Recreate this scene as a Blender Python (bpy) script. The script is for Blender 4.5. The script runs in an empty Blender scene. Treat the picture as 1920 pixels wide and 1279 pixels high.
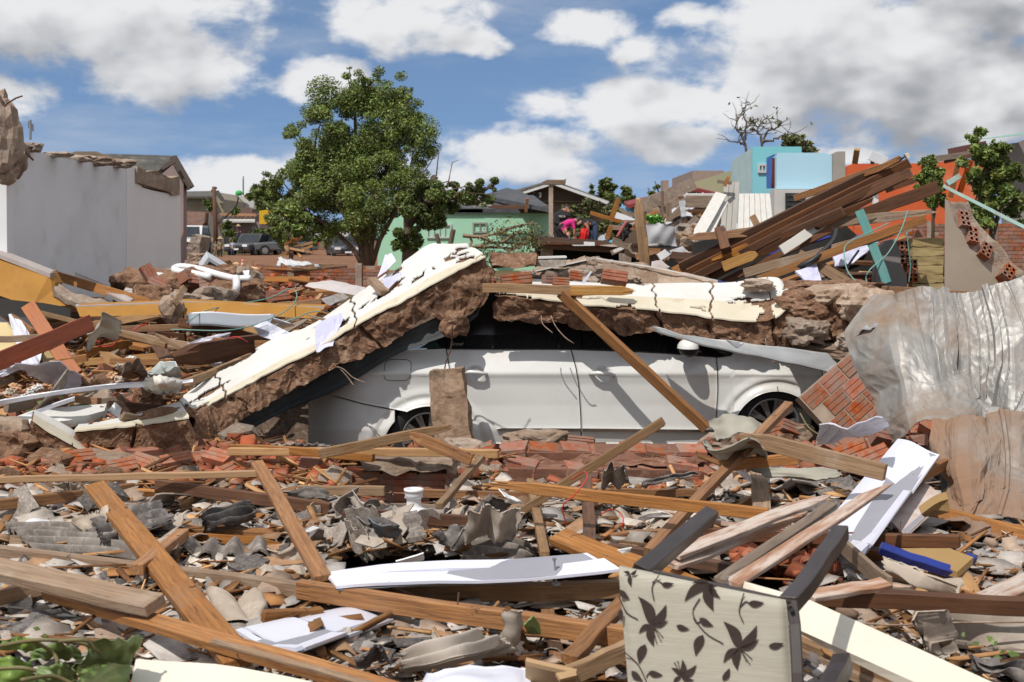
import bpy, bmesh, math, random
import numpy as np
from mathutils import Vector as V, Matrix, noise
R = math.radians
rnd = random.Random(7)
sc = bpy.context.scene
col = sc.collection
# ------------------------------------------------------------------ camera, sky, sun, exposure
FPX, CX, CY, HOR, CAMZ = 2400.0,960.0,639.5,450.0,2.0
PITCH = math.atan((CY - HOR) / FPX)
cam = bpy.data.objects.new('camera', bpy.data.cameras.new('camera'))
col.objects.link(cam)
cam.data.lens = 45.0
cam.data.sensor_width = 36.0
cam.location = (0,0, CAMZ)
cam.rotation_euler = (R(90) - PITCH, 0,0)
cam.data.clip_start = 0.1
cam.data.clip_end = 6000
cam.data.dof.use_dof = True
cam.data.dof.focus_distance = 8.5
cam.data.dof.aperture_fstop = 7.1
sc.camera = cam
SUN_EL, SUN_AZ = R(55), R(212)      # the sun stands behind and left of the camera, high
sun = bpy.data.objects.new('sun', bpy.data.lights.new('sun', 'SUN'))
col.objects.link(sun)
sun.data.energy = 3.6
sun.data.angle = R(0.6)
sun.data.color = (1.0,0.955,0.89)
sdir = V((math.sin(SUN_AZ) * math.cos(SUN_EL), math.cos(SUN_AZ) * math.cos(SUN_EL), math.sin(SUN_EL)))
sun.rotation_euler = sdir.to_track_quat('Z', 'Y').to_euler()
sun.location = (-20,-30,50)
sc.view_settings.view_transform = 'Standard'
sc.view_settings.look = 'None'
sc.view_settings.exposure = 0.12
sc.view_settings.gamma = 1.0
sc.view_settings.use_curve_mapping = False
sc.cycles.max_bounces = 5
sc.cycles.diffuse_bounces = 2
sc.cycles.glossy_bounces = 3
sc.cycles.transparent_max_bounces = 4
world = bpy.data.worlds.new('World')
sc.world = world
world.use_nodes = True
nt = world.node_tree
nt.nodes.clear()
class NT:
 """tiny helper to write math in node trees"""
 def __init__(s, tree): s.t = tree
 def n(s, typ, **kw):
  nd = s.t.nodes.new(typ)
  for k, v in kw.items():
   if hasattr(nd, k): setattr(nd, k, v)
   else: nd.inputs[k].default_value = v
  return nd
 def put(s, sock, v):
  if isinstance(v, bpy.types.NodeSocket): s.t.links.new(v, sock)
  else: sock.default_value = v
 def m(s, op, a, b=0.0, c=None, clamp=False):
  nd = s.t.nodes.new('ShaderNodeMath'); nd.operation = op; nd.use_clamp = clamp
  s.put(nd.inputs[0], a); s.put(nd.inputs[1], b)
  if c is not None: s.put(nd.inputs[2], c)
  return nd.outputs[0]
 def vm(s, op, a, b=(0,0,0)):
  nd = s.t.nodes.new('ShaderNodeVectorMath'); nd.operation = op
  s.put(nd.inputs[0], a)
  if op == 'SCALE': s.put(nd.inputs[3], b)
  else: s.put(nd.inputs[1], b)
  return nd.outputs[0]
 def xyz(s, x, y, z):
  nd = s.t.nodes.new('ShaderNodeCombineXYZ')
  for i, v in enumerate((x, y, z)): s.put(nd.inputs[i], v)
  return nd.outputs[0]
 def noise(s, vec, scale, detail=6, rough=.55, w=None, dist=0.0, out='Fac'):
  nd = s.t.nodes.new('ShaderNodeTexNoise')
  if w is not None:
   nd.noise_dimensions = '4D'; s.put(nd.inputs['W'], w)
  s.put(nd.inputs['Vector'], vec)
  nd.inputs['Scale'].default_value = scale
  nd.inputs['Detail'].default_value = detail
  nd.inputs['Roughness'].default_value = rough
  nd.inputs['Distortion'].default_value = dist
  return nd.outputs[out]
 def smooth(s, v, a, b):
  nd = s.t.nodes.new('ShaderNodeMapRange'); nd.interpolation_type = 'SMOOTHSTEP'
  s.put(nd.inputs[0], v); s.put(nd.inputs[1], a); s.put(nd.inputs[2], b)
  nd.inputs[3].default_value = 0; nd.inputs[4].default_value = 1
  return nd.outputs[0]
 def mix(s, f, a, b, mode='MIX'):
  nd = s.t.nodes.new('ShaderNodeMix'); nd.data_type = 'RGBA'; nd.blend_type = mode
  s.put(nd.inputs[0], f)
  for i, v in ((6, a),(7, b)):
   if isinstance(v, tuple) and len(v) == 3: v = v + (1,)
   s.put(nd.inputs[i], v)
  return nd.outputs[2]
w = NT(nt)
tc = w.n('ShaderNodeTexCoord').outputs['Generated']
sep = w.n('ShaderNodeSeparateXYZ'); nt.links.new(tc, sep.inputs[0])
X, Y, Z = sep.outputs
az = w.m('MULTIPLY', w.m('ARCTAN2', X, Y), FPX)                       # azimuth and height angle in a common scale
hl = w.m('SQRT', w.m('ADD', w.m('MULTIPLY', X, X), w.m('MULTIPLY', Y, Y)))
el = w.m('MULTIPLY', w.m('ARCTAN2', Z, hl), FPX)
BL = [  # cumulus clouds: azimuth, height, half width, half height, weight
 (-830,395,430,110,1.15),(-620,305,190,75,.95),(-900,250,110,45,.6),(-560,420,120,70,.7),
 (-195,405,165,66,1.15),(-60,365,60,30,.8),(-350,290,88,52,1.05),
 (130,385,95,40,1.0),(220,345,50,25,.7),(330,400,60,24,.55),
 (640,310,400,125,1.5),(330,245,340,50,1.2),(560,360,240,70,1.2),(800,260,420,110,1.3),(620,430,200,60,.9),(900,420,330,120,1.2),(290,185,130,42,1.0),
 (20,160,170,60,1.1),(110,130,90,50,.9),(-120,120,110,36,.8),(-540,115,150,45,1.15),(-900,235,60,20,.6),(620,150,160,20,.6),(700,130,90,30,.5),(-260,130,160,40,.8)]
def density(dx, dy, det=10):
 a = w.m('ADD', az, dx); e = w.m('ADD', el, dy)
 wv = w.xyz(w.m('MULTIPLY', a, .004), w.m('MULTIPLY', e, .0065),0.0)
 nz = w.noise(wv, 1.7, det, .56, dist=.12)
 cur = None
 for bx, by, rx, ry, k in BL:
  u = w.m('MULTIPLY', w.m('SUBTRACT', a, bx),1 / rx)
  v = w.m('MULTIPLY', w.m('SUBTRACT', e, by),1 / ry)
  g = w.m('MULTIPLY', w.m('SUBTRACT', 1.0, w.m('ADD', w.m('MULTIPLY', u, u), w.m('MULTIPLY', v, v))), k * .6)
  cur = g if cur is None else w.m('SMOOTH_MAX', cur, g, .25)
 # out of view the broken clouds go on, cover added to lift shadow fill
 far = w.m('MULTIPLY', w.m('SUBTRACT', w.noise(wv, .42,3,.5),.36),3.0)
 outside = w.smooth(w.m('MAXIMUM', w.m('ABSOLUTE', a), w.m('MULTIPLY', e, 2.0)),950.0,1500.0)
 cur = w.m('MAXIMUM', cur, -1.1)
 base = w.m('ADD', w.m('MULTIPLY', cur, w.m('SUBTRACT', 1.0, outside)), w.m('MULTIPLY', far, outside))
 return w.m('ADD', base, w.m('MULTIPLY', w.m('SUBTRACT', nz, .5),2.5)), nz
d0, nz0 = density(0.0,0.0)
d1, nz1 = density(-30.0,78.0,2.5)
cover = w.smooth(d0,-.12,.42)
# undersides and deep parts are greyer, rims and tops white
shade = w.smooth(w.m('ADD', w.m('MULTIPLY', w.m('SUBTRACT', d1, d0),1.0), w.m('MULTIPLY', d0,.62)),-.25,1.05)
# bases of the big right-hand bank are darker
grey = w.mix(w.smooth(az, 350.0,900.0),(.44,.46,.50),(.35,.365,.395))
cl = w.mix(shade, (.90,.905,.92), grey)
SKYS = 0.12
clv = w.vm('SCALE', cl, .84 / SKYS)
sky = w.n('ShaderNodeTexSky')
sky.sky_type = 'NISHITA'; sky.sun_disc = False
sky.sun_elevation = SUN_EL; sky.sun_rotation = SUN_AZ
sky.altitude = 800; sky.air_density = 1.0; sky.dust_density = .3; sky.ozone_density = 3.0
nt.links.new(w.vm('NORMALIZE', w.vm('ADD', tc, (0,0,.22))), sky.inputs['Vector'])
skc = w.mix(1.0, sky.outputs[0],(.98,1.0,.98), 'MULTIPLY')
wisp = w.m('MULTIPLY', w.smooth(w.noise(w.xyz(w.m('MULTIPLY', az, .0016), w.m('MULTIPLY', el, .007),3.0),1.5,7,.6),.42,.78),.4)
skc = w.mix(wisp, skc, w.vm('SCALE', w.xyz(.8,.84,.9),.7 / SKYS))
above = w.smooth(el, -40.0,0.0)
full = w.mix(w.m('MULTIPLY', cover, above), skc, clv)
bg = w.n('ShaderNodeBackground'); bg.inputs[1].default_value = SKYS
nt.links.new(full, bg.inputs[0])
wo = w.n('ShaderNodeOutputWorld'); nt.links.new(bg.outputs[0], wo.inputs[0])
# ------------------------------------------------------------------ from picture measurements to places
C0 = V((0,0, CAMZ)); CP, SP = math.cos(PITCH), math.sin(PITCH)
def ray(px, py):
 x = (px - CX) / FPX; u = -(py - CY) / FPX
 return V((x, CP + u * SP, -SP + u * CP))
def P(px, py, d):
 r = ray(px, py); return C0 + r * (d / r.y)
def ss(a, b, x):
 t = min(1, max(0,(x - a) / (b - a))); return t * t * (3 - 2 * t)
def T(x, y):                                   # natural ground
 z = 1.0 * ss(17,27, y) + .3 * ss(60,130, y) + .55 * ss(130,400, y)
 return z
def G(x, y):                                   # mean top of the rubble
 left = 1 - ss(-2.6,-1.0, x)
 zl = .42 + .055 * max(0, min(y, 23) - 9)
 front = .45 - .2 * ss(8.8,10.2, y) * ss(-3,-1.6, x)
 back = 1.0 + .45 * ss(12.5,13.6, y) - .35 * ss(16,24, y)
 zr = front if y < 11.5 else front + (back - front) * ss(12.4,13.4, y)
 rt = ss(2.6,3.4, x)
 zr2 = .45 + .75 * ss(9.0,12.5, y) + (.3 * ss(12.5,14, y) - .4 * ss(16,24, y))
 z = zl * left + (1 - left) * (zr * (1 - rt) + zr2 * rt)
 z += .06 * noise.noise(V((x * .9, y * .9,0))) + .03 * noise.noise(V((x * 2.7, y * 2.7,5)))
 return z
def S(px, py, h=0.0):
 r = ray(px, py); r = r / r.y; d = 2.8; last = d
 while d < 60:
  p = C0 + r * d
  if p.z < G(p.x, p.y) + h: break
  last = d; d += .08
 a, b = last, d
 for _ in range(9):
  m = (a + b) / 2; p = C0 + r * m
  if p.z < G(p.x, p.y) + h: b = m
  else: a = m
 return C0 + r * ((a + b) / 2)
def pt(t):
 if isinstance(t, V): return t
 return P(*t) if t[2] >= 2.65 else S(*t)
# ------------------------------------------------------------------ materials
MATS = {}
def mat(name, a, b=None, c=None, scale=4.0, stretch=(1,1,1), detail=6, rough=.8, metal=0.0, bump=.0, bscale=None, bdist=.01,
  tint=False, spots=None, spec=.5, vary=.0, coat=0.0, dirt=None, dirt_scale=2.0, dirt_amt=(.5,.7), wave=None, world=False, lo=.3, hi=.7, trans=None):
 if name in MATS: return MATS[name]
 m = bpy.data.materials.new(name); m.use_nodes = True
 t = m.node_tree; t.nodes.clear(); q = NT(t)
 out = q.n('ShaderNodeOutputMaterial'); bs = q.n('ShaderNodeBsdfPrincipled')
 t.links.new(bs.outputs[0], out.inputs[0])
 if world: co = q.n('ShaderNodeNewGeometry').outputs['Position']
 else: co = q.n('ShaderNodeTexCoord').outputs['Object']
 info = q.n('ShaderNodeObjectInfo').outputs['Random']
 wv = q.m('MULTIPLY', info, 37.0)
 sv = q.vm('MULTIPLY', co, stretch)
 fac = q.noise(sv, scale, detail, .6, w=wv)
 fac2 = q.smooth(fac, lo, hi)
 b = b or tuple(x * .8 for x in a)
 cc = q.mix(fac2, a, b)
 if c:
  f3 = q.smooth(q.noise(sv, scale * 3.1,4,.6, w=q.m('ADD', wv, 9.0)),.48,.75)
  cc = q.mix(f3, cc, c)
 if wave:                                   # wood rings: scale, strength, colour
  wn = q.n('ShaderNodeTexWave'); wn.wave_type = 'BANDS'; wn.bands_direction = 'Y'
  wn.inputs['Scale'].default_value = wave[0]; wn.inputs['Distortion'].default_value = 9.0
  wn.inputs['Detail'].default_value = 3; wn.inputs['Detail Scale'].default_value = 1.2
  t.links.new(q.vm('ADD', q.vm('MULTIPLY', co, (.12,1,1)), q.xyz(wv, wv, 0.0)), wn.inputs['Vector'])
  cc = q.mix(q.m('MULTIPLY', wn.outputs['Fac'], wave[1]), cc, wave[2])
 if spots:                                  # scale, threshold, colour
  f4 = q.smooth(q.noise(co, spots[0],3,.7, w=wv), spots[1], spots[1] + .08)
  cc = q.mix(f4, cc, spots[2])
 if dirt:
  f5 = q.smooth(q.noise(co, dirt_scale, 8,.65, w=q.m('ADD', wv, 3.0)), dirt_amt[0], dirt_amt[1])
  cc = q.mix(f5, cc, dirt)
 if vary:
  hs = q.n('ShaderNodeHueSaturation')
  q.put(hs.inputs['Value'], q.m('ADD', q.m('MULTIPLY', info, 2 * vary),1 - vary))
  q.put(hs.inputs['Saturation'], q.m('ADD', q.m('MULTIPLY', q.m('FRACT', q.m('MULTIPLY', info, 17.3)),.3),.84))
  t.links.new(cc, hs.inputs['Color']); cc = hs.outputs[0]
 if tint:
  at = q.n('ShaderNodeAttribute'); at.attribute_name = 'tint'
  cc = q.mix(1.0, cc, at.outputs['Color'], 'MULTIPLY')
 t.links.new(cc, bs.inputs['Base Color'])
 bs.inputs['Metallic'].default_value = metal
 rr = q.m('ADD', q.m('MULTIPLY', fac, .25), rough - .12, clamp=True)
 if dirt and metal: rr = q.m('ADD', rr, q.m('MULTIPLY', f5,.5), clamp=True); q.put(bs.inputs['Metallic'], q.m('MULTIPLY', q.m('SUBTRACT', 1.0, f5), metal))
 t.links.new(rr, bs.inputs['Roughness'])
 bs.inputs['Specular IOR Level'].default_value = spec
 bs.inputs['Coat Weight'].default_value = coat
 bs.inputs['Coat Roughness'].default_value = .08
 if trans: bs.inputs['Transmission Weight'].default_value = trans
 if bump:
  bn = q.n('ShaderNodeBump'); bn.inputs['Strength'].default_value = bump; bn.inputs['Distance'].default_value = bdist
  h = q.noise(sv, (bscale or scale * 4),8,.65)
  t.links.new(h, bn.inputs['Height']); t.links.new(bn.outputs[0], bs.inputs['Normal'])
 MATS[name] = m; return m
ws = (1,14,14)
wood = mat('sawn_wood', (.375,.175,.056),(.25,.108,.033),(.115,.05,.019), scale=2.2, stretch=ws, rough=.72, bump=.9, bscale=6, bdist=.006, wave=(13,.42,(.19,.07,.02)), spots=(9,.64,(.06,.026,.012)), vary=.28, dirt=(.235,.14,.08), dirt_amt=(.5,.85), dirt_scale=4)
wood_b = mat('dusty_wood', (.33,.215,.125),(.235,.14,.075),(.12,.07,.04), scale=2.0, stretch=ws, rough=.85, bump=.9, bscale=6, bdist=.006, wave=(12,.35,(.2,.12,.065)), spots=(9,.66,(.06,.035,.02)), vary=.22, dirt=(.36,.28,.21), dirt_amt=(.5,.8), dirt_scale=4)
wood_light = mat('pale_wood', (.48,.28,.115),(.36,.19,.07),(.22,.11,.042), scale=1.5, stretch=ws, rough=.7, bump=.4, bscale=5, bdist=.003, wave=(12,.45,(.28,.15,.065)), spots=(9,.66,(.10,.05,.02)), vary=.12)
wood_dark = mat('dark_wood', (.135,.055,.022),(.075,.03,.013),(.035,.015,.008), scale=1.6, stretch=ws, rough=.7, bump=.5, bscale=5, bdist=.004, spots=(6,.66,(.03,.016,.009)), vary=.25, dirt=(.17,.09,.048), dirt_amt=(.54,.85), dirt_scale=3)
wood_red = mat('varnished_red_wood', (.27,.062,.018),(.2,.04,.012),(.13,.026,.01), scale=1.5, stretch=ws, rough=.45, bump=.15, bscale=5, bdist=.002, vary=.12)
wood_orange = mat('varnished_orange_wood', (.38,.12,.026),(.3,.085,.018),(.2,.05,.012), scale=1.5, stretch=ws, rough=.45, bump=.15, bscale=5, bdist=.002)
wood_grey = mat('weathered_wood', (.27,.2,.14),(.18,.125,.085),(.1,.07,.05), scale=1.6, stretch=ws, rough=.85, bump=.5, bscale=5, bdist=.004, vary=.2)
wood_white = mat('peeling_whitewashed_wood', (.50,.42,.36),(.34,.19,.12),(.24,.11,.06), scale=2.2, stretch=(1,9,9), rough=.8, bump=.6, bscale=5, bdist=.003, lo=.42, hi=.62, vary=.1)
black_wood = mat('espresso_wood', (.035,.022,.018),(.022,.014,.012), scale=2, stretch=ws, rough=.38, bump=.1)
plaster_w = mat('white_plaster', (.66,.65,.615),(.58,.565,.53), scale=2.5, rough=.8, bump=.25, bscale=60, bdist=.003, dirt=(.42,.29,.2), dirt_amt=(.60,.82), dirt_scale=3.5, spots=(34,.72,(.34,.2,.12)))
plaster_c = mat('cream_paint', (.62,.57,.45),(.55,.49,.37), scale=3, rough=.75, bump=.2, bscale=50, bdist=.002, dirt=(.4,.26,.16), dirt_amt=(.56,.75), dirt_scale=7)
concrete = mat('rough_brown_concrete', (.28,.165,.105),(.17,.088,.052),(.38,.28,.20), scale=9, rough=.95, bump=1.0, bscale=22, bdist=.03, detail=10, dirt=(.085,.045,.03), dirt_amt=(.5,.72), dirt_scale=5, spec=.1)
concrete_g = mat('grey_brown_mortar', (.35,.275,.215),(.25,.18,.135),(.42,.355,.295), scale=5, rough=.95, bump=.8, bscale=25, bdist=.015, detail=9, dirt=(.2,.12,.08), dirt_amt=(.52,.75), dirt_scale=5, spec=.1, vary=.2)
concrete_t = mat('rubble_concrete', (.40,.32,.26),(.27,.2,.155), scale=9, rough=.95, bump=.6, bscale=30, bdist=.012, tint=True, world=True, spec=.15)
render_w = mat('smooth_white_render', (.78,.785,.80),(.72,.725,.735), scale=1.2, rough=.9, bump=.15, bscale=30, bdist=.004, dirt=(.56,.52,.47), dirt_amt=(.5,.8), dirt_scale=1.3)
render_b = mat('beige_render', (.40,.33,.26),(.35,.28,.215), scale=2, rough=.9, bump=.25, bscale=45, bdist=.004, spots=(22,.76,(.5,.43,.36)), dirt=(.3,.22,.16), dirt_amt=(.58,.85), dirt_scale=2)
brick = mat('terracotta_brick', (.36,.105,.045),(.28,.072,.033),(.40,.19,.115), scale=7, rough=.85, bump=.35, bscale=30, bdist=.004, vary=.18, dirt=(.25,.16,.12), dirt_amt=(.38,.62), dirt_scale=9, spec=.2)
brick_t = mat('brick_rubble', (.35,.105,.052),(.25,.072,.036), scale=9, rough=.9, bump=.4, bscale=30, bdist=.006, tint=True, world=True, dirt=(.3,.19,.135), dirt_amt=(.5,.7), dirt_scale=8, spec=.15)
brick_shade = mat('shaded_brick_inside', (.12,.035,.018),(.06,.02,.012), scale=8, rough=.95)  # darkened brick tone imitates the shade inside the holes
mortar = mat('mortar', (.36,.28,.22),(.27,.2,.15), scale=9, rough=.95, bump=.5, bscale=40, bdist=.006, spec=.1)
fibre = mat('weathered_fibre_cement', (.33,.29,.255),(.19,.16,.14),(.47,.42,.365), scale=7, rough=.92, bump=.5, bscale=45, bdist=.004, detail=9, spots=(70,.6,(.42,.40,.37)), vary=.3, dirt=(.2,.13,.09), dirt_amt=(.58,.8), dirt_scale=4, spec=.15)
fibre_dark = mat('lichen_dark_fibre_cement', (.17,.15,.14),(.075,.068,.065),(.28,.25,.23), scale=8, rough=.95, bump=.6, bscale=60, bdist=.004, detail=9, spots=(85,.62,(.34,.33,.31)), vary=.3, spec=.15)
fibre_light = mat('clean_fibre_cement', (.42,.36,.30),(.32,.265,.215),(.50,.43,.36), scale=5, rough=.9, bump=.3, bscale=40, bdist=.003, vary=.12, dirt=(.38,.23,.15), dirt_amt=(.56,.76), dirt_scale=5, spots=(30,.74,(.2,.13,.1)), spec=.2)
shard_t = mat('shard_mix', (.52,.50,.48),(.33,.31,.3), scale=14, rough=.93, bump=.5, bscale=50, bdist=.005, tint=True, world=True, spots=(60,.66,(.6,.57,.53)), spec=.15)
wood_t = mat('splinter_mix', (.50,.28,.12),(.3,.14,.055), scale=9, rough=.8, bump=.3, bscale=40, bdist=.004, tint=True, world=True, spec=.25)
bed = mat('rubble_bed', (.16,.115,.085),(.085,.058,.044),(.26,.19,.145), scale=7, rough=1, bump=1, bscale=20, bdist=.05, world=True, spec=.05)  # dark brown so the gaps between debris read as shade
soil = mat('red_dirt', (.235,.125,.075),(.17,.088,.055),(.29,.17,.11), scale=.5, rough=1, bump=.4, bscale=6, bdist=.03, world=True, spec=.05)
grassy = mat('rough_grassland', (.10,.088,.045),(.16,.105,.06),(.08,.08,.04), scale=.15, rough=1, world=True, spec=.05)
pvc = mat('white_pvc', (.70,.71,.80),(.66,.67,.77), scale=3, rough=.35, dirt=(.46,.34,.27), dirt_amt=(.57,.85), dirt_scale=4, spots=(30,.70,(.24,.15,.11)), vary=.04)
pvc_lilac = mat('lilac_scrap', (.56,.56,.72),(.50,.50,.68), scale=4, rough=.5, spots=(16,.68,(.09,.07,.08)), vary=.06)
paper_w = mat('white_scrap', (.74,.75,.78),(.66,.67,.70), scale=4, rough=.7, vary=.12, dirt=(.45,.36,.28), dirt_amt=(.6,.8), dirt_scale=6)
board_cream = mat('cream_board', (.74,.68,.57),(.68,.62,.51), scale=2, rough=.55, bump=.08, spots=(24,.77,(.5,.36,.24)), dirt=(.60,.48,.36), dirt_amt=(.55,.85), dirt_scale=2.5)
zinc = mat('crumpled_zinc', (.37,.355,.335),(.26,.25,.235), scale=3, stretch=(3,3,.6), rough=.5, metal=.35, bump=.3, bscale=24, bdist=.004, dirt=(.235,.165,.115), dirt_amt=(.40,.66), dirt_scale=2.4)
zinc_dirty = mat('muddy_zinc', (.33,.29,.255),(.25,.21,.175), scale=3, rough=.6, metal=.4, bump=.3, bscale=30, bdist=.004, dirt=(.25,.15,.095), dirt_amt=(.33,.6), dirt_scale=1.5)
steel = mat('grey_steel', (.35,.36,.37),(.25,.26,.27), scale=5, rough=.4, metal=.6, dirt=(.3,.25,.2), dirt_amt=(.5,.8), dirt_scale=4)
rust = mat('rusty_wire', (.17,.085,.05),(.1,.05,.035), scale=20, rough=.9)
wire_w = mat('bent_pale_wire', (.36,.27,.2),(.2,.12,.08), scale=20, rough=.7)
green_w = mat('pale_green_cable', (.15,.32,.28),(.13,.28,.25), scale=4, rough=.5)
red_w = mat('red_cable', (.55,.03,.02),(.5,.03,.02), scale=4, rough=.5)
black = mat('black_plastic', (.012,.012,.013),(.02,.02,.021), scale=5, rough=.5)
dark_beam = mat('dark_painted_steel', (.04,.045,.046),(.028,.032,.033),(.055,.058,.058), scale=3, rough=.7, bump=.15, dirt=(.1,.075,.058), dirt_amt=(.55,.8), dirt_scale=3)
white_pl = mat('white_plastic', (.76,.76,.76),(.7,.7,.7), scale=4, rough=.4)
ochre = mat('ochre_paint', (.36,.17,.022),(.31,.145,.02),(.28,.13,.025), scale=3, rough=.8, bump=.2, bscale=40, bdist=.004, dirt=(.3,.2,.1), dirt_amt=(.6,.85), dirt_scale=4)
stone_g = mat('pale_grey_coping', (.42,.37,.35),(.35,.3,.28), scale=4, rough=.9, bump=.2)
teal = mat('teal_painted_wood', (.055,.22,.205),(.042,.17,.16),(.13,.18,.15), scale=3, stretch=ws, rough=.6, bump=.2)
blue_m = mat('royal_blue', (.012,.03,.22),(.01,.022,.16), scale=3, rough=.4)
pink_c = mat('magenta_cloth', (.6,.025,.22),(.5,.02,.18), scale=8, rough=.9)
red_c = mat('red_cloth', (.65,.012,.012),(.5,.01,.01), scale=8, rough=.8)
black_c = mat('black_cloth', (.012,.012,.014),(.02,.02,.022), scale=8, rough=.9)
jean_c = mat('denim', (.035,.06,.12),(.028,.045,.09), scale=14, rough=.9)
skin_c = mat('skin', (.40,.2,.13),(.34,.16,.1), scale=8, rough=.6)
hair_c = mat('dark_hair', (.015,.01,.008),(.022,.014,.01), scale=30, rough=.6)
bark = mat('bark', (.13,.09,.062),(.075,.052,.037),(.2,.15,.11), scale=9, stretch=(1,1,.25), rough=.95, bump=.6, bscale=30, bdist=.02)
leafm = mat('tree_leaves', (.15,.20,.05),(.105,.15,.036), scale=3, rough=.5, tint=True, world=True, spec=.45)
leaf_dry = mat('sparse_leaves', (.14,.16,.055),(.1,.11,.045), scale=3, rough=.6, tint=True, world=True)
leaf_big = mat('large_broken_leaf', (.17,.25,.065),(.12,.19,.045),(.22,.25,.09), scale=5, rough=.5, bump=.25, bscale=40, bdist=.003, spots=(28,.70,(.13,.1,.04)), vary=.2)
stem_m = mat('leaf_stem', (.17,.16,.06),(.13,.1,.04), scale=10, rough=.6)
blackm = mat('dark_cavity', (.01,.009,.008),(.016,.014,.012), scale=5, rough=1)  # near black in place of shade in gaps; car underbody shares it
def flat(name, c, **k):
 return mat(name, c, tuple(x * .86 for x in c), scale=k.pop('scale', 2.0), rough=k.pop('rough', .8), **k)
# ------------------------------------------------------------------ object helpers
WM = {}
def cut(s): return s
def tag(o, label=None, cat=None, group=None, kind=None):
 if label: o['label'] = label
 if cat: o['category'] = cat
 if group: o['group'] = group
 if kind: o['kind'] = kind
 return o
def empty(name, loc, label=None, cat=None, group=None):
 o = bpy.data.objects.new(name, None); col.objects.link(o); o.location = loc
 o.empty_display_size = .1
 WM[o.name] = Matrix.Translation(V(loc)); return tag(o, label, cat, group)
def make(name, verts, faces, m, parent=None, frame=None, smooth=False, label=None, cat=None, group=None, kind=None, idx=None, tints=None):
 """verts in world coordinates -> one mesh object with its own frame"""
 vs = [V(v) for v in verts]
 if frame is None:
  c = V((0,0,0))
  for v in vs: c += v
  c /= max(1, len(vs)); zmin = min(v.z for v in vs)
  frame = Matrix.Translation(V((c.x, c.y, zmin)))
 inv = frame.inverted()
 me = bpy.data.meshes.new(name)
 me.from_pydata([inv @ v for v in vs],[], faces)
 ml = m if isinstance(m, (list, tuple)) else [m]
 for x in ml: me.materials.append(x)
 if idx: me.polygons.foreach_set('material_index', idx)
 if smooth: me.polygons.foreach_set('use_smooth', [True] * len(me.polygons))
 if tints is not None:
  at = me.color_attributes.new('tint', 'FLOAT_COLOR', 'POINT')
  at.data.foreach_set('color', np.asarray(tints, dtype=np.float32).ravel())
 o = bpy.data.objects.new(name, me); col.objects.link(o)
 WM[o.name] = frame
 if parent: o.parent = parent; o.matrix_basis = WM[parent.name].inverted() @ frame
 else: o.matrix_basis = frame
 return tag(o, label, cat, group, kind)
def dup(o, frame, parent=None, label=None, group=None):
 c = o.copy(); col.objects.link(c); WM[c.name] = frame
 c.parent = parent
 c.matrix_basis = (WM[parent.name].inverted() @ frame) if parent else frame
 if label: c['label'] = label
 if group: c['group'] = group
 return c
class MB:
 def __init__(s): s.v = []; s.f = []; s.i = []
 def quad(s, a, b, c, d, i=0):
  n = len(s.v); s.v += [V(a), V(b), V(c), V(d)]; s.f.append((n, n + 1, n + 2, n + 3)); s.i.append(i)
 def prism(s, pts, off, i=0, itop=None):
  """closed solid between the polygon pts and pts+off"""
  n = len(s.v); k = len(pts); off = V(off)
  s.v += [V(p) for p in pts] + [V(p) + off for p in pts]
  s.f.append(tuple(range(n, n + k))[::-1]); s.i.append(i if itop is None else itop)
  s.f.append(tuple(range(n + k, n + 2 * k))); s.i.append(i)
  for j in range(k):
   a, b = n + j, n + (j + 1) % k
   s.f.append((a, b, b + k, a + k)); s.i.append(i)
 def box(s, a, b, i=0, fr=None):
  x0, y0, z0 = a; x1, y1, z1 = b; fr = fr or Matrix()
  s.prism([fr @ V(p) for p in ((x0, y0, z0),(x1, y0, z0),(x1, y1, z0),(x0, y1, z0))], fr.to_3x3() @ V((0,0, z1 - z0)), i)
 def tube(s, pts, r, k=6, i=0, r2=None, cap=True):
  pts = [V(p) for p in pts]; n0 = len(s.v); N = len(pts); up = V((0,0,1))
  for j, p in enumerate(pts):
   t = (pts[min(j + 1, N - 1)] - pts[max(j - 1,0)])
   t = t.normalized() if t.length > 1e-9 else up
   a = t.cross(up if abs(t.z) < .95 else V((1,0,0))).normalized(); b = a.cross(t)
   rr = r if r2 is None else r + (r2 - r) * j / max(1, N - 1)
   for q in range(k):
    an = 2 * math.pi * q / k
    s.v.append(p + a * (math.cos(an) * rr) + b * (math.sin(an) * rr))
  for j in range(N - 1):
   for q in range(k):
    a, b = n0 + j * k + q, n0 + j * k + (q + 1) % k
    s.f.append((a, b, b + k, a + k)); s.i.append(i)
  if cap:
   s.f.append(tuple(range(n0, n0 + k))[::-1]); s.i.append(i)
   s.f.append(tuple(range(n0 + (N - 1) * k, n0 + N * k))); s.i.append(i)
 def lathe(s, prof, fr, k=12, i=0):
  n0 = len(s.v)
  for (r, z) in prof:
   for q in range(k):
    an = 2 * math.pi * q / k; s.v.append(fr @ V((r * math.cos(an), r * math.sin(an), z)))
  for j in range(len(prof) - 1):
   for q in range(k):
    a, b = n0 + j * k + q, n0 + j * k + (q + 1) % k
    s.f.append((a, b, b + k, a + k)); s.i.append(i)
 def build(s, name, m, parent=None, **k):
  return make(name, s.v, s.f, m, parent, idx=s.i if isinstance(m, (list, tuple)) else None, **k)
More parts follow.
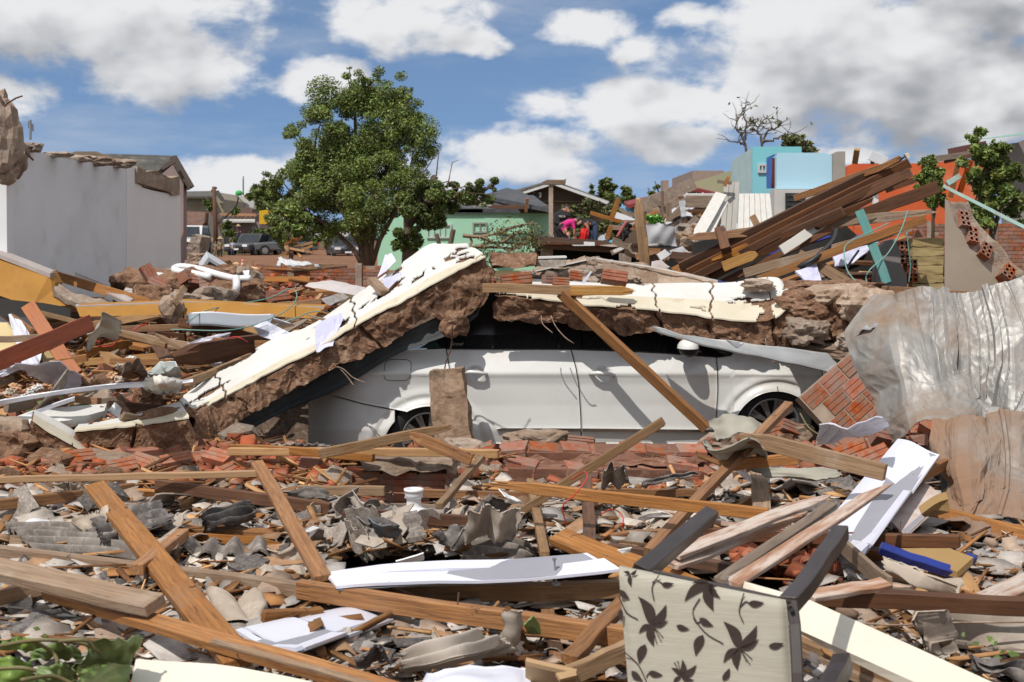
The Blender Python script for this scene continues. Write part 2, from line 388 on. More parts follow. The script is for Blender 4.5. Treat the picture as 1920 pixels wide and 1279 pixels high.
def bez(rows, u, v):
 """smooth (Catmull-Rom) surface through a net of control points"""
 def cr(p, t):
  n = len(p) - 1
  if n == 0: return p[0]
  x = t * n; i = min(int(x), n - 1); f = x - i
  p1, p2 = p[i], p[i + 1]
  if n == 1: return p1 * (1 - f) + p2 * f
  p0 = p[i - 1] if i > 0 else p1 * 2 - p2
  p3 = p[i + 2] if i + 2 <= n else p2 * 2 - p1
  return (p1 * 2 + (p2 - p0) * f + (p0 * 2 - p1 * 5 + p2 * 4 - p3) * f * f + (p1 * 3 - p0 - p2 * 3 + p3) * f ** 3) * .5
 return cr([cr(r, u) for r in rows], v)
def bil(rows, u, v):
 f = lambda r, t: r[-1] if t >= 1 else r[int(t * (len(r) - 1))].lerp(r[int(t * (len(r) - 1)) + 1], t * (len(r) - 1) % 1)
 return f([f(r, u) for r in rows], v)
def sheet(name, rows, m, nu=16, nv=10, th=.006, disp=None, sharp=False, edge=0.0, parent=None, seed=0, smooth=True, holes=None, **k):
 """thick sheet through control rows (points (px,py,depth-or-height)); disp(u,v)->offset along normal (m); edge = ragged border (m)"""
 rows = [[pt(p) for p in r] for r in rows]
 rr = random.Random(seed)
 pts = [[(bil if sharp else bez)(rows, i / nu, j / nv) for i in range(nu + 1)] for j in range(nv + 1)]
 nor = []
 for j in range(nv + 1):
  nor.append([])
  for i in range(nu + 1):
   a = pts[j][min(i + 1, nu)] - pts[j][max(i - 1,0)]; b = pts[min(j + 1, nv)][i] - pts[max(j - 1,0)][i]
   n = a.cross(b); n = n.normalized() if n.length > 1e-12 else V((0,0,1))
   if n.dot(C0 - pts[j][i]) < 0: n = -n
   nor[-1].append(n)
 for j in range(nv + 1):
  for i in range(nu + 1):
   if disp: pts[j][i] = pts[j][i] + nor[j][i] * disp(i / nu, j / nv)
   if edge:
    q = V((0,0,0)); c = pts[nv // 2][nu // 2]
    if i in (0, nu) or j in (0, nv):
     dv = (c - pts[j][i]).normalized(); q = dv * (edge * rr.random())
    pts[j][i] = pts[j][i] + q
 W1 = nu + 1; n1 = W1 * (nv + 1)
 vs = [p for r in pts for p in r]
 vs += [pts[j][i] - nor[j][i] * th for j in range(nv + 1) for i in range(W1)]
 fs = []; live = set()
 for j in range(nv):
  for i in range(nu):
   if holes and holes((i + .5) / nu, (j + .5) / nv): continue
   live.add((i, j)); a = j * W1 + i
   fs.append((a, a + 1, a + 1 + W1, a + W1)); fs.append((n1 + a, n1 + a + W1, n1 + a + 1 + W1, n1 + a + 1))
 nf = len(fs)
 for (i, j) in live:
  a = j * W1 + i
  for (di, dj, p, q) in ((0,-1, a, a + 1),(1,0, a + 1, a + 1 + W1),(0,1, a + 1 + W1, a + W1),(-1,0, a + W1, a)):
   if (i + di, j + dj) not in live: fs.append((p, q, q + n1, p + n1))
 o = make(name, vs, fs, m, parent, smooth=False, **k)
 if smooth: o.data.polygons.foreach_set('use_smooth', [q < nf for q in range(len(o.data.polygons))]); o.data.update()
 return o
def corr(nw, amp, axis=0, cr=0.0, seed=0):
 return lambda u, v: amp * math.sin(2 * math.pi * nw * (u if axis == 0 else v)) + (cr * noise.noise(V((u * 3 + seed, v * 3, seed))) if cr else 0)
def slab(name, outline, th, m, parent=None, nrm=None, **k):
 """flat piece of real thickness from an outline; th in metres, extruded away from the camera (or along nrm)"""
 ps = [pt(p) for p in outline]
 c = sum(ps, V((0,0,0))) / len(ps)
 n = V((0,0,0))
 for i in range(len(ps)): n += (ps[i] - c).cross(ps[(i + 1) % len(ps)] - c)
 n = n.normalized() if n.length > 1e-9 else V((0,1,0))
 if n.dot(c - C0) < 0: n = -n
 if nrm is not None: n = V(nrm).normalized()
 b = MB(); b.prism(ps, n * th)
 return b.build(name, m, parent, **k)
def plank(a, b, w_, t_, mode='c', m=None, roll=0, name='plank', parent=None, split=0, bend=0.0, seed=None, **k):
 """a,b centre line ends; w_ = wide side (m), t_ = thin side (m); mode c: wide side stands facing the camera, u: lies flat.
 split: 1 = splintered at b, 2 = at a, 3 = both"""
 A, B = pt(a), pt(b); L = (B - A).length; x = (B - A).normalized()
 hint = V((0,0,1)) if mode == 'u' else V((C0.x - (A.x + B.x) / 2, C0.y - (A.y + B.y) / 2,0)).normalized()
 if mode == 'f': hint = (C0 - (A + B) / 2).normalized()
 n = (hint - x * hint.dot(x)).normalized()
 n = (Matrix.Rotation(R(roll),3, x) @ n).normalized()
 y = n.cross(x).normalized()
 fr = Matrix((x, y, n)).transposed().to_4x4(); fr.translation = (A + B) / 2
 rr = random.Random(seed if seed is not None else int(L * 9973) + int(A.x * 131))
 ns = 10 if bend else 5
 xs = [-L / 2 + L * i / ns for i in range(ns + 1)]
 ny = 3 if split else 1
 vs = []; fs = []
 ch = min(w_, t_) * .07
 sec = []
 for i in range(ny + 1): sec.append((-w_ / 2 + w_ * i / ny, t_ / 2))
 for i in range(ny + 1): sec.append((w_ / 2 - w_ * i / ny, -t_ / 2))
 K = len(sec)
 for i, xx in enumerate(xs):
  f = (xx / L) ** 2 * 4
  wob = (rr.uniform(-.004,.004), rr.uniform(-.003,.003))
  for q, (yy, zz) in enumerate(sec):
   dx = rr.uniform(-.003,.003)
   if i == ns and split & 1: dx += rr.uniform(-.22,.05) * min(.9, L * .5) * (1 if q % 2 else .4)
   if i == 0 and split & 2: dx += rr.uniform(-.05,.22) * min(.9, L * .5) * (1 if q % 2 else .4)
   sc_ = 1.0
   if (i == ns and split & 1) or (i == 0 and split & 2): sc_ = .45
   vs.append(fr @ V((xx + dx, yy * sc_ + wob[0], zz * sc_ + wob[1] + bend * (1 - f))))
 for i in range(ns):
  for q in range(K):
   a_, b_ = i * K + q, i * K + (q + 1) % K
   fs.append((a_, b_, b_ + K, a_ + K))
 fs.append(tuple(range(K))[::-1]); fs.append(tuple(range(ns * K, ns * K + K)))
 o = make(name, vs, fs, m or wood, parent, frame=fr, **k)
 bv = o.modifiers.new('bevel', 'BEVEL'); bv.width = .003; bv.segments = 1; bv.limit_method = 'ANGLE'; bv.angle_limit = R(50)
 return o
def rock(name, c, size, m, seed, sub=3, rough_=.35, rot=None, parent=None, box=.0, **k):
 """broken lump; box -> 1 makes it blocky"""
 bm = bmesh.new(); bmesh.ops.create_icosphere(bm, subdivisions=sub, radius=1)
 o3 = V((seed * 3.1, seed * 1.7, seed * .9)); ro = rot or Matrix.Rotation(seed * 1.3,3, 'Z')
 vs = []
 for v in bm.verts:
  p = v.co.copy()
  if box:
   mx = max(abs(p.x), abs(p.y), abs(p.z)); p = p.lerp(p / mx, box)
  d = noise.fractal(p * 1.3 + o3,.8,2.2,4) * rough_ + abs(noise.noise(p * 4 + o3)) * rough_ * .25
  p = p * (1 + d)
  vs.append(V(c) + ro @ V((p.x * size[0], p.y * size[1], p.z * size[2])))
 fs = [tuple(q.index for q in f.verts) for f in bm.faces]; bm.free()
 return make(name, vs, fs, m, parent, **k)
def wire(name, pts, r, m, parent=None, n=6, k6=5, **k):
 P_ = [pt(p) for p in pts]; out = []
 N = (len(P_) - 1) * n
 for i in range(N + 1): out.append(bez([P_], i / N, 0))
 b = MB(); b.tube(out, r, k6)
 return b.build(name, m, parent, smooth=True, **k)
# ------------------------------------------------------------------ the setting: ground, road, rubble bed
def grid_surface(name, xs, ys, fz, m, kind='structure'):
 nx, ny = len(xs), len(ys)
 vs = [V((x, y, fz(x, y))) for y in ys for x in xs]
 fs = [(j * nx + i, j * nx + i + 1,(j + 1) * nx + i + 1,(j + 1) * nx + i) for j in range(ny - 1) for i in range(nx - 1)]
 return make(name, vs, fs, m, frame=Matrix(), smooth=True, kind=kind)
def lin(a, b, n): return [a + (b - a) * i / n for i in range(n + 1)]
ysf = lin(-30,12,12) + lin(12.5,28,30) + lin(30,140,40) + lin(160,600,12) + [900,1500,2600,5000]
xsf = [-3000,-1200,-500,-200] + lin(-100,100,60) + [200,500,1200,3000]
grid_surface('ground', xsf, ysf, T, grassy)
grid_surface('dirt_road', lin(-17.5,-3.0,14), lin(24,118,40), lambda x, y: T(x, y) + .012 + .02 * noise.noise(V((x, y, 0))), soil)
grid_surface('yard_soil', lin(-13,14,30), lin(-2,23.6,40), lambda x, y: T(x, y) + .006, soil)
def bedz(x, y):
 k = ss(2.0,3.2, y)
 z = G(x, y) - .13 + .07 * noise.noise(V((x * 5, y * 5,3))) + .05 * noise.noise(V((x * 13, y * 13,3)))
 f = 1 - ss(21,25, y)
 edge = min(ss(-13.5,-12.3, x),1 - ss(10.2,11.4, x)) * f * k
 carpit = ss(-3.1,-2.5, x) * (1 - ss(2.9,3.3, x)) * ss(9.9,10.35, y) * (1 - ss(12.5,13.0, y))
 z = z * (1 - carpit) + .06 * carpit
 return T(x, y) - .05 + (z - T(x, y) + .05) * edge
grid_surface('rubble_mound', lin(-13.5,11.5,330), lin(2.0,25,300), bedz, bed)
# ------------------------------------------------------------------ far scenery
glass_d = mat('dark_window_glass', (.02,.025,.03),(.03,.035,.04), scale=3, rough=.15)
glass_b = mat('boarded_window', (.5,.32,.17),(.38,.24,.13), scale=3, rough=.7)
asph = mat('dark_tile_roof', (.075,.08,.09),(.05,.053,.06),(.11,.11,.12), scale=3, rough=.85, bump=.4, bscale=20, bdist=.02)
roof_r = mat('old_clay_roof', (.17,.085,.055),(.1,.06,.045), scale=3, rough=.95, bump=.5, bscale=14, bdist=.03)
roof_g = mat('mossy_grey_roof', (.10,.095,.085),(.06,.058,.05),(.16,.15,.13), scale=2.5, rough=.95, bump=.4, bscale=16, bdist=.02)
def block(name, pts, d, deep, m, parent, dd=None):
 """wall: outline in picture measures at distance d (or per point), going back `deep` metres"""
 return slab(name, [p if len(p) == 3 else (p[0], p[1], d) for p in pts], deep, m, parent, nrm=(0,1,0))
def rect(x0, y0, x1, y1): return [(x0, y0),(x1, y0),(x1, y1),(x0, y1)]
def window(parent, x0, y0, x1, y1, d, glass=glass_d, frame_m=None, bars=1, fr=.05):
 """frame proud of the wall, pane inside it as a sub-part"""
 a, b = P(x0, y0, d), P(x1, y1, d); y = a.y - .06
 fm = frame_m or flat('window_frame_white', (.55,.55,.55))
 mb = MB()
 mb.box((a.x - fr, y, b.z - fr),(a.x, y + .12, a.z + fr)); mb.box((b.x, y, b.z - fr),(b.x + fr, y + .12, a.z + fr))
 mb.box((a.x, y, a.z),(b.x, y + .12, a.z + fr)); mb.box((a.x, y, b.z - fr),(b.x, y + .12, b.z))
 for k in range(1, bars + 1):
  xx = a.x + (b.x - a.x) * k / (bars + 1); mb.box((xx - .02, y + .01, b.z),(xx + .02, y + .10, a.z))
 f = mb.build('window', fm, parent)
 p = MB(); p.box((a.x, y + .075, b.z),(b.x, y + .085, a.z)); p.build('pane', glass, f)
 return f
def root_at(name, px, py, d, *a):
 p = P(px, py, d); return empty(name, (p.x, d, T(p.x, d)), *a)
# damaged white building on the left
wb = empty('damaged_white_building', (-6.3,19,1.0), 'roofless white building with broken parapet beside the yellow wall', 'building')
F1 = [(15,640,15.75),(15,300,15.75),(38,262,16.14),(55,272,16.44),(75,285,16.8),(95,291,17.2),(130,297,17.9),(160,303,18.6),(190,307,19.3),(237,311,20.6),(237,600,20.6)]
slab('wall', F1,.2, render_w, wb, nrm=(-1,0,0))
F2 = [(237.5,600,20.62),(237.5,309,20.62),(247,311,20.85),(257,316,21.1),(258,342,21.13),(268,352,21.4),(285,357,21.8),(312,362,22.5),(338,368,23.2),(340,590,23.25)]
slab('wall', F2,.2, mat('skylit_white_render', (.85,.825,.79),(.80,.775,.745), scale=1.2, rough=.9, bump=.15, bscale=30, bdist=.004), wb, nrm=(-1,0,0))  # second face coloured lighter and warmer to imitate its different shading
slab('wall', [(-60,640,15.7),(-60,318,15.7),(-10,330,15.7),(12,330,15.7),(14.5,640,15.7)],.2, render_w, wb, nrm=(0,1,0))
slab('broken_ring_beam', [(257.5,342,21.0),(257.5,312,21.0),(275,322,21.5),(290,320,21.8),(320,334,22.6),(337,330,23.1),(337,366,23.1),(325,366,22.7),(318,360,22.5),(300,357,22.2),(268,350,21.4)],.26, concrete_g, wb, nrm=(-1,0,0))
for (cx_, cy_, d_, s_, sd) in ((8,262,15.4,(.16,.2,.42),3),(-12,215,15.5,(.13,.2,.3),5),(26,300,15.8,(.1,.2,.2),8),(60,276,16.4,(.13,.1,.06),6),(8,325,15.45,(.16,.15,.12),9),(100,290,17.3,(.25,.1,.04),7),(180,303,19.0,(.3,.1,.06),17),(150,298,18.4,(.25,.1,.05),19),(215,306,20.0,(.3,.12,.07),27)):
 rock('broken_masonry_edge', P(cx_, cy_, d_), s_, concrete_g, sd, 3,.4, parent=wb, box=.5)
bk = MB(); bk.tube([P(0,255,15.3), P(12,260,15.3), P(30,268,15.4), P(52,290,15.6), P(62,300,15.7)],.012); bk.tube([P(4,222,15.3), P(12,195,15.3), P(30,184,15.2), P(42,180,15.2)],.01)
bk.build('bent_rebar', rust, wb)
mb = MB(); mb.tube([P(57,262,30), P(57,225,30)],.03); mb.box(P(52,240,30), P(56,228,30.1)); mb.box(P(60,246,30), P(63,233,30.1))
tag(mb.build('antenna_mast', steel), 'small antenna mast above the white building at far left', 'antenna')
# gabled house behind it
gh = root_at('gabled_house', 300,330,30, 'pink house with mossy grey gable roof behind the white building', 'house')
pinkw = flat('dusty_pink_wall', (.31,.235,.225))
block('wall', [(270,500),(270,320),(330,299),(344,330),(344,500)],28.5,.3, pinkw, gh)
slab('roof', [(118,286,27),(190,288,27),(331,292,28),(296,321,27),(230,314,26.6),(170,302,26.5)],.12, roof_g, gh, nrm=(0,.3,-1))
slab('roof', [(328,291,27.4),(364,350,27.4),(360,353,33),(330,300,33)],.13, roof_g, gh, nrm=(-.9,0,-.5))
slab('fascia', [(296,319,27.2),(330,291,27.2),(364,350,27.2),(355,350,27.2),(330,304,27.2),(301,321,27.2)],.05, mat('fascia_brown', (.11,.075,.065), scale=4), gh, nrm=(0,1,0))
slab('roof_debris', [(130,290,25.5),(140,284,25.5),(180,284,25.5),(200,292,25.5),(232,296,25.5),(215,300,25.5)],.1, wood_grey, gh)
def simple_house(name, label, wall_pts, d, deep, wm, wins=(), roofs=(), cat='house', glass=glass_d):
 r = root_at(name, sum(p[0] for p in wall_pts) / len(wall_pts),440, d, label, cat)
 block('wall', wall_pts, d, deep, wm, r)
 for wn in wins: window(r, *wn, d, glass=glass)
 for (pts, th, m_, n_) in roofs: slab('roof', pts, th, m_, r, nrm=n_)
 return r
simple_house('town_house', 'two storey beige town house with grey roof, left of the leaning pole', [(342,445),(342,368),(392,368),(405,360),(419,374),(419,445)],130,12, flat('aged_beige_wall', (.33,.28,.21)),
    ((349,370,366,380),(371,370,388,380)),(([(336,368,128),(400,368,128),(402,358,138),(338,359,138)],.2, roof_g, (0,0,-1)),([(399,358,129),(409,357,129),(422,378,129),(415,378,129)],.3, roof_g, (0,1,0))))
simple_house('town_house', 'boxy white town house with two dark windows and a green water tank', rect(420,367,476,430),140,12, flat('town_white', (.56,.55,.51)),((428,383,440,390),(457,383,466,390)))
b = MB(); b.lathe([(0,0),(.3,.05),(.4,.25),(.3,.5),(0,.6)], Matrix.Translation(P(448,367,139)),10)
tag(b.build('water_tank', flat('bright_green_plastic', (.06,.42,.10)), smooth=True), 'bright green water tank on the boxy white town house', 'water tank')
simple_house('town_shed', 'small brown shed in front of the boxy white town house', [(452,425),(452,392),(463,388),(473,392),(473,425)],118,5, flat('shed_brown', (.16,.10,.08)), cat='shed')
bh = simple_house('clay_roof_house', 'damaged house with old clay roof beneath the leaning pole', [(345,480),(345,425),(385,408),(395,400),(420,445),(420,480)],95,8, flat('dim_grey_wall', (.17,.15,.14)),(),
    (([(340,420,94),(378,424,94),(398,398,96),(347,396,100)],.2, roof_r, (0,0,-1)),([(393,397,94),(399,397,94),(424,438,94),(419,440,94)],.3, roof_r, (0,1,0))))
slab('porch_roof', [(345,440,90),(400,452,90),(402,447,93),(347,428,93)],.15, wood_grey, bh)
ph = simple_house('mauve_house', 'low mauve walled house with white eave beyond the dirt road', rect(430,416,487,470),88,8, flat('mauve_wall', (.26,.19,.19)),((474,427,479,443),),(([(426,414,86),(478,414,86),(478,411,92),(416,411,92)],.12, flat('eave_white', (.5,.48,.45)),(0,0,-1)),))
for k in range(9):
 x = 412 + k * 8; plank((x, 411 - (k % 3),92),(x + 10,400 + (k * 5) % 5,95),.12,.08, 'u', wood_dark, name='roof_timber', parent=ph)
plank((412,402,92),(480,403,92),.18,.1, 'c', wood, name='roof_timber', parent=ph)
simple_house('yellow_sided_shed', 'shed with bright yellow wall left of the tree canopy', [(486,420),(486,395),(503,393),(500,420)],80,4, flat('bright_yellow', (.60,.36,.01)), cat='shed')
o = slab('white_tarpaulin', [(503,412,76),(510,394,76),(532,392,76),(545,402,76),(535,422,76),(505,420,76)],.3, flat('tarp_grey_white', (.55,.56,.57)), nrm=(0,1,0)); tag(o, 'grey white tarpaulin roof beside the yellow shed', 'tarpaulin')
# green house
gr = root_at('green_house', 870,440,38, 'mint green house with dark tiled roof behind the broken slab', 'house')
mint = mat('mint_wall', (.36,.64,.43),(.33,.60,.43),(.39,.65,.49), scale=.6, rough=.85, bump=.1, bscale=20, dirt=(.36,.5,.36), dirt_amt=(.6,.9), dirt_scale=.7)
wv = [(708,530),(708,389),(1029,391),(1029,530)]
block('wall', wv, 42,.25, mint, gr)
block('wall', [(708,530),(708,389),(711,389),(711,530)],42.26,8, mint, gr)
slab('roof', [(800,390,41.9),(1034,392,41.9),(1000,366,45),(870,366,45)],.14, asph, gr, nrm=(0,0,-1))
slab('roof', [(905,366,44),(950,352,49),(975,358,49),(1030,386,46),(1030,390,40)],.14, asph, gr, nrm=(0,0,-1))
slab('roof', [(812,392,41.9),(862,366,46),(905,378,46),(905,392,41.9)],.14, asph, gr, nrm=(0,0,-1))
plank((916,387,41.4),(1030,390,41.4),.12,.1, 'c', wood_dark, name='roof_timber', parent=gr)
plank((1008,392,41.2),(1022,396,41.3),.15,.1, 'c', wood_dark, name='roof_timber', parent=gr)
window(gr, 803,423,844,444,42, glass=glass_b, bars=3)
window(gr, 889,420,911,434,42, glass=flat('faded_shutter', (.2,.17,.15)), bars=1, frame_m=flat('frame_grey', (.3,.28,.25)))
o = sheet('crumpled_foil', [[(888,378,41),(900,372,41),(918,376,41)],[(886,388,40.8),(903,386,40.7),(922,386,40.8)]], zinc, 10,6,.02, disp=lambda u, v: .12 * noise.noise(V((u * 5, v * 4,1))), smooth=False)
tag(o, 'crumpled silver sheet on the roof edge of the mint green house', 'metal sheet')
plank((986,398,41),(989,372,40.9),.1,.1, 'c', wood, name='broken_rafter', label='short broken rafter hanging over the mint green wall', cat='rafter')
bp = root_at('brown_house', 1050,400,60, 'brown gable ended house with white barge boards behind the concrete post', 'house')
brw = flat('brown_wall', (.145,.105,.075)); wht = flat('barge_white', (.62,.62,.62))
block('wall', [(962,440),(962,366),(1036,345),(1140,384),(1140,440)],60,10, brw, bp)
slab('roof', [(955,362,59),(1036,339,59),(1036,337,71),(958,358,71)],.2, roof_g, bp, nrm=(0,0,-1))
slab('roof', [(1036,339,59),(1144,379,59),(1142,377,71),(1036,337,71)],.2, roof_g, bp, nrm=(0,0,-1))
slab('barge_board', [(968,364,58.8),(1032,343,58.8),(1032,348,58.8),(972,367,58.8)],.1, wht, bp, nrm=(0,1,0))
slab('barge_board', [(1042,343,58.8),(1142,378,58.8),(1138,383,58.8),(1042,348,58.8)],.1, wht, bp, nrm=(0,1,0))
block('lower_band', rect(1005,377,1090,379),59.7,.2, flat('band_tan', (.2,.14,.09)), bp)
block('chimney', rect(963,355,985,367),62,3, flat('tan_block', (.25,.2,.17)), bp)
ac = root_at('air_conditioner', 1008,366,59.6); ac.location.z = P(1008,371,59).z; WM[ac.name] = Matrix.Translation(ac.location); tag(ac, 'white air conditioner unit on the brown gable wall', 'air conditioner')
block('casing', rect(1001,361,1015,370.5),59.4,.5, white_pl, ac)
b = MB(); b.lathe([(.02,0),(.14,0),(.14,.03),(.02,.03)], Matrix.Translation(P(1006,366,59.38)) @ Matrix.Rotation(R(90),4, 'X'),12); b.build('fan_grille', black, ac)
# concrete post with cap
po = root_at('concrete_post', 1033,440,32, 'tall slim concrete post with broken cap rising by the mint house corner', 'post')
block('shaft', rect(1029,347,1037,490),32,.11, concrete_g, po)
block('cap', [(1017,346),(1017,341),(1027,337),(1058,337),(1062,335),(1060,346)],31.95,.3, wood_grey, po)
# right-hand houses
yb = root_at('cyan_shed', 1290,380,42, 'low cyan wooden house with red roof edge behind the sofa', 'house')
block('wall', [(1180,420),(1205,377),(1300,355),(1345,364),(1345,420)],42,6, mat('cyan_boards', (.07,.33,.46),(.06,.28,.40), scale=1, stretch=(8,8,.3), rough=.8), yb)
for x in (1236,1262,1284,1306,1328): block('batten', rect(x, 362, x + 1.6,400),41.95,.04, flat('cyan_batten', (.05,.27,.38)), yb)
slab('roof', [(1178,384,41.5),(1302,352,41.5),(1300,349,48),(1170,378,48)],.12, flat('oxide_red', (.22,.03,.03)), yb, nrm=(0,0,-1))
slab('roof', [(1302,352,41.5),(1348,363,41.5),(1348,361,48),(1300,349,48)],.12, flat('oxide_red', (.22,.03,.03)), yb, nrm=(0,0,-1))
simple_house('olive_house', 'tall olive green side wall sloping up beside the turquoise house', [(1250,420),(1250,358),(1300,342),(1386,315),(1392,313),(1392,420)],46,.25, mat('olive_wall', (.34,.34,.21),(.31,.31,.19), scale=.6, rough=.9, dirt=(.28,.28,.2), dirt_amt=(.5,.8), dirt_scale=1), cat='wall')
simple_house('brick_house', 'unpainted brick building with flat top behind the olive wall', rect(1299,320,1358,350),62,8, flat('raw_brick_wall', (.32,.23,.19), scale=8), cat='building')
simple_house('chimney_stack', 'square brick chimney left of the unpainted brick building', rect(1243,338,1254,380),55,.8, flat('raw_brick_wall', (.32,.23,.19)), cat='chimney')
tq = root_at('turquoise_house', 1430,360,36, 'turquoise two storey house with one tiny window behind the pale blue house', 'house')
slab('wall', [(1371,540,38),(1371,303,38),(1410,277,36),(1410,540,36)],.2, flat('pale_aqua_wall', (.42,.55,.57)), tq, nrm=(.3,1,0))
block('wall', [(1410.3,540),(1410.3,275),(1503,275),(1503,540)],36,.3, mat('turquoise_wall', (.17,.53,.56),(.22,.53,.62), scale=.5, rough=.85), tq)
window(tq, 1424,311,1434,321,36)
lb = root_at('pale_blue_house', 1500,380,31, 'pale blue house shell with white base and dark door', 'house')
block('wall', [(1456,354.5),(1456,286.5),(1544,286.5),(1560,291),(1560,354.5)],31,.2, mat('pale_blue_wall', (.40,.62,.74),(.38,.60,.72), scale=.5, rough=.85), lb)
slab('door_jamb', [(1437,353,33),(1437,296,33),(1455.6,287,31),(1455.6,290,31),(1448,295,31.8),(1446,353,31.8)],.15, flat('jamb_blue', (.04,.17,.55)), lb, nrm=(.2,1,0))
block('doorway', rect(1444,296,1456,353),33.5,.1, flat('dark_red_inside', (.12,.02,.02)), lb)
block('base_wall', [(1452,560),(1452,355),(1546,355),(1546,350),(1560,350),(1560,560)],30.7,.5, flat('white_base', (.56,.54,.51)), lb)
block('brick_edge', rect(1560,291,1562.5,350),31.05,.2, brick, lb)
block('pillar', [(1562.5,540),(1562.5,288),(1570,284),(1585,284),(1585,540)],30.9,.3, flat('bare_render', (.34,.31,.27)), lb)
dr = block('door', rect(1473,362,1509,430),30.62,.05, flat('dark_metal_door', (.02,.025,.025)), lb)
for k in range(3): block('door_slat', rect(1476,366 + k * 9,1506,368 + k * 9),30.6,.02, flat('door_slat', (.05,.055,.055)), dr)
oh = root_at('orange_house', 1680,380,32, 'bright orange house with broken roof timbers behind the plank pile', 'house')
org = mat('orange_wall', (.62,.115,.03),(.55,.10,.03), scale=.8, rough=.85, bump=.1, dirt=(.6,.25,.15), dirt_amt=(.5,.7), dirt_scale=.6)
block('wall', [(1588,540),(1588,312),(1600,307),(1735,306),(1790,300),(1850,300),(1850,540)],33,.3, org, oh)
slab('wall', [(1585,540,33),(1585,335,33),(1574,330,36),(1574,540,36)],.2, org, oh)
for (a, b_, w_, mm) in (((1740,300),(1860,283),.14, wood_grey),((1778,287),(1850,272),.2, flat('maroon_sheet', (.10,.035,.03))),((1770,303),(1830,290),.1, wood_dark),((1860,290),(1935,262),.12, wood_grey),((1800,360),(1820,300),.14, wood_red),((1782,370),(1798,300),.12, wood),((1660,357),(1735,330),.15, wood_dark),((1603,306),(1607,280),.14, wood_light),((1636,306),(1637,290),.1, wood_grey)):
 plank((a[0], a[1],31.5),(b_[0], b_[1],31.2), w_, .08, 'c', mm, name='roof_timber', parent=oh)
plank((1630,291,31),(1662,304,31),.22,.1, 'c', paper_w, name='fascia', parent=oh)
block('downpipe', rect(1638,345,1647,400),31.5,.12, white_pl, oh)
gw = simple_house('grey_rendered_house', 'tall grey rendered wall with pale green roof edge at the right border', [(1888,560),(1888,290),(1900,268),(2060,262),(2060,560)],27,.3, mat('grey_render', (.25,.22,.2),(.2,.175,.16), scale=1, rough=.95, spots=(9,.66,(.4,.14,.07))),(),(([(1780,268,27),(1960,248,26),(1960,243,26),(1900,252,27)],.1, flat('pale_green_roof', (.3,.48,.42)),(0,1,0)),))
# brick garden walls, each brick a part
def grooved(lx, ly, lz, n=3, both=True):
 """ribbed clay block: x long, y deep, z high; ribs on the faces -y and +z"""
 prof = [(-ly / 2,-lz / 2)]; g = .006
 for k in range(n):
  z0 = -lz / 2 + lz * k / n; z1 = -lz / 2 + lz * (k + 1) / n
  if k: prof += [(-ly / 2 + g, z0 + .002),(-ly / 2, z0 + .005)]
  prof += [(-ly / 2, z1 - .004)]
  if k < n - 1: prof += [(-ly / 2 + g, z1 - .001)]
 prof += [(-ly / 2, lz / 2),(ly / 2, lz / 2),(ly / 2,-lz / 2)]
 k = len(prof); vs = [(-lx / 2, y, z) for y, z in prof] + [(lx / 2, y, z) for y, z in prof]
 fs = [(j, (j + 1) % k, (j + 1) % k + k, j + k) for j in range(k)] + [tuple(range(k))[::-1], tuple(range(k, 2 * k))]
 return vs, fs
def mesh_of(name, vf, ms, idx=None):
 me = bpy.data.meshes.new(name); me.from_pydata([V(v) for v in vf[0]],[], vf[1])
 for m_ in (ms if isinstance(ms, list) else [ms]): me.materials.append(m_)
 if idx: me.polygons.foreach_set('material_index', idx)
 return me
def inst(name, me, fr, parent=None, **k):
 o = bpy.data.objects.new(name, me); col.objects.link(o); WM[o.name] = fr
 if parent: o.parent = parent; o.matrix_basis = WM[parent.name].inverted() @ fr
 else: o.matrix_basis = fr
 return tag(o, **k)
def boxvf(x, y, z): 
 b = MB(); b.box((-x / 2,-y / 2,-z / 2),(x / 2, y / 2, z / 2)); return b.v, b.f
plain_brick = [mesh_of('wall_brick', boxvf(.19,.1,.062), brick), mesh_of('wall_brick', boxvf(.185,.1,.06), brick)]
def brick_wall(label, px0, px1, pytop, d, rows, posts):
 a, b = P(px0, pytop, d), P(px1, pytop, d); n = int((b.x - a.x) / .2); zt = a.z
 r = empty('brick_wall', ((a.x + b.x) / 2, d, T(0, d)), label, 'wall')
 mb = MB(); mb.box((a.x, d + .012, T(0, d) - .2),(b.x, d + .12, zt - .01)); mb.build('mortar_core', mortar, r)
 cnt = 0
 for j in range(rows):
  for i in range(n):
   if cnt > 292: break
   x = a.x + .1 + i * .2 + (.1 if j % 2 else 0)
   if x > b.x: continue
   if rnd.random() < .02: continue
   if j == 0 and rnd.random() < .12: continue
   fr = Matrix.Translation((x, d + .05 + rnd.uniform(-.004,.004), zt - .035 - j * .073)) @ Matrix.Rotation(rnd.uniform(-.01,.01),4, 'Y')
   inst('brick', plain_brick[cnt % 2], fr, r); cnt += 1
 for p in posts:
  block('post', rect(p - 6, pytop - 4, p + 6, pytop + 90), d - .04,.2, concrete_g, r)
brick_wall('low red brick garden wall with two concrete posts below the big tree', 458,725,498,27.5,10,(545,672))
brick_wall('red brick wall behind the broken beige wall at right', 1700,1935,419,24,12,(1745,1865))
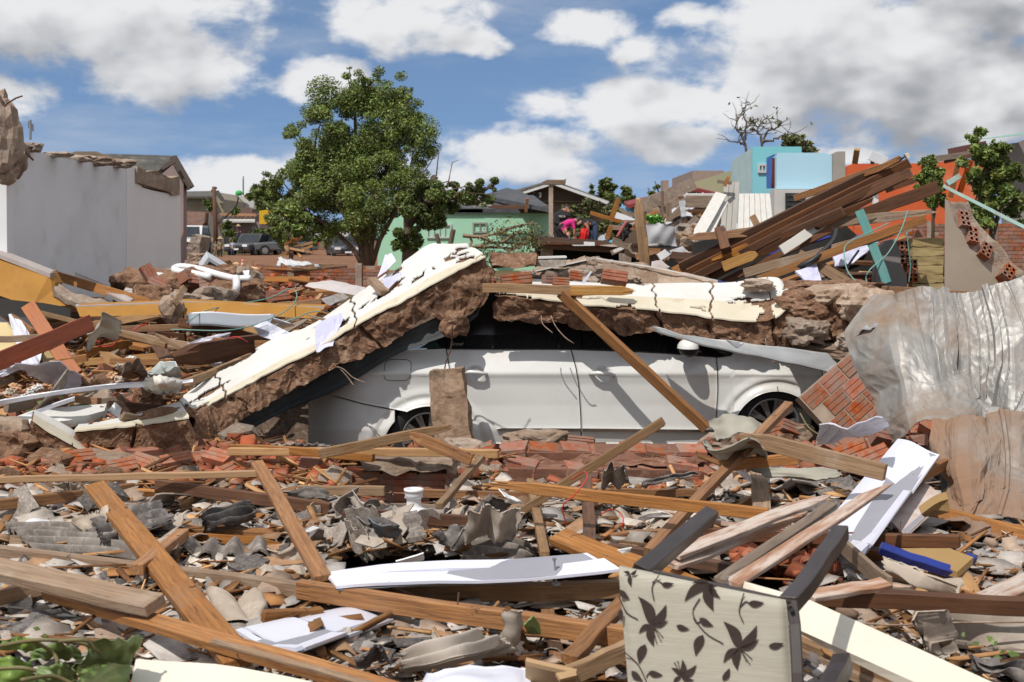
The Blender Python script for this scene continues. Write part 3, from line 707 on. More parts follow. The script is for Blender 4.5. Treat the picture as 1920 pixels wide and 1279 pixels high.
# ------------------------------------------------------------------ trees
def rot_to(d): return V(d).to_track_quat('Z', 'Y').to_matrix()
def leaf_cloud(name, centres, n, size, m, parent, seed, wind=V((0,0,0)), tone=(.75,1.35)):
 """many small folded leaves round branch tips; one mesh"""
 rg = np.random.default_rng(seed)
 cs = np.array([list(c[0]) + [c[1]] for c in centres]); wgt = cs[:, 3] ** 2; wgt /= wgt.sum()
 pick = rg.choice(len(cs), n, p=wgt)
 dirs = rg.normal(size=(n, 3)); dirs /= np.linalg.norm(dirs, axis=1)[:, None]
 rad = cs[pick, 3] * rg.random(n) ** .5
 pos = cs[pick, :3] + dirs * rad[:, None] * np.array([1,1,.8])
 a = rg.normal(size=(n, 3)) + np.array(list(wind)) * 1.0; a /= np.linalg.norm(a, axis=1)[:, None]
 b = np.cross(a, rg.normal(size=(n, 3))); b /= np.linalg.norm(b, axis=1)[:, None]
 s = size * rg.uniform(.6,1.3, n)[:, None]
 v = np.stack([pos - a * s, pos + b * s * .42, pos + a * s, pos - b * s * .42],1).reshape(-1,3)
 cl = rg.uniform(tone[0], tone[1], len(cs))[pick] * rg.uniform(.5,1.6, n)
 hue = rg.uniform(.8,1.3, n)
 t = np.stack([cl * hue, cl, cl * .9, np.ones(n)],1); t = np.repeat(t, 4,0)
 fs = np.arange(4 * n).reshape(-1,4)
 me = bpy.data.meshes.new(name); me.vertices.add(4 * n); org_ = np.array(WM[parent.name].translation) if parent else np.zeros(3)
 me.vertices.foreach_set('co', (v - org_).ravel()); me.loops.add(4 * n); me.loops.foreach_set('vertex_index', fs.ravel())
 me.polygons.add(n); me.polygons.foreach_set('loop_start', np.arange(0,4 * n, 4)); me.polygons.foreach_set('loop_total', np.full(n, 4)); me.update()
 at = me.color_attributes.new('tint', 'FLOAT_COLOR', 'POINT'); at.data.foreach_set('color', t.astype(np.float32).ravel())
 me.materials.append(m); o = bpy.data.objects.new(name, me); col.objects.link(o); o.parent = parent; o['kind'] = 'stuff'
 return o
def branches(tips, starts, depth, rr, spread, length, mb, r0, lean=V((0,0,0)), up=.3):
 for (p, d, r) in starts:
  L = length * rr.uniform(.7,1.25); pts = [p]; dd = d.copy()
  for k in range(3):
   dd = (dd + V((rr.uniform(-1,1), rr.uniform(-1,1), rr.uniform(-1,1))) * .22 + lean * .1 + V((0,0, up * .15))).normalized()
   pts.append(pts[-1] + dd * L / 3)
  mb.tube(pts, r, 5, r2=r * .55, cap=False)
  tips.append((pts[-1], depth))
  if depth <= 2: tips.append((pts[2], depth))
  if depth > 0:
   ns = [(pts[-1],(dd + V((rr.uniform(-1,1), rr.uniform(-1,1), rr.uniform(-.6,1))) * spread).normalized(), r * .6) for _ in range(rr.choice((2,3)))]
   if depth > 1: ns.append((pts[2],(dd + V((rr.uniform(-1,1), rr.uniform(-1,1), rr.uniform(-.6,1))) * spread * 1.3).normalized(), r * .45))
   branches(tips, ns, depth - 1, rr, spread, length * .74, mb, r0, lean, up)
def blob_tree(label, px, d, blobs, nleaf, leaf, trunks, m=leafm, seed=1, name='leafy_tree', limbs=True, cat='tree', group=None, kindm=bark, fat=.09, tone=(.72,1.35), dep=2):
 """crown from picture-measured clumps (px,py,r px); trunks: list of pixel polylines; limbs run from trunk tips into the clumps"""
 base = P(px, 500, d); r = empty(name, (base.x, d, T(base.x, d)), label, cat, group)
 rr = random.Random(seed); mb = MB(); cs = []; tipsl = []
 for tr in trunks:
  pts = [P(q[0], q[1], d + (q[2] if len(q) > 2 else 0)) for q in tr]; pts[0].z = min(pts[0].z, T(pts[0].x, d) - .05) if tr is trunks[0] else pts[0].z
  mb.tube(pts, fat * (1.0 if tr is trunks[0] else .7),7, r2=fat * .35); tipsl += pts[len(pts) // 2:]
 mb.build('trunk', kindm, r, smooth=True)
 lm = MB()
 for (x, y, rp) in blobs:
  R_ = rp * d / FPX
  c = P(x, y, d + rr.uniform(-1,1) * R_ * 1.2)
  near = sorted(tipsl, key=lambda t: (t - c).length + .6 * max(0, t.z - c.z))[0]
  mid = (near + c) / 2 + V((rr.uniform(-.1,.1), rr.uniform(-.1,.1),-.08)) * R_ * 2
  if limbs: lm.tube([near, mid, c], fat * .3,5, r2=fat * .1, cap=False)
  for k in range(max(5, int(R_ * 14))):
   v_ = V((rr.gauss(0,1), rr.gauss(0,1), rr.gauss(0,1))).normalized() * R_ * rr.uniform(.1,.95)
   e = c + v_; cs.append((e, R_ * rr.uniform(.2,.5)))
   if k % 4 == 0: cs.append((c + v_.normalized() * R_ * rr.uniform(.95,1.2), R_ * rr.uniform(.12,.3)))
   if limbs: lm.tube([c, (c + e) / 2 + V((rr.uniform(-1,1), rr.uniform(-1,1), rr.uniform(-1,1))) * R_ * .1, e], fat * .1,4, r2=fat * .04, cap=False)
 if lm.v: lm.build('limbs', kindm, r, smooth=True)['kind'] = 'stuff'
 cs += [(P(x + rr.uniform(-1,1) * rp, y + rr.uniform(-1,1) * rp, d), rp * d / FPX * .72) for x, y, rp in blobs] if rp * d / FPX > .09 else []
 if nleaf: leaf_cloud('crown', cs, nleaf, leaf, m, r, seed, wind=V((.9,0,.15)), tone=tone)
 return r
rr = random.Random(4)
big = [(522,330,26),(520,375,26),(800,250,14),(790,310,24),(655,190,52),(700,175,50),(745,190,46),(760,235,42),(690,235,62),(640,260,60),(600,235,42),(575,275,44),(560,320,46),(615,320,62),(680,310,70),(740,290,58),(775,285,32),(760,340,50),(700,370,60),(640,375,56),(580,375,48),(545,370,36),(530,400,34),(555,430,34),(590,430,36),(720,415,42),(660,425,36),(775,375,36),(620,440,26),(548,238,24),(652,145,14),(655,128,5),(790,262,18),(770,180,16),(508,350,18),(515,425,24),(700,150,18)]
blob_tree('large windswept broadleaf tree with several trunks behind the brick wall', 690,34, big, 170000,.036,
   [[(690,505),(688,470),(680,420),(672,360),(668,280),(665,200)],[(694,505),(697,460),(705,400),(722,330),(735,250)],[(686,505),(675,460),(650,410),(615,350),(590,280)],[(684,505),(665,470),(625,430),(580,400)],[(696,500),(712,450),(745,390),(770,320)],[(690,480),(668,440),(640,380),(625,300)]], seed=3, fat=.11)
big2 = [(770,400,40),(815,380,34),(800,345,26),(855,378,28),(895,352,18),(925,345,12),(905,372,16),(760,440,30),(830,415,14),(775,465,18),(850,345,12)]
bt = blob_tree('storm snapped tree with thick dark trunk and branch bent over the mint house', 766,31.5, big2,36000,.042,
   [[(766,520),(766,470),(765,430),(762,395)],[(764,420),(800,380),(850,368),(905,358)],[(765,410),(790,365),(818,330)]], seed=8, fat=.20, tone=(.5,1.0))
for (pts) in ([(790,330),(810,300),(818,290)],[(830,360),(870,350),(930,352)],[(818,330),(822,290),(826,284)],[(840,345),(848,305),(860,300)],[(800,352),(840,340),(880,362),(935,365)]):
 b = MB(); b.tube([P(x, y, 31.3) for x, y in pts],.02,5, r2=.006); b.build('broken_twig', bark, bt)
blob_tree('small leafy tree with storm debris caught in it, left of the big tree', 545,29.5,[(535,400,26),(555,440,22),(520,440,18),(575,410,16),(590,455,10)],6500,.055,
   [[(546,500),(545,470),(540,430),(535,400)],[(546,490),(556,450),(570,420)]], seed=12, fat=.05)
for k in range(11):
 a_ = rr.uniform(0,6.28); x = 545 + rr.uniform(-12,12); y = 462 + rr.uniform(-10,12)
 plank((x, y, 29.2),(x + 45 * math.cos(a_), y + 13 * math.sin(a_),29.0),.05,.03, 'c', rr.choice((wood_grey, wood_light, wood)), name='caught_branch', label='broken stick caught in the small leafy tree', cat='stick', group='sticks caught in the small leafy tree')
blob_tree('distant dark tree left of the big tree', 500,110,[(498,362,18),(510,375,18),(490,382,14),(505,392,14)],2600,.28,[[(500,425),(500,380)]], seed=14, fat=.2, tone=(.55,.8))
blob_tree('round topped conifer beyond the brown house', 1135,90,[(1128,352,12),(1138,345,10),(1145,360,14),(1130,372,16),(1148,378,12),(1108,362,5),(1110,350,3)],3200,.2,[[(1135,420),(1135,350)],[(1109,410),(1109,345)]], seed=15, fat=.15, tone=(.5,.8))
blob_tree('smaller dark tree right of the round topped conifer', 1178,92,[(1178,360,11),(1184,372,11),(1170,375,10)],1800,.2,[[(1178,420),(1178,360)]], seed=16, fat=.13, tone=(.5,.8))
blob_tree('wind thinned tree above the red roof edge', 1275,80,[(1268,352,8),(1280,340,7),(1262,362,8),(1285,335,5),(1232,350,5),(1225,365,7)],900,.16,[[(1262,420),(1262,370),(1272,345),(1285,335)],[(1262,380),(1235,360),(1228,340)],[(1255,400),(1222,370),(1215,352)]], seed=17, fat=.1, tone=(.5,.8))
blob_tree('leafy lime green tree in front of the grey rendered house', 1845,22,[(1828,262,15),(1835,290,26),(1860,300,30),(1880,275,18),(1820,315,24),(1850,345,32),(1885,335,28),(1870,385,34),(1830,385,26),(1900,370,24),(1905,405,22),(1840,415,20),(1908,330,14)],15000,.06,[[(1862,480),(1860,420),(1855,350),(1845,290)],[(1862,440),(1880,370),(1890,300)],[(1860,430),(1835,360),(1825,270)]], seed=18, fat=.06)
blob_tree('bushy green shrub tree before the orange house', 1745,23,[(1738,318,18),(1760,325,16),(1735,345,20),(1760,350,22),(1745,375,20),(1770,380,14),(1738,300,10)],13000,.045,[[(1750,440),(1750,380),(1742,320)],[(1750,410),(1762,340)]], seed=19, fat=.04)
# bare trees on the ridge
def bare(label, px, d, polys, seed, twigs=40, leaves=0, lm=leaf_dry):
 base = P(px, 450, d); r = empty('bare_tree', (base.x, d, T(base.x, d)), label, 'tree'); mb = MB(); rr_ = random.Random(seed); tips = []
 for pl in polys:
  pts = [P(x, y, d) for x, y in pl]; f = [bez([pts], i / (4 * len(pl)),0) for i in range(4 * len(pl) + 1)]
  f = [q + V((rr_.uniform(-1,1), rr_.uniform(-1,1), rr_.uniform(-1,1))) * .04 for q in f]
  mb.tube(f, .055 if pl is polys[0] else .045,5, r2=.012); tips += f[len(f) // 3:]
 mb.build('trunk', bark, r, smooth=True); tb = MB(); ends = []
 for k in range(twigs):
  p = rr_.choice(tips); q = p
  dr_ = V((rr_.uniform(-1,1), rr_.uniform(-.5,.5), rr_.uniform(-.1,1))).normalized(); pp = [p]
  for s in range(4): dr_ = (dr_ + V((rr_.uniform(-1,1),0, rr_.uniform(-.8,1))) * .5).normalized(); q = q + dr_ * .15; pp.append(q)
  tb.tube(pp, .016,4, r2=.005, cap=False); ends += [(pp[-1],.22),(pp[2],.18)]
 tb.build('twigs', bark, r)
 if leaves: leaf_cloud('sparse_leaves', ends, leaves, .09, lm, r, seed, tone=(.5,.9))
 return r
bare('bare twisted tree, the taller one above the turquoise house', 1395,44,[[(1397,420),(1397,285),(1390,255),(1380,240),(1384,220),(1398,200)],[(1396,275),(1399,240),(1396,215),(1399,196)],[(1394,270),(1382,265),(1366,266)]],31,26,36)
bare('bare forked tree right of the tall twisted one', 1430,42,[[(1428,420),(1428,272),(1420,250),(1425,232),(1440,220)],[(1430,270),(1442,245),(1458,240),(1463,228)],[(1432,268),(1450,262),(1475,252),(1485,250)]],33,26,60)
blob_tree('pale feathery bushes rising behind the pale blue house', 1490,40,[(1475,262,9),(1488,256,10),(1500,262,10),(1515,270,11),(1480,275,10),(1505,278,10),(1525,280,6)],1500,.1,[[(1490,340),(1490,270)]], m=leaf_dry, seed=41, fat=.03, cat='bush')
# brush behind the people, fallen branch
blob_tree('olive green bushes behind the three people', 1105,39,[(1085,400,24),(1120,405,26),(1150,420,22),(1090,435,24),(1130,445,24),(1165,450,18),(1065,395,12),(1100,385,12),(1165,400,10),(1070,430,16),(1150,392,12)],16000,.06,[[(1110,480),(1110,420)]], m=leaf_dry, seed=42, fat=.03, cat='bush', tone=(.5,1.1))
fb = root_at('fallen_branch', 930,460,27, 'fallen branch with bare forked limbs lying before the mint green wall', 'branch')
mb = MB()
for pl in ([(868,442),(900,444),(935,438),(965,446),(1005,455)],[(880,470),(884,450),(872,443)],[(884,468),(915,456),(960,456),(1010,462)],[(900,444),(925,455),(950,470)],[(930,440),(955,428),(990,420),(1005,420)],[(890,462),(930,464),(975,466)],[(940,455),(965,440),(985,433)]):
 mb.tube([bez([[P(x, y, 27 + .1 * i) for i, (x, y) in enumerate(pl)]], k / 12,0) for k in range(13)],.045,5, r2=.01)
mb.build('limb', mat('bare_pale_branch', (.29,.2,.13),(.2,.14,.09), scale=9, rough=.9), fb)
leaf_cloud('dry_leaves', [(P(x, y, 27),.35) for x, y in ((900,478),(960,448),(985,455),(925,446),(945,430),(1000,450),(915,472),(975,470),(990,435),(1005,442),(895,486))],1300,.04, leaf_dry, fb, 5, tone=(.5,1.1))
tag(wire('tree_stump', [(838,490,29),(845,455,29),(850,430,29)],.06, bark), 'dark splintered trunk stump leaning before the boarded window', 'tree stump')
tag(wire('tree_stump', [(820,492,29),(824,465,29),(818,438,29)],.05, bark), 'thin dark stump just left of the leaning splintered trunk', 'tree stump')
# roof top tree line far away
leaf_cloud('distant_woods', [(V((x, 330 + rr.uniform(-15,15), T(0,330) + rr.uniform(0,5))), rr.uniform(3,6)) for x in lin(-260,260,110)],26000,.9, leafm, None, 77, tone=(.5,.8))
# ------------------------------------------------------------------ far street: poles, wires, cones, vehicles
pl = empty('utility_pole', P(403,480,82), 'dark wooden utility pole leaning above the clay roof house', 'pole')
b = MB(); b.tube([P(405,486,82), P(404,420,82), P(401,350,82)],.17,8, r2=.12); b.build('shaft', wood_dark, pl, smooth=True)
b = MB(); b.tube([P(396,358,82), P(407,352,82)],.06); b.build('cross_arm', wood_dark, pl)
tag(wire('leaning_pole', [(370,460,80),(385,420,80),(388,398,80)],.12, wood_dark), 'short snapped pole leaning left of the utility pole', 'pole')
tag(wire('guy_wire', [(402,425,82),(440,390,82),(447,368,82)],.05, black), 'slack cable running from the utility pole to the green tank', 'cable')
tag(wire('radio_mast', [(456,366,138),(456,330,138)],.09, steel), 'thin radio mast above the boxy white town house', 'mast')
blob_tree('green hedge in front of the clay roof house', 445,84,[(392,385,8),(440,455,11),(455,462,11),(432,440,8),(470,465,9),(425,425,8),(445,395,6),(466,366,8),(480,440,10)],4200,.2,[[(450,500),(450,460)]], seed=44, fat=.03, limbs=False, cat='hedge', tone=(.55,.9))
def cone(px, py, d, label):
 c = P(px, py, d); h = 20 * d / FPX
 r = empty('traffic_cone', c, label, 'traffic cone', 'orange traffic cones on the dirt road')
 Mx = Matrix.Translation(c); og = flat('cone_orange', (.75,.085,.02)); wh = flat('cone_white', (.75,.72,.7))
 def ring(n, z0, z1, m_):
  b_ = MB(); f = lambda z: h * (.2 - .16 * z); b_.lathe([(f(z0), z0 * h),(f(z1), z1 * h)], Mx, 12); b_.build(n, m_, r, smooth=True)
 ring('body', 0.04,.38, og); ring('band', .38,.52, wh); ring('body', .52,.7, og); ring('band', .7,.8, wh); ring('tip', .8,1.0, og)
 b_ = MB(); b_.box((-.28 * h, -.28 * h, 0),(.28 * h, .28 * h, .04 * h), fr=Mx); b_.build('base', og, r)
cone(390,506,40, 'orange traffic cone nearer the white building')
cone(455,503,44, 'orange traffic cone above the end of the brick wall')
def far_car(kind, px, py, wpx, d, yaw, paint, label, lights=True):
 """small parked vehicle: lofted body, cabin, windows, wheels, lamps, plate"""
 L = 4.3; c = P(px, py, d); W_ = 1.75
 r = empty(kind, c, label, 'pickup truck' if kind == 'pickup_truck' else 'car')
 fr = Matrix.Translation(c) @ Matrix.Rotation(yaw, 4, 'Z'); tyre = flat('far_tyre', (.015,.015,.016)); gl = glass_d
 up = 1.0 if kind == 'pickup_truck' else .8
 prof = [(-2.15,.4),(-2.12,.75),(-1.9, up),(-.9, up + .08),(1.6, up + .05),(2.1, up - .05),(2.15,.5),(2.1,.35),(-2.05,.35)]
 b_ = MB(); b_.prism([fr @ V((x, -W_ / 2, z)) for x, z in prof], fr.to_3x3() @ V((0, W_, 0))); ob_ = b_.build('body', paint, r)
 bv = ob_.modifiers.new('bevel', 'BEVEL'); bv.width = .09; bv.segments = 2
 top = up + .62; x1 = 2.0 if kind != 'pickup_truck' else .7
 b_ = MB(); q = [(-.9, up),(-.35, top),(x1 - .5, top),(x1 - .05, up)]
 b_.prism([fr @ V((x, -W_ / 2 + .12, z)) for x, z in q], fr.to_3x3() @ V((0, W_ - .24,0))); cb = b_.build('cabin', paint, r)
 for sy in (-1,1):
  b_ = MB(); y0 = sy * (W_ / 2 - .118); q = [(-.72, up + .08),(-.32, top - .09),(x1 - .55, top - .09),(x1 - .25, up + .08)]
  b_.prism([fr @ V((x, y0, z)) for x, z in q], fr.to_3x3() @ V((0, sy * .012,0))); b_.build('side_window', gl, cb)
 b_ = MB(); b_.quad(*[fr @ V(p) for p in ((-.90,-.7, up + .05),(-.90,.7, up + .05),(-.41,.62, top - .06),(-.41,-.62, top - .06))]); b_.build('windscreen', gl, cb)
 b_ = MB(); b_.quad(*[fr @ V(p) for p in ((x1 - .02,-.7, up + .08),(x1 - .02,.7, up + .08),(x1 - .45,.62, top - .06),(x1 - .45,-.62, top - .06))]); b_.build('rear_window', gl, cb)
 for sx in (-1.35,1.35):
  for sy in (-1,1):
   b_ = MB(); f2 = fr @ Matrix.Translation((sx, sy * (W_ / 2 - .08),.34)) @ Matrix.Rotation(R(90),4, 'X')
   b_.lathe([(.0,-.11),(.34,-.11),(.34,.11),(.0,.11)], f2,14); wh_ = b_.build('wheel', tyre, r)
   b_ = MB(); b_.lathe([(.0,-.13),(.2,-.12)], f2,12); b_.lathe([(.0,.13),(.2,.12)], f2,12); b_.build('rim', steel, wh_)
 if lights:
  for sy in (-1,1):
   b_ = MB(); b_.box((-2.19, sy * .62 - .17,.62),(-2.12, sy * .62 + .17,.76), fr=fr); b_.build('headlight', white_pl, r)
   b_ = MB(); b_.box((2.1, sy * .7 - .1,.6),(2.17, sy * .7 + .1,.85), fr=fr); b_.build('tail_light', flat('tail_red', (.4,.02,.02)), r)
  b_ = MB(); b_.box((-2.2,-.45,.5),(-2.13,.45,.66), fr=fr); b_.build('grille', black, r)
  b_ = MB(); b_.box((-2.22,-.2,.42),(-2.17,.2,.52), fr=fr); b_.build('number_plate', white_pl, r)
def paintm(n, c): return mat('paint_' + n, c, tuple(x * .9 for x in c), scale=2, rough=.3, coat=.5, dirt=(.2,.13,.09), dirt_amt=(.55,.9), dirt_scale=.7)
Hh = R(90)
far_car('parked_car', 478,481,40,80, Hh - .35, paintm('dark_grey', (.045,.048,.05)), 'dark grey car facing the camera on the dirt road')
far_car('pickup_truck', 492,470,50,92, Hh - .8, paintm('silver_blue', (.32,.36,.42)), 'silver pickup truck behind the dark grey car')
far_car('parked_car', 512,472,50,86, Hh - .2, paintm('grey_silver', (.26,.27,.28)), 'silver hatchback between the pickup and the small leafy tree')
far_car('parked_car', 528,480,50,80,.5, paintm('slate', (.12,.13,.14)), 'slate grey car half hidden behind the small leafy tree')
far_car('parked_car', 588,458,50,105,.3, paintm('pale_silver', (.42,.44,.46)), 'pale silver car parked sideways, leftmost of the far row')
far_car('parked_car', 628,453,50,112,.2, paintm('white_car', (.6,.6,.6)), 'white car parked in the far row beside the big tree')
far_car('parked_car', 617,443,50,130,.2, paintm('light_grey', (.5,.51,.52)), 'light grey car farthest up the dirt road')
far_car('parked_car', 560,450,50,125,.3, paintm('mid_grey', (.2,.21,.23)), 'mid grey car beneath the big tree canopy far up the road')
far_car('parked_car', 645,487,50,78, Hh + .25, paintm('charcoal', (.07,.075,.08)), 'charcoal car parked near the standing people')
far_car('parked_car', 352,480,50,60, Hh + .1, paintm('ambulance_white', (.6,.6,.6)), 'white vehicle with red roof stripe behind the white building corner')
o = block('red_roof_bar', rect(338,450,356,455),59.5,.6, red_c, None); tag(o, 'red light bar on the white vehicle by the white building', 'light bar')
# ------------------------------------------------------------------ people
def person(label, J, d, dress, name='person', hair=True, long_hair=False, cat='person', group=None, sc_=1.0, hat=None):
 """J: joint -> (px,py[,depth offset m]); dress: bone group -> material index; one continuous skinned body"""
 K = {k: P(v[0], v[1], d + (v[2] if len(v) > 2 else 0)) for k, v in J.items()}
 names = list(K); bm_ = bpy.data.meshes.new('body'); ed = [e for e in (('pelvis', 'chest'),('chest', 'neck'),('neck', 'head'),('head', 'crown'),('head', 'nose'),('chest', 'lsho'),('lsho', 'lelb'),('lelb', 'lhand'),('chest', 'rsho'),('rsho', 'relb'),('relb', 'rhand'),('pelvis', 'lhip'),('lhip', 'lknee'),('lknee', 'lfoot'),('pelvis', 'rhip'),('rhip', 'rknee'),('rknee', 'rfoot')) if e[0] in K and e[1] in K]
 up = (K['head'] - K['neck']).normalized(); s = sc_
 K['crown'] = K['head'] + up * .075 * s
 K['toe_l'] = K['lfoot'] + V((.05,-.14,-.03)) * s; K['toe_r'] = K['rfoot'] + V((.05,-.14,-.03)) * s
 names = list(K); ed += [('head', 'crown')] if ('head', 'crown') not in ed else []; ed += [('lfoot', 'toe_l'),('rfoot', 'toe_r')]
 rad = dict(pelvis=.15, chest=.15, neck=.055, head=.088, crown=.075, nose=.03, lsho=.07, rsho=.07, lelb=.045, relb=.045, lhand=.032, rhand=.032, lhip=.095, rhip=.095, lknee=.065, rknee=.065, lfoot=.045, rfoot=.045, toe_l=.035, toe_r=.035)
 c = K['pelvis'].copy(); bm_.from_pydata([K[n] - c for n in names],[(names.index(a), names.index(b)) for a, b in ed],[])
 o = bpy.data.objects.new('tmp', bm_); col.objects.link(o)
 sk = o.modifiers.new('s', 'SKIN')
 for i, n in enumerate(names):
  r_ = rad[n] * s; bm_.skin_vertices[0].data[i].radius = (r_, r_ * (.75 if n in ('pelvis', 'chest') else 1)); bm_.skin_vertices[0].data[i].use_root = (n == 'pelvis')
 o.modifiers.new('b', 'SUBSURF').levels = 1
 dg = bpy.context.evaluated_depsgraph_get(); me = bpy.data.meshes.new_from_object(o.evaluated_get(dg)); bpy.data.objects.remove(o)
 me.name = 'body'; me.materials.clear()
 for m_ in dress['mats']: me.materials.append(m_)
 seg = [(K[a] - c, K[b] - c, dress.get((a, b), dress.get(a, 0))) for a, b in ed]
 for p in me.polygons:
  q = p.center; best = 9; bi = 0
  for a, b, i in seg:
   ab = b - a; t = max(0, min(1,(q - a).dot(ab) / max(1e-9, ab.length_squared))); dd = (a + ab * t - q).length
   if dd < best: best = dd; bi = i
  p.material_index = bi; p.use_smooth = True
 foot = min(K['lfoot'].z, K['rfoot'].z)
 root = empty(name, (c.x, c.y, foot), label, cat, group)
 b = bpy.data.objects.new('body', me); col.objects.link(b); fr = Matrix.Translation(c); WM[b.name] = fr; b.parent = root; b.matrix_basis = WM[root.name].inverted() @ fr
 if hair:
  h = K['head'] + up * .035 * s; back = V((0,.03,0)); mb = MB()
  bmx = bmesh.new(); bmesh.ops.create_icosphere(bmx, subdivisions=2, radius=.108 * s)
  n0 = [h + back + v.co * (1 + .1 * noise.noise(v.co * 20)) for v in bmx.verts]; fs = [tuple(v.index for v in f.verts) for f in bmx.faces]; bmx.free()
  make('hair', n0, fs, hair_c, root, smooth=True)
  if long_hair:
   mb.tube([h + back, K['neck'] + V((-.06,.07,0)), K['neck'] * .5 + K['chest'] * .5 + V((-.10,.1,0))],.07,7, r2=.03); mb.build('ponytail', hair_c, root, smooth=True)
 if hat:
  mb = MB(); mb.lathe([(.0,.14),(.09,.12),(.1,.03),(.19,.0),(.19,-.01),(.0,.0)], Matrix.Translation(K['crown']),12); mb.build('hat', hat, root)
 if d < 50:
  for side in ('lhand', 'rhand'):
   if side not in K: continue
   p = K[side]; e = K['lelb' if side[0] == 'l' else 'relb']; dr = (p - e).normalized(); w2 = dr.cross(V((0,1,0))).normalized(); mb = MB()
   mb.prism([p + w2 * .04, p - w2 * .04, p - w2 * .035 + dr * .09, p + w2 * .035 + dr * .09], V((0,.025,0)))
   for q, L_ in enumerate((.06,.075,.07,.05)):
    s0 = p + dr * .085 + w2 * (.03 - .02 * q) + V((0,.012,0)); mb.tube([s0, s0 + dr * L_ * .6, s0 + dr * L_ + V((0,.02,-.01))],.009,5)
   s0 = p + dr * .03 + w2 * .04 + V((0,.012,0)); mb.tube([s0, s0 + w2 * .03 + dr * .03, s0 + w2 * .035 + dr * .06],.010,5)
   mb.build('hand', skin_c, root)
 return root
D_ = 36
dressA = dict(mats=[black_c, skin_c, flat('black_trousers', (.014,.014,.016))], neck=1, head=1, nose=1, pelvis=0, lhip=2, rhip=2, lknee=2, rknee=2, lfoot=2, rfoot=2)
dressA[('pelvis', 'lhip')] = 2; dressA[('pelvis', 'rhip')] = 2
dressA[('lelb', 'lhand')] = 0
person('person with long dark hair in black hoodie, one hand raised to forehead',
  dict(pelvis=(1046,425), chest=(1049,404), neck=(1056,395), head=(1060,392.5), nose=(1064,393,-.06), lsho=(1061,403,-.1), lelb=(1071,405,-.15), lhand=(1067,397,-.15), rsho=(1041,403,.1), relb=(1040,416,-.1), rhand=(1049,420,-.2),
   lhip=(1051,430,-.08), lknee=(1052,450,-.1), lfoot=(1052,471), rhip=(1043,430,.08), rknee=(1043,450), rfoot=(1042,471)), D_ + .4, dressA, long_hair=True)
dressB = dict(mats=[pink_c, skin_c, black_c], neck=1, head=1, nose=1, lelb=1, relb=1, lhip=2, rhip=2, lknee=2, rknee=2, lfoot=2, rfoot=2)
dressB[('pelvis', 'lhip')] = 2; dressB[('pelvis', 'rhip')] = 2
person('person in magenta T-shirt and black trousers bending forward',
  dict(pelvis=(1053,424), chest=(1070,417), neck=(1077,413.5), head=(1083,413), nose=(1087,417,-.03), lsho=(1074,417,-.12), lelb=(1077,430,-.15), lhand=(1077,443,-.15), rsho=(1069,414,.1), relb=(1059,430,-.12), rhand=(1063,436,-.2),
   lhip=(1054,428,-.08), lknee=(1064,446,-.1), lfoot=(1056,471), rhip=(1050,428,.08), rknee=(1058,447), rfoot=(1050,471)), D_, dressB)
dressC = dict(mats=[black_c, skin_c, jean_c], neck=1, head=1, nose=1, lelb=1, relb=1, lhip=2, rhip=2, lknee=2, rknee=2, lfoot=2, rfoot=2)
dressC[('pelvis', 'lhip')] = 2; dressC[('pelvis', 'rhip')] = 2; dressC[('lsho', 'lelb')] = 1
person('person in black T-shirt and jeans bending down holding a red cloth',
  dict(pelvis=(1115,421), chest=(1098,415), neck=(1091,416), head=(1087,419.5), nose=(1083,422,-.05), lsho=(1097,419,-.12), lelb=(1103,428,-.15), lhand=(1099,437,-.15), rsho=(1095,416,.1), relb=(1099,428), rhand=(1097,437),
   lhip=(1116,424,-.08), lknee=(1117,444,-.12), lfoot=(1113,471), rhip=(1113,424,.08), rknee=(1108,446), rfoot=(1107,471)), D_ - .1, dressC)
t3 = bpy.data.curves.new('print', 'FONT'); t3.body = 'NCA'; t3.size = .085; t3.extrude = .002; t3.align_x = 'CENTER'
to = bpy.data.objects.new('tmp', t3); col.objects.link(to); dg = bpy.context.evaluated_depsgraph_get(); tm = bpy.data.meshes.new_from_object(to.evaluated_get(dg)); bpy.data.objects.remove(to)
tm.materials.append(white_pl); hp = [o for o in col.objects if o.name == 'person'][0]
f_ = Matrix.Translation(P(1054,407.5, D_ + .22)) @ Matrix.Rotation(R(90),4, 'X'); inst('shirt_print', tm, f_, hp)
o = sheet('red_cloth', [[(1092,430,35.7),(1098,428,35.6),(1102,432,35.7)],[(1090,438,35.6),(1096,436,35.5),(1103,440,35.6)],[(1084,449,35.7),(1095,451,35.5),(1103,450,35.7)]], red_c, 14,12,.02, disp=lambda u, v: .05 * math.sin(u * 22 + v * 3))
tag(o, 'bright red cloth held by the bending person in jeans', 'cloth')
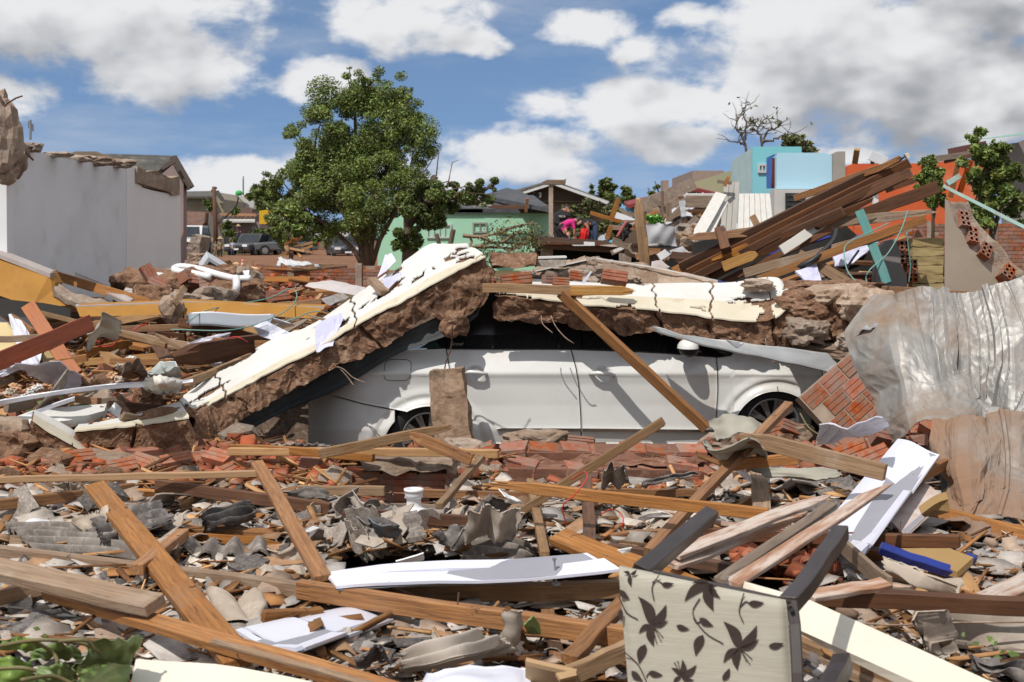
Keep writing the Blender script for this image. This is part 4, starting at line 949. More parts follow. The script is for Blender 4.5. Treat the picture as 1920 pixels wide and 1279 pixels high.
def standing(px, py0, py1, d, mats, label, lean=0, hat=None, group=None):
 H = py1 - py0; f = lambda q: py0 + H * q
 dr = dict(mats=mats, neck=1, head=1, nose=1, lelb=1, relb=1, lhip=2, rhip=2, lknee=2, rknee=2, lfoot=2, rfoot=2); dr[('pelvis', 'lhip')] = 2; dr[('pelvis', 'rhip')] = 2
 w_ = H * .1; s = H / (1.7 * FPX / d)
 person(label, dict(pelvis=(px, f(.5)), chest=(px + lean, f(.26)), neck=(px + lean, f(.16)), head=(px + lean * 1.3, f(.08)), nose=(px + lean * 1.3, f(.085),-.1),
      lsho=(px - w_ + lean, f(.2)), lelb=(px - w_ * 1.3, f(.36)), lhand=(px - w_ * .9, f(.49),-.1), rsho=(px + w_ + lean, f(.2)), relb=(px + w_ * 1.4, f(.36)), rhand=(px + w_ * 1.2, f(.5),-.1),
      lhip=(px - w_ * .5, f(.53)), lknee=(px - w_ * .6, f(.74),-.05), lfoot=(px - w_ * .7, f(.96)), rhip=(px + w_ * .5, f(.53)), rknee=(px + w_ * .5, f(.74)), rfoot=(px + w_ * .8, f(.96))), d, dr, hat=hat, sc_=s, group=group)
navy = flat('navy_cloth', (.015,.018,.035)); pale = flat('pale_shirt', (.4,.42,.5)); khaki = flat('khaki_cloth', (.22,.18,.1)); sky_b = flat('sky_blue_cloth', (.06,.35,.42)); orange_v = flat('orange_vest', (.65,.12,.03)); straw = flat('straw_hat', (.5,.4,.22))
standing(652,454,499,76,[navy, skin_c, navy], 'person in dark clothes with a yellow patch standing beside the charcoal car')
standing(664,459,497,76,[pale, skin_c, jean_c], 'person in pale shirt and jeans standing just right of the dark clothed one')
standing(684,466,498,76,[orange_v, skin_c, black_c], 'person in orange vest half hidden by the big tree trunks')
standing(447,423,450,86,[flat('plum_shirt', (.12,.05,.08)), skin_c, jean_c], 'person in a straw hat standing high before the mauve house', hat=straw)
standing(456,443,478,80,[sky_b, skin_c, navy], 'person in sky blue top standing left of the dark grey car')
standing(436,450,482,78,[pale, skin_c, jean_c], 'person in pale top standing by the green hedge')
standing(413,446,488,72,[khaki, skin_c, black_c], 'tall person in khaki standing below the leaning pole', hat=straw)
standing(404,452,486,74,[khaki, skin_c, khaki], 'shorter person in khaki left of the tall khaki one')
standing(381,458,488,68,[flat('olive_shirt', (.2,.19,.1)), skin_c, khaki], 'stooping person in olive near the broken column', lean=-3)
# ------------------------------------------------------------------ collapsed timber floor on which things lie
pf = empty('collapsed_timber_floor', (P(1110,450,31).x, 31,1.2), 'dark collapsed timber floor raised on posts in front of the three people', 'timber floor')
plank((950,472,31),(1003,445,31),.12,.1, 'c', wood_grey, name='edge_beam', parent=pf)
plank((998,446,31),(1202,462,30),.13,.12, 'c', wood_dark, name='edge_beam', parent=pf)
plank((1000,458,31.3),(1410,480,29),.2,.14, 'c', wood_dark, name='edge_beam', parent=pf)
plank((1202,462,30),(1400,470,29),.1,.1, 'c', wood_dark, name='edge_beam', parent=pf)
for k in range(14):
 x = 1005 + k * 15; plank((x, 447 + k * 1.1,31.2),(x - 2,447 + k * .95,37.8),.22,.04, 'u', rnd.choice((wood_dark, wood_grey, wood)), name='floor_board', parent=pf)
for x in (1025,1172,1330): plank((x, 462,31.4),(x, 500,31.4),.3,.25, 'c', concrete_g, name='pier', parent=pf)
slab('under_floor_shade', [(1003,462,33.5),(1420,484,31.5),(1420,530,31.5),(1003,530,33.5)],.1, blackm, pf, nrm=(0,1,0))  # black sheet stands in for the shade under the floor
fz = P(1080,471.5,36).z; mb = MB(); mb.box((P(1000,0,36).x, 34.5, fz - .2),(P(1200,0,36).x, 39, fz)); mb.build('rear_floor', wood_grey, pf)
o = slab('white_box', [(1095,453,29.5),(1115,454,29.5),(1115,461,29.5),(1095,459,29.5)],.05, white_pl); tag(o, 'small white box end lying on the dark timber floor edge', 'box')
tag(slab('white_board', [(1072,459,30),(1100,459,30),(1112,461,30),(1075,461,30)],.06, paper_w), 'thin white board stuck under the floor edge left of the white box end', 'board')
tag(slab('pale_cloth', [(1122,460,29.8),(1150,458,29.8),(1160,460,29.8),(1175,461,29.8),(1148,463,29.8)],.06, flat('pale_rag', (.6,.5,.42))), 'pale rag draped on the timber floor edge', 'rag')
tag(sheet('blue_basin', [[(1142,452,29.6),(1155,447,29.6),(1163,453,29.6)],[(1142,454,29.5),(1155,455,29.3),(1165,456,29.5)]], flat('basin_blue', (.05,.36,.55)),8,4,.02), 'small light blue basin lying on the timber floor', 'basin')
tag(slab('dark_red_bar', [(1119,457,29.7),(1122,455,29.7),(1124,460,29.7),(1118,460,29.7)],.05, flat('dark_red_paint', (.2,.02,.02))), 'tiny dark red block between the white box end and the pale rag', 'block')
# household things right of the people
tag(sheet('bin_bag', [[(1125,445,32),(1135,437,31.7),(1140,446,32)],[(1120,451,31.8),(1132,450,31.4),(1140,451,31.8)]], flat('grey_plastic', (.35,.38,.42)),8,6,.03, disp=lambda u, v: .06 * noise.noise(V((u * 4, v * 4,0)))), 'grey plastic sack right of the bending person', 'sack')
sf = empty('brown_sofa', (P(1290,455,24).x, 24,1.45), 'dark brown upholstered sofa standing on end behind the grey panel', 'sofa')
sofm = mat('brown_velour', (.075,.05,.04),(.05,.032,.027), scale=12, rough=.95)
def cushion(name, x0, y0, x1, y1, d, th, bulge, m_, parent):
 return sheet(name, [[(x0, y0, d),((x0 + x1) / 2, y0 - 1, d),(x1, y0, d)],[(x0 - .5,(y0 + y1) / 2, d),((x0 + x1) / 2,(y0 + y1) / 2, d - bulge),(x1 + .5,(y0 + y1) / 2, d)],[(x0, y1, d),((x0 + x1) / 2, y1, d),(x1, y1, d)]], m_, 8,8, th, parent=parent)
for k in range(3): cushion('back_cushion', 1270 + k * 14,412 - (2 if k == 1 else 0),1284 + k * 14,430,24,.25,.12, sofm, sf)
cushion('seat_cushion', 1272,431,1312,446,23.7,.4,.12, sofm, sf); cushion('arm', 1267,415,1273,465,23.9,.5,.05, sofm, sf); cushion('front', 1272,447,1308,468,23.8,.4,.03, sofm, sf)
o = sheet('grey_sheet_panel', [[(1206,419,20),(1240,420,19.9),(1267,422,20)],[(1206,440,20),(1238,440,19.85),(1267,442,20)],[(1207,461,20),(1240,460,19.9),(1268,462,20)]], mat('soft_grey_fabric', (.42,.42,.43),(.37,.37,.38), scale=3, rough=.7, bump=.1),18,8,.5, disp=lambda u, v: .015 * math.sin(u * 14 + v * 6))
tag(o, 'pale grey fabric covered panel beside the tall splintered plank', 'panel')
tag(block('black_base_board', [(1207,461),(1270,463),(1270,467),(1207,465)],19.9,.5, black, None), 'thin black base under the pale grey panel', 'base')
tag(slab('brown_cabinet', [(1172,430,22),(1206,432,22),(1206,458,22),(1172,455,22)],.5, flat('cabinet_brown', (.13,.085,.055))), 'brown cabinet side left of the pale grey panel', 'cabinet')
tag(sheet('black_jacket', [[(1170,422,21.8),(1178,417,21.6),(1184,424,21.8)],[(1166,452,21.8),(1174,440,21.5),(1182,438,21.8)]], black_c, 10,10,.04, disp=lambda u, v: .08 * noise.noise(V((u * 4, v * 4,2)))), 'black jacket hanging over the brown cabinet', 'jacket')
tag(wire('red_pole', [(1157,445,21.6),(1175,415,21.6)],.03, flat('red_grey_pole', (.4,.1,.1))), 'slanting red and grey pole beside the black jacket', 'pole')
leafp = empty('green_plant', P(1227,418,20), 'small bright green potted plant on the pale grey panel', 'plant')
leaf_cloud('leaves', [(P(1217 + i * 5,408 + (i % 3) * 4,20),.06) for i in range(5)],260,.04, mat('fresh_leaves', (.09,.26,.03),(.07,.2,.02), scale=4, rough=.5, tint=True, world=True), leafp, 8)
# splintered tall plank and others standing up behind the slab
plank((1196,370,12.4),(1210,502,12.6),.10,.035, 'c', wood_light, 25, split=2, name='upright_plank', label='pale splintered plank standing upright in the middle of the rubble', cat='plank')
plank((1212,446,12.3),(1214,505,12.35),.03,.02, 'c', wood_light, split=2, name='splinter', label='thin pale splinter standing beside the upright plank', cat='splinter')
plank((1159,373,20),(1147,410,20),.08,.05, 'c', wood, name='leaning_stick', label='brown stick leaning upright beyond the timber floor, upper one', cat='stick')
plank((1146,424,20),(1138,448,20),.08,.06, 'c', wood, name='leaning_stick', label='brown stick leaning upright beyond the timber floor, lower one', cat='stick')
plank((1107,399,22),(1165,416,22),.07,.05, 'c', wood, name='fallen_rafter', label='orange brown rafter slanting behind the bending person', cat='rafter')
fe = empty('white_picket_fence', P(1170,412,33), 'bit of grey white picket fence behind the leaning sticks', 'fence')
for k in range(9): block('picket', rect(1152 + k * 4,400,1154.5 + k * 4,414),33,.03, flat('picket_grey', (.4,.4,.42)), fe)
block('rail', rect(1151,405,1188,406.5),32.97,.02, flat('picket_grey', (.4,.4,.42)), fe)
# white and grey boards leaning before the blue houses
bm1 = mat('whitewashed_boards', (.62,.60,.56),(.54,.52,.48), scale=2, stretch=(8,8,.6), rough=.8, dirt=(.4,.34,.28), dirt_amt=(.58,.85), dirt_scale=2)
wpn = empty('white_board_wall', P(1420,430,21), 'white painted board wall panel leaning below the turquoise house', 'wall panel')
for k in range(6):
 t0, t1 = k / 6,(k + 1) / 6 - .012; X0, X1 = 1386 + 58 * t0,1386 + 58 * t1; Y0, Y1 = 1379 + 77 * t0,1379 + 77 * t1
 slab('board', [(X0,363 - k * .1,21),(X1,363,21),(Y1 + 2,490,20.2),(Y0 + 2,490,20.2)],.04, bm1, wpn)
gpn = empty('grey_boards', P(1368,430,20), 'grey white upright boards left of the white board wall panel', 'wall panel')
for k in range(3):
 slab('board', [(1358 + k * 9.7,341,20),(1367 + k * 9.7,341,20),(1356 + k * 10,490,19.4),(1347 + k * 10,490,19.4)],.05, flat('grey_old_board', (.4,.38,.34), bump=.2), gpn)
plank((1345,340,19.8),(1372,343,19.8),.05,.04, 'c', wood_grey, name='batten', label='short dark batten nailed atop the grey upright boards', cat='batten')
plank((1366,331,19.7),(1359,349,19.7),.05,.03, 'c', wood, name='batten', label='short crossed stick atop the grey upright boards', cat='batten')
plank((1352,364,19),(1302,452,17.8),.17,.03, 'f', bm1, roll=15, split=1, name='white_board', label='long white board leaning diagonally right of the sofa', cat='board')
plank((1356,378,19),(1312,468,17.8),.15,.03, 'f', bm1, roll=15, name='white_board', label='second white board leaning beneath the long diagonal one', cat='board')
for (a, b_, n_) in (((1413,415),(1413,432), 'a'),): plank((1410,404,19),(1424,431,19),.1,.03, 'c', wood_light, name='broken_piece', label='small broken pale plank end before the white wall panel', cat='plank')
# rubble heap between sofa and cyan shed: concrete beams, timbers
for i, (a, b_, w_, m_, lab) in enumerate((
  ((1200,388,28),(1300,345,30),.28, concrete_g, 'long fallen concrete beam sloping under the red roof edge'),
  ((1225,402,26),(1290,372,27),.22, concrete_g, 'second shorter concrete beam sloping in the far heap'),
  ((1290,366,25),(1345,366,25),.07, flat('pipe_white', (.6,.58,.55)), 'pale timber lying along the cyan shed wall'),
  ((1286,378,24),(1335,378,24),.22, wood_grey, 'grey weathered beam below the cyan shed'),
  ((1240,398,24),(1274,376,24),.12, wood_grey, 'grey broken board left of the sofa'),
  ((1206,415,23),(1232,395,23),.09, wood, 'orange brown stick over the pale grey panel'),
  ((1242,420,23),(1242,362,24),.05, wood_dark, 'thin dark post standing in the far heap'),
  ((1254,412,22),(1254,380,22),.1, wood_grey, 'stubby grey post left of the sofa'),
  ((1290,395,23),(1325,396,23),.05, wood_dark, 'dark rail above the sofa'),
  ((1283,410,22),(1278,380,22.3),.09, steel, 'bent grey steel strip above the sofa'))):
 plank(a, b_, w_, .1, 'c', m_, name='fallen_beam' if m_ in (concrete_g,) else 'plank', label=lab, cat='beam')
# ------------------------------------------------------------------ the crushed white car
car = empty('white_sedan', (P(1080,800,11.6).x, 11.6,0.0), 'white sedan crushed beneath the broken concrete slabs', 'car')
paint = mat('white_car_paint', (.68,.68,.655),(.66,.66,.635), scale=1.5, rough=.25, coat=.5, spec=.4, dirt=(.50,.42,.34), dirt_amt=(.5,.88), dirt_scale=1.3, spots=(40,.72,(.42,.33,.26)))
gloss_k = mat('gloss_black_trim', (.012,.012,.014),(.016,.016,.018), scale=2, rough=.18)
cglass = mat('dark_tinted_glass', (.012,.014,.016),(.016,.018,.02), scale=2, rough=.06, spec=.8)
chrome = mat('chrome', (.7,.7,.7),(.6,.6,.6), scale=2, rough=.15, metal=1.0)
YC = 10.7
arR = lambda x: 848 - 86 * math.sqrt(max(0,1 - ((x - 805) / 88) ** 2))
arF = lambda x: 822 - 88 * math.sqrt(max(0,1 - ((x - 1456) / 84) ** 2))
def interp(tab, x):
 if x <= tab[0][0]: return tab[0][1]
 for (a, b),(c, d_) in zip(tab, tab[1:]):
  if x <= c: return b + (d_ - b) * (x - a) / (c - a)
 return tab[-1][1]
beltT = [(578,748),(592,728),(620,705),(660,684),(700,670),(760,657),(838,654),(1070,655),(1200,660),(1343,671),(1372,676)]
fendT = [(1343,671),(1373,668),(1378,657),(1430,664),(1480,674),(1548,691),(1600,707),(1650,735),(1690,770)]
prof = [(640,.17),(655,.105),(680,.045),(699,.004),(702,.0),(706,.012),(720,.024),(760,.03),(790,.022),(806,.018),(830,.05),(860,.09)]
def coff(x, y):
 lift = 0 if x > 840 else (840 - x) * .0
 o_ = interp(prof, y if x < 1343 else y + (x - 1343) * -.01)
 if x < 700: o_ += ((700 - x) / 122) ** 2.4 * .42
 if x > 1520: o_ += ((x - 1520) / 170) ** 2.2 * .5
 for (cx_, cy_, rx, ry) in ((805,848,88,86),(1456,822,84,88)):
  q = math.hypot((x - cx_) / rx, (y - cy_) / ry)
  if q < 1.45: o_ -= .035 * (1 - ss(1.0,1.22, q)) + (.012 * ss(1.2,1.26, q) * (1 - ss(1.26,1.45, q)))
 for hx, hy in ((891,698),(1131,700)):
  q = math.hypot((x - hx) / 17,(y - hy) / 12.5)
  o_ += .04 * (1 - ss(.6,1.02, q))
 # creases knocked in by the fall
 o_ += .018 * math.exp(-((x - 1395) / 38) ** 2 - ((y - 690) / 26) ** 2) + .008 * noise.noise(V((x / 130, y / 70,4)))
 o_ += .012 * math.exp(-((x - 800) / 45) ** 2 - ((y - 668) / 10) ** 2)
 return o_
def panel(name, xl, xr, top, bot, nx=60, ny=34):
 vs = []; W1 = nx + 1
 for j in range(ny + 1):
  for i in range(nx + 1):
   u, v = i / nx, j / ny
   xm = xl(700) * (1 - u) + xr(700) * u
   y = top(xm) * (1 - v) + bot(xm) * v
   x = xl(y) * (1 - u) + xr(y) * u
   y = top(x) * (1 - v) + bot(x) * v
   vs.append(P(x, y, YC + coff(x, y)))
 fs = [(j * W1 + i, j * W1 + i + 1,(j + 1) * W1 + i + 1,(j + 1) * W1 + i) for j in range(ny) for i in range(nx)]
 n1 = len(vs); rim = [i for i in range(W1)] + [j * W1 + nx for j in range(1, ny + 1)] + [ny * W1 + i for i in range(nx - 1,-1,-1)] + [j * W1 for j in range(ny - 1,0,-1)]
 vs += [vs[q] + V((0,.035,0)) for q in rim]
 for k in range(len(rim)):
  a, b = rim[k], rim[(k + 1) % len(rim)]; fs.append((a, b, n1 + (k + 1) % len(rim), n1 + k))
 o = make(name, vs, fs, paint, car)
 o.data.polygons.foreach_set('use_smooth', [q < nx * ny for q in range(len(fs))]); o.data.update(); return o
K_ = lambda c: (lambda y: c)
doorL = lambda y: interp([(650,837),(700,845),(760,858),(830,874)], y)
doorM = lambda y: interp([(650,1069),(690,1080),(720,1085),(780,1089),(830,1090)], y)
doorF = lambda y: interp([(650,1341),(690,1345),(730,1346),(780,1343),(830,1340)], y)
bt_ = lambda x: interp(beltT, x); ft_ = lambda x: interp(fendT, x)
seam = lambda x: interp([(578,750),(600,742),(617,740),(680,757),(762,773)], x)
panel('rear_quarter', K_(590), lambda y: doorL(y) - 1.6, bt_, lambda x: max(bt_(x) + 3, seam(x) - 1 if x < 760 else arR(x)),70,30)
panel('rear_bumper', K_(578), K_(740), lambda x: seam(x) + 1, lambda x: min(836,836 if x < 718 else max(seam(x) + 3, arR(x))),50,26)
panel('rear_door', doorL, lambda y: doorM(y) - .9, bt_, lambda x: arR(x) if x < 892 else 832,66,44)
panel('front_door', lambda y: doorM(y) + .9, lambda y: doorF(y) - .9, bt_, lambda x: 832,66,44)
panel('front_fender', lambda y: doorF(y) + .9, K_(1541), ft_, lambda x: 830 if x < 1373 or x > 1539 else arF(x),70,34)
panel('front_bumper', K_(1543), K_(1690), ft_, lambda x: 830,30,24)
mb = MB()
a, b = P(600,0,11), P(1660,0,11)
mb.box((a.x + .1,10.98,.18),(b.x - .15,12.4,.98)); mb.build('underbody', blackm, car)
def top_sheet(name, tab, x0, x1, y1, m_, drop=0):
 n = 24; vs = []
 for k in range(n + 1):
  x = x0 + (x1 - x0) * k / n; p = P(x, interp(tab, x), YC + coff(x, interp(tab, x)))
  q = p.copy(); q.y = y1; q.z += .05; m2 = (p + q) / 2; m2.z += .035; vs += [p, m2, q]
 fs = []
 for k in range(n):
  for j in range(2): a = k * 3 + j; fs.append((a, a + 1, a + 4, a + 3))
 return make(name, vs, fs, m_, car, smooth=True)
top_sheet('hood', fendT, 1378,1690,12.3, paint); top_sheet('boot_lid', beltT, 580,836,12.3, paint)
mb = MB(); a, b = P(815,640,11), P(1375,640,11)
mb.prism([P(800,654,10.83), P(872,560,10.98), P(1120,570,11.0), P(1300,630,10.92), P(1372,675,10.84), P(1070,658,10.83), P(838,656,10.83)],(0,1.4,0)); mb.build('window_surround', gloss_k, car)
def glass(pts): return slab('window', pts, .01, cglass, car, nrm=(0,1,0))
glass([(873,652,10.80),(873,606,10.94),(902,594,10.96),(1045,600,10.96),(1047,654,10.80)])
glass([(1092,655,10.80),(1090,608,10.94),(1150,612,10.94),(1252,630,10.9),(1254,663,10.80)])
glass([(1330,668,10.8),(1300,640,10.87),(1305,666,10.8)])
slab('broken_quarter_glass', [(786,653,10.80),(812,637,10.86),(826,622,10.88),(818,640,10.84),(826,652,10.8)],.008, mat('teal_glass_edge', (.05,.1,.1),(.03,.06,.06), scale=8, rough=.1), car, nrm=(0,1,0))
slab('pillar_trim', [(838,653,10.79),(840,632,10.86),(870,610,10.93),(870,653,10.79)],.02, gloss_k, car, nrm=(0,1,0))
slab('pillar_trim', [(1049,653,10.785),(1047,600,10.94),(1088,604,10.94),(1090,654,10.785)],.02, gloss_k, car, nrm=(0,1,0))
slab('belt_strip', [(838,655.4,10.79),(838,653.4,10.79),(1070,653.8,10.79),(1200,658,10.79),(1343,669,10.79),(1343,671.4,10.79),(1200,661,10.79),(1070,656.2,10.79)],.02, gloss_k, car, nrm=(0,1,0))
# script badge on the pillar
def text_part(s, p, size, m_, parent, roll=0, shear=0, name='lettering', ext=.001, fr=None):
 c_ = bpy.data.curves.new('t', 'FONT'); c_.body = s; c_.size = size; c_.extrude = ext; c_.align_x = 'CENTER'; c_.align_y = 'CENTER'; c_.shear = shear
 o_ = bpy.data.objects.new('tmp', c_); col.objects.link(o_); dg_ = bpy.context.evaluated_depsgraph_get(); me_ = bpy.data.meshes.new_from_object(o_.evaluated_get(dg_)); bpy.data.objects.remove(o_)
 me_.materials.clear(); me_.materials.append(m_)
 f = fr if fr is not None else Matrix.Translation(p) @ Matrix.Rotation(R(90),4, 'X') @ Matrix.Rotation(R(roll),4, 'Z')
 return inst(name, me_, f, parent)
text_part('Grand', P(855,645,10.78),.042, flat('badge_grey', (.3,.3,.3)), car, shear=.4, name='script_badge')
# fuel flap seam, handles, mouldings
fl = []
for k in range(33):
 an = 2 * math.pi * k / 32; cx_, sy_ = math.cos(an), math.sin(an); e = .45
 x = 745.5 + 25 * math.copysign(abs(cx_) ** e, cx_); y = 694 + 20 * math.copysign(abs(sy_) ** e, sy_); fl.append(P(x + (694 - y) * .08, y, YC + coff(x, y) - .001))
mb = MB(); mb.tube(fl, .0028,5, cap=False); mb.build('fuel_flap_seam', black, car)
for hx, hy in ((891,698),(1131,700)):
 mb = MB(); f = lambda x, y, o_: P(hx + x, hy + y, YC - .03 + o_)
 mb.tube([f(-24,.5,.045), f(-20,0,.004), f(-10,-.5,-.02),(f(6,.5,-.022)), f(16,2.5,-.008), f(21,3.5,.03)],.02,8, r2=.015); mb.build('door_handle', paint, car, smooth=True)
 if hx > 1000: mb = MB(); mb.lathe([(0,0),(.009,0),(.009,.01)], Matrix.Translation(P(hx - 22, hy, 10.685)) @ Matrix.Rotation(R(-90),4, 'X'),10); mb.build('key_hole', black, car)
mb = MB(); mb.prism([P(931,805.5,10.70), P(940,803,10.70), P(1089,803.5,10.70), P(1089,808.5,10.70), P(940,807.5,10.70)],(0,.03,0)); mb.build('chrome_moulding', chrome, car)
mb = MB(); mb.prism([P(1091.5,803.5,10.70), P(1340,806,10.70), P(1340,810.5,10.70), P(1091.5,808.5,10.70)],(0,.03,0)); mb.build('chrome_moulding', chrome, car)
mb = MB(); f = Matrix.Translation(P(1289,645,10.56)) @ Matrix.Rotation(R(90),4, 'X')
prf = [(.0,.09),(.05,.085),(.09,.06),(.115,.02),(.12,-.02)]
vsn = len(mb.v); mb.lathe([(r_ * 1.0, z_) for r_, z_ in prf], Matrix.Translation(P(1290,650,10.58)) @ Matrix.Scale(.75,4,(1,0,0)) @ Matrix.Rotation(R(0),4, 'X') @ Matrix.Scale(.7,4,(0,0,1)) , 16); mi = mb.build('mirror_cap', mat('mirror_white', (.72,.72,.7),(.7,.7,.68), scale=2, rough=.3), car, smooth=True)
mb = MB(); mb.lathe([(.09,.02),(.088,-.02),(.07,-.055),(.03,-.075),(0,-.08)], Matrix.Translation(P(1292,652,10.59)),14); mb.box(P(1294,662,10.6), P(1308,655,10.85)); mb.build('mirror_housing', black, mi, smooth=False)
# wheels
def wheel(px, py):
 c = P(px, py, 10.80); fr = Matrix.Translation(c) @ Matrix.Rotation(R(90),4, 'X')   # local z -> -y (towards the camera)
 w_ = MB(); w_.lathe([(.2,-.17),(.31,-.17),(.335,-.14),(.338,.0),(.325,.035),(.30,.045),(.235,.04),(.225,.03)], fr, 48); wl = w_.build('wheel', mat('tyre_rubber', (.018,.018,.019),(.03,.028,.026), scale=12, rough=.85, dirt=(.08,.06,.045)), car, smooth=True)
 w_ = MB(); w_.lathe([(.226,.032),(.222,.038),(.212,.036),(.205,.02),(.198,-.10),(.0,-.11)], fr, 48); w_.build('rim', mat('alloy', (.42,.42,.43),(.36,.36,.37), scale=5, rough=.35, metal=.85), wl, smooth=True)
 w_ = MB(); w_.lathe([(.2,-.095),(.0,-.095)], fr, 24); w_.build('brake_disc', black, wl)
 sp = MB()
 for k in range(20):
  an = 2 * math.pi * (k // 2) / 10 + (.085 if k % 2 else -.085) + .1; m4 = fr @ Matrix.Rotation(an, 4, 'Z')
  a_ = [(.045,-.010,.0),(.045,.010,.0),(.207,.013,.028),(.207,-.013,.028)]
  sp.prism([m4 @ V(q) for q in a_],(m4.to_3x3() @ V((0,0,-.03))))
 sp.build('spokes', mat('alloy', (.42,.42,.43)), wl)
 w_ = MB(); w_.lathe([(0,.03),(.03,.028),(.035,.015),(.06,.005),(.065,-.02)], fr, 20); w_.build('hub', mat('alloy', (.42,.42,.43)), wl, smooth=True)
wheel(803,821); wheel(1448,795)
# ------------------------------------------------------------------ broken concrete slabs
def rough_slab(name, label, st, df, db, m=concrete, n=110, top='plaster', cream=.2, amp=.035, holes=.0, seed=1, th_top=.012, cat='concrete slab', cracks=(), rows=9, flat_top=0.0, creamend=1.0):
 """st: list of (front-top, back-top, front-bottom) picture points; df/db distances of front and back edges (lists or numbers)"""
 L = len(st); D1 = df if isinstance(df, list) else [df] * L; D2 = db if isinstance(db, list) else [db] * L
 FT = [P(*s[0], D1[i]) for i, s in enumerate(st)]; BT = [P(*s[1], D2[i]) for i, s in enumerate(st)]; FB = [P(*s[2], D1[i] + .03) for i, s in enumerate(st)]
 BB = [BT[i] + (FB[i] - FT[i]) for i in range(L)]
 cm = sum(FT, V((0,0,0))) / L; r = empty(name, (cm.x, cm.y, min(p.z for p in FB)), label, cat)
 nt_, nf = 8, rows
 vs = []; 
 for i in range(n + 1):
  u = i / n; ft, bt, fb, bb = (bez([q], u, 0) for q in (FT, BT, FB, BB))
  ring = [bt + (ft - bt) * (k / nt_) for k in range(nt_)] + [ft + (fb - ft) * (k / nf) for k in range(nf)] + [fb + (bb - fb) * (k / 3) for k in range(3)] + [bb + (bt - bb) * (k / 3) for k in range(3)]
  for k, p in enumerate(ring):
   q = p * 4.2 + V((seed * 7.7,0,0))
   a_ = amp * (.25 if k <= nt_ - 1 else 1.0)
   if k == nt_: a_ = amp * .35
   dv = V((noise.fractal(q, .7,2.1,5), noise.fractal(q + V((9,9,9)),.7,2.1,5) , noise.fractal(q + V((5,1,9)),.7,2.1,5)))
   rg_ = V((0,0,0))
   if k > nt_:
    t = abs(noise.noise(p * 9 + V((seed, 0,0)))); rg_ = V((0,1,0)) * (t * amp * 1.0)
    for cxp in cracks:
     rg_ += V((0,1,0)) * (.07 * math.exp(-((u - cxp - .012 * noise.noise(V((p.z * 6, cxp, 0)))) / .0045) ** 2))
   e = 0
   if i in (0, n): dv = dv * 1.6
   vs.append(p + dv * a_ + rg_)
 K = len(ring); fs = [(i * K + k, i * K + (k + 1) % K, (i + 1) * K + (k + 1) % K, (i + 1) * K + k) for i in range(n) for k in range(K)]
 fs += [tuple(range(K))[::-1], tuple(range(n * K, n * K + K))]
 make('core', vs, fs, m, r, smooth=False)
 if top:
  for part, m_, v0, v1 in (('plaster_coat', plaster_w, 0.0,1 - cream),('edge_trim', plaster_c, 1 - cream, 1.0)):
   nv = 30 if part == 'plaster_coat' else 8; pv = []; W1 = n * 4 + 1; N2 = n * 4
   for j in range(nv + 1):
    for i in range(N2 + 1):
     u = i / N2; v = v0 + (v1 - v0) * j / nv
     p = bez([BT], u, 0).lerp(bez([FT], u, 0), v)
     nz = (bez([FT], min(1, u + .01),0) - bez([FT], max(0, u - .01),0)).cross(bez([BT], u, 0) - bez([FT], u, 0)).normalized()
     if nz.z < 0: nz = -nz
     p = p + nz * (th_top + amp * .30 + .004 * noise.noise(p * 3)) + (V((0,-.012,0)) if part == 'edge_trim' and j == nv else V((0,0,0)))
     if j == nv and part == 'edge_trim': p += V((0,0,-.02)) * abs(noise.noise(p * 6))
     pv.append(p)
   live = set()
   for j in range(nv):
    for i in range(N2):
     u = (i + .5) / N2; v = v0 + (v1 - v0) * (j + .5) / nv
     q = V((u * 7 + seed * 3, v * 2.6, seed)); h = noise.fractal(q, .8,2.2,5)
     edge_ = 1.0 - .5 * ss(0,.1, v) * 1
     if h > .42 - holes - .22 * (1 - ss(0,.14, v)) - .3 * (1 - ss(0,.03, u)) - .3 * ss(.97,1, u): continue
     if part == 'edge_trim' and h > .40 - holes - .15 * ss(.7,1, v) : continue
     if part == 'edge_trim' and u > creamend: continue
     if any(abs(u - c_ - .01 * noise.noise(V((v * 5, c_, 0)))) < .0032 for c_ in cracks): continue
     live.add((i, j))
   n1 = len(pv); fv = []
   pv = pv + [p - V((0,0, th_top)) for p in pv]
   for (i, j) in live:
    a = j * W1 + i; fv.append((a, a + 1, a + 1 + W1, a + W1))
    for (di, dj, p, q) in ((0,-1, a, a + 1),(1,0, a + 1, a + 1 + W1),(0,1, a + 1 + W1, a + W1),(-1,0, a + W1, a)):
     if (i + di, j + dj) not in live: fv.append((q, p, p + n1, q + n1))
   if fv: make(part, pv, fv, m_, r)
 return r
stL = [((914,484),(880,461),(924,515)),((872,504),(848,462),(895,583)),((824,530),(809,462),(850,607)),((778,557),(768,489),(812,592)),((709,592),(712,528),(752,630)),((654,623),(641,578),(697,660)),
  ((592,660),(585,613),(641,688)),((531,690),(510,642),(572,722)),((469,724),(445,682),(508,758)),((400,760),(382,722),(440,797)),((360,782),(335,752),(372,838))]
rough_slab('fallen_concrete_slab', 'long white topped concrete slab sloping from the car roof down to lower left', stL, [10.52,10.52,10.52,10.5,10.47,10.42,10.37,10.32,10.1,9.75,9.3],[11.5] * 4 + [11.45,11.4,11.35,11.3,11.1,10.7,10.2], n=150, cream=.17, holes=.0, seed=2, cracks=(.47,.86), amp=.045)
stL2 = [((356,786),(338,757),(365,846)),((330,790),(300,768),(322,852)),((280,797),(260,782),(262,852)),((235,803),(215,790),(212,850)),((190,806),(180,797),(165,842)),((140,812),(150,798),(130,836))]
rough_slab('concrete_slab_end', 'cracked lower end of the fallen slab lying level at left', stL2,8.95,9.7, n=60, cream=.35, holes=-.22, seed=5, cracks=(.5,), amp=.03)
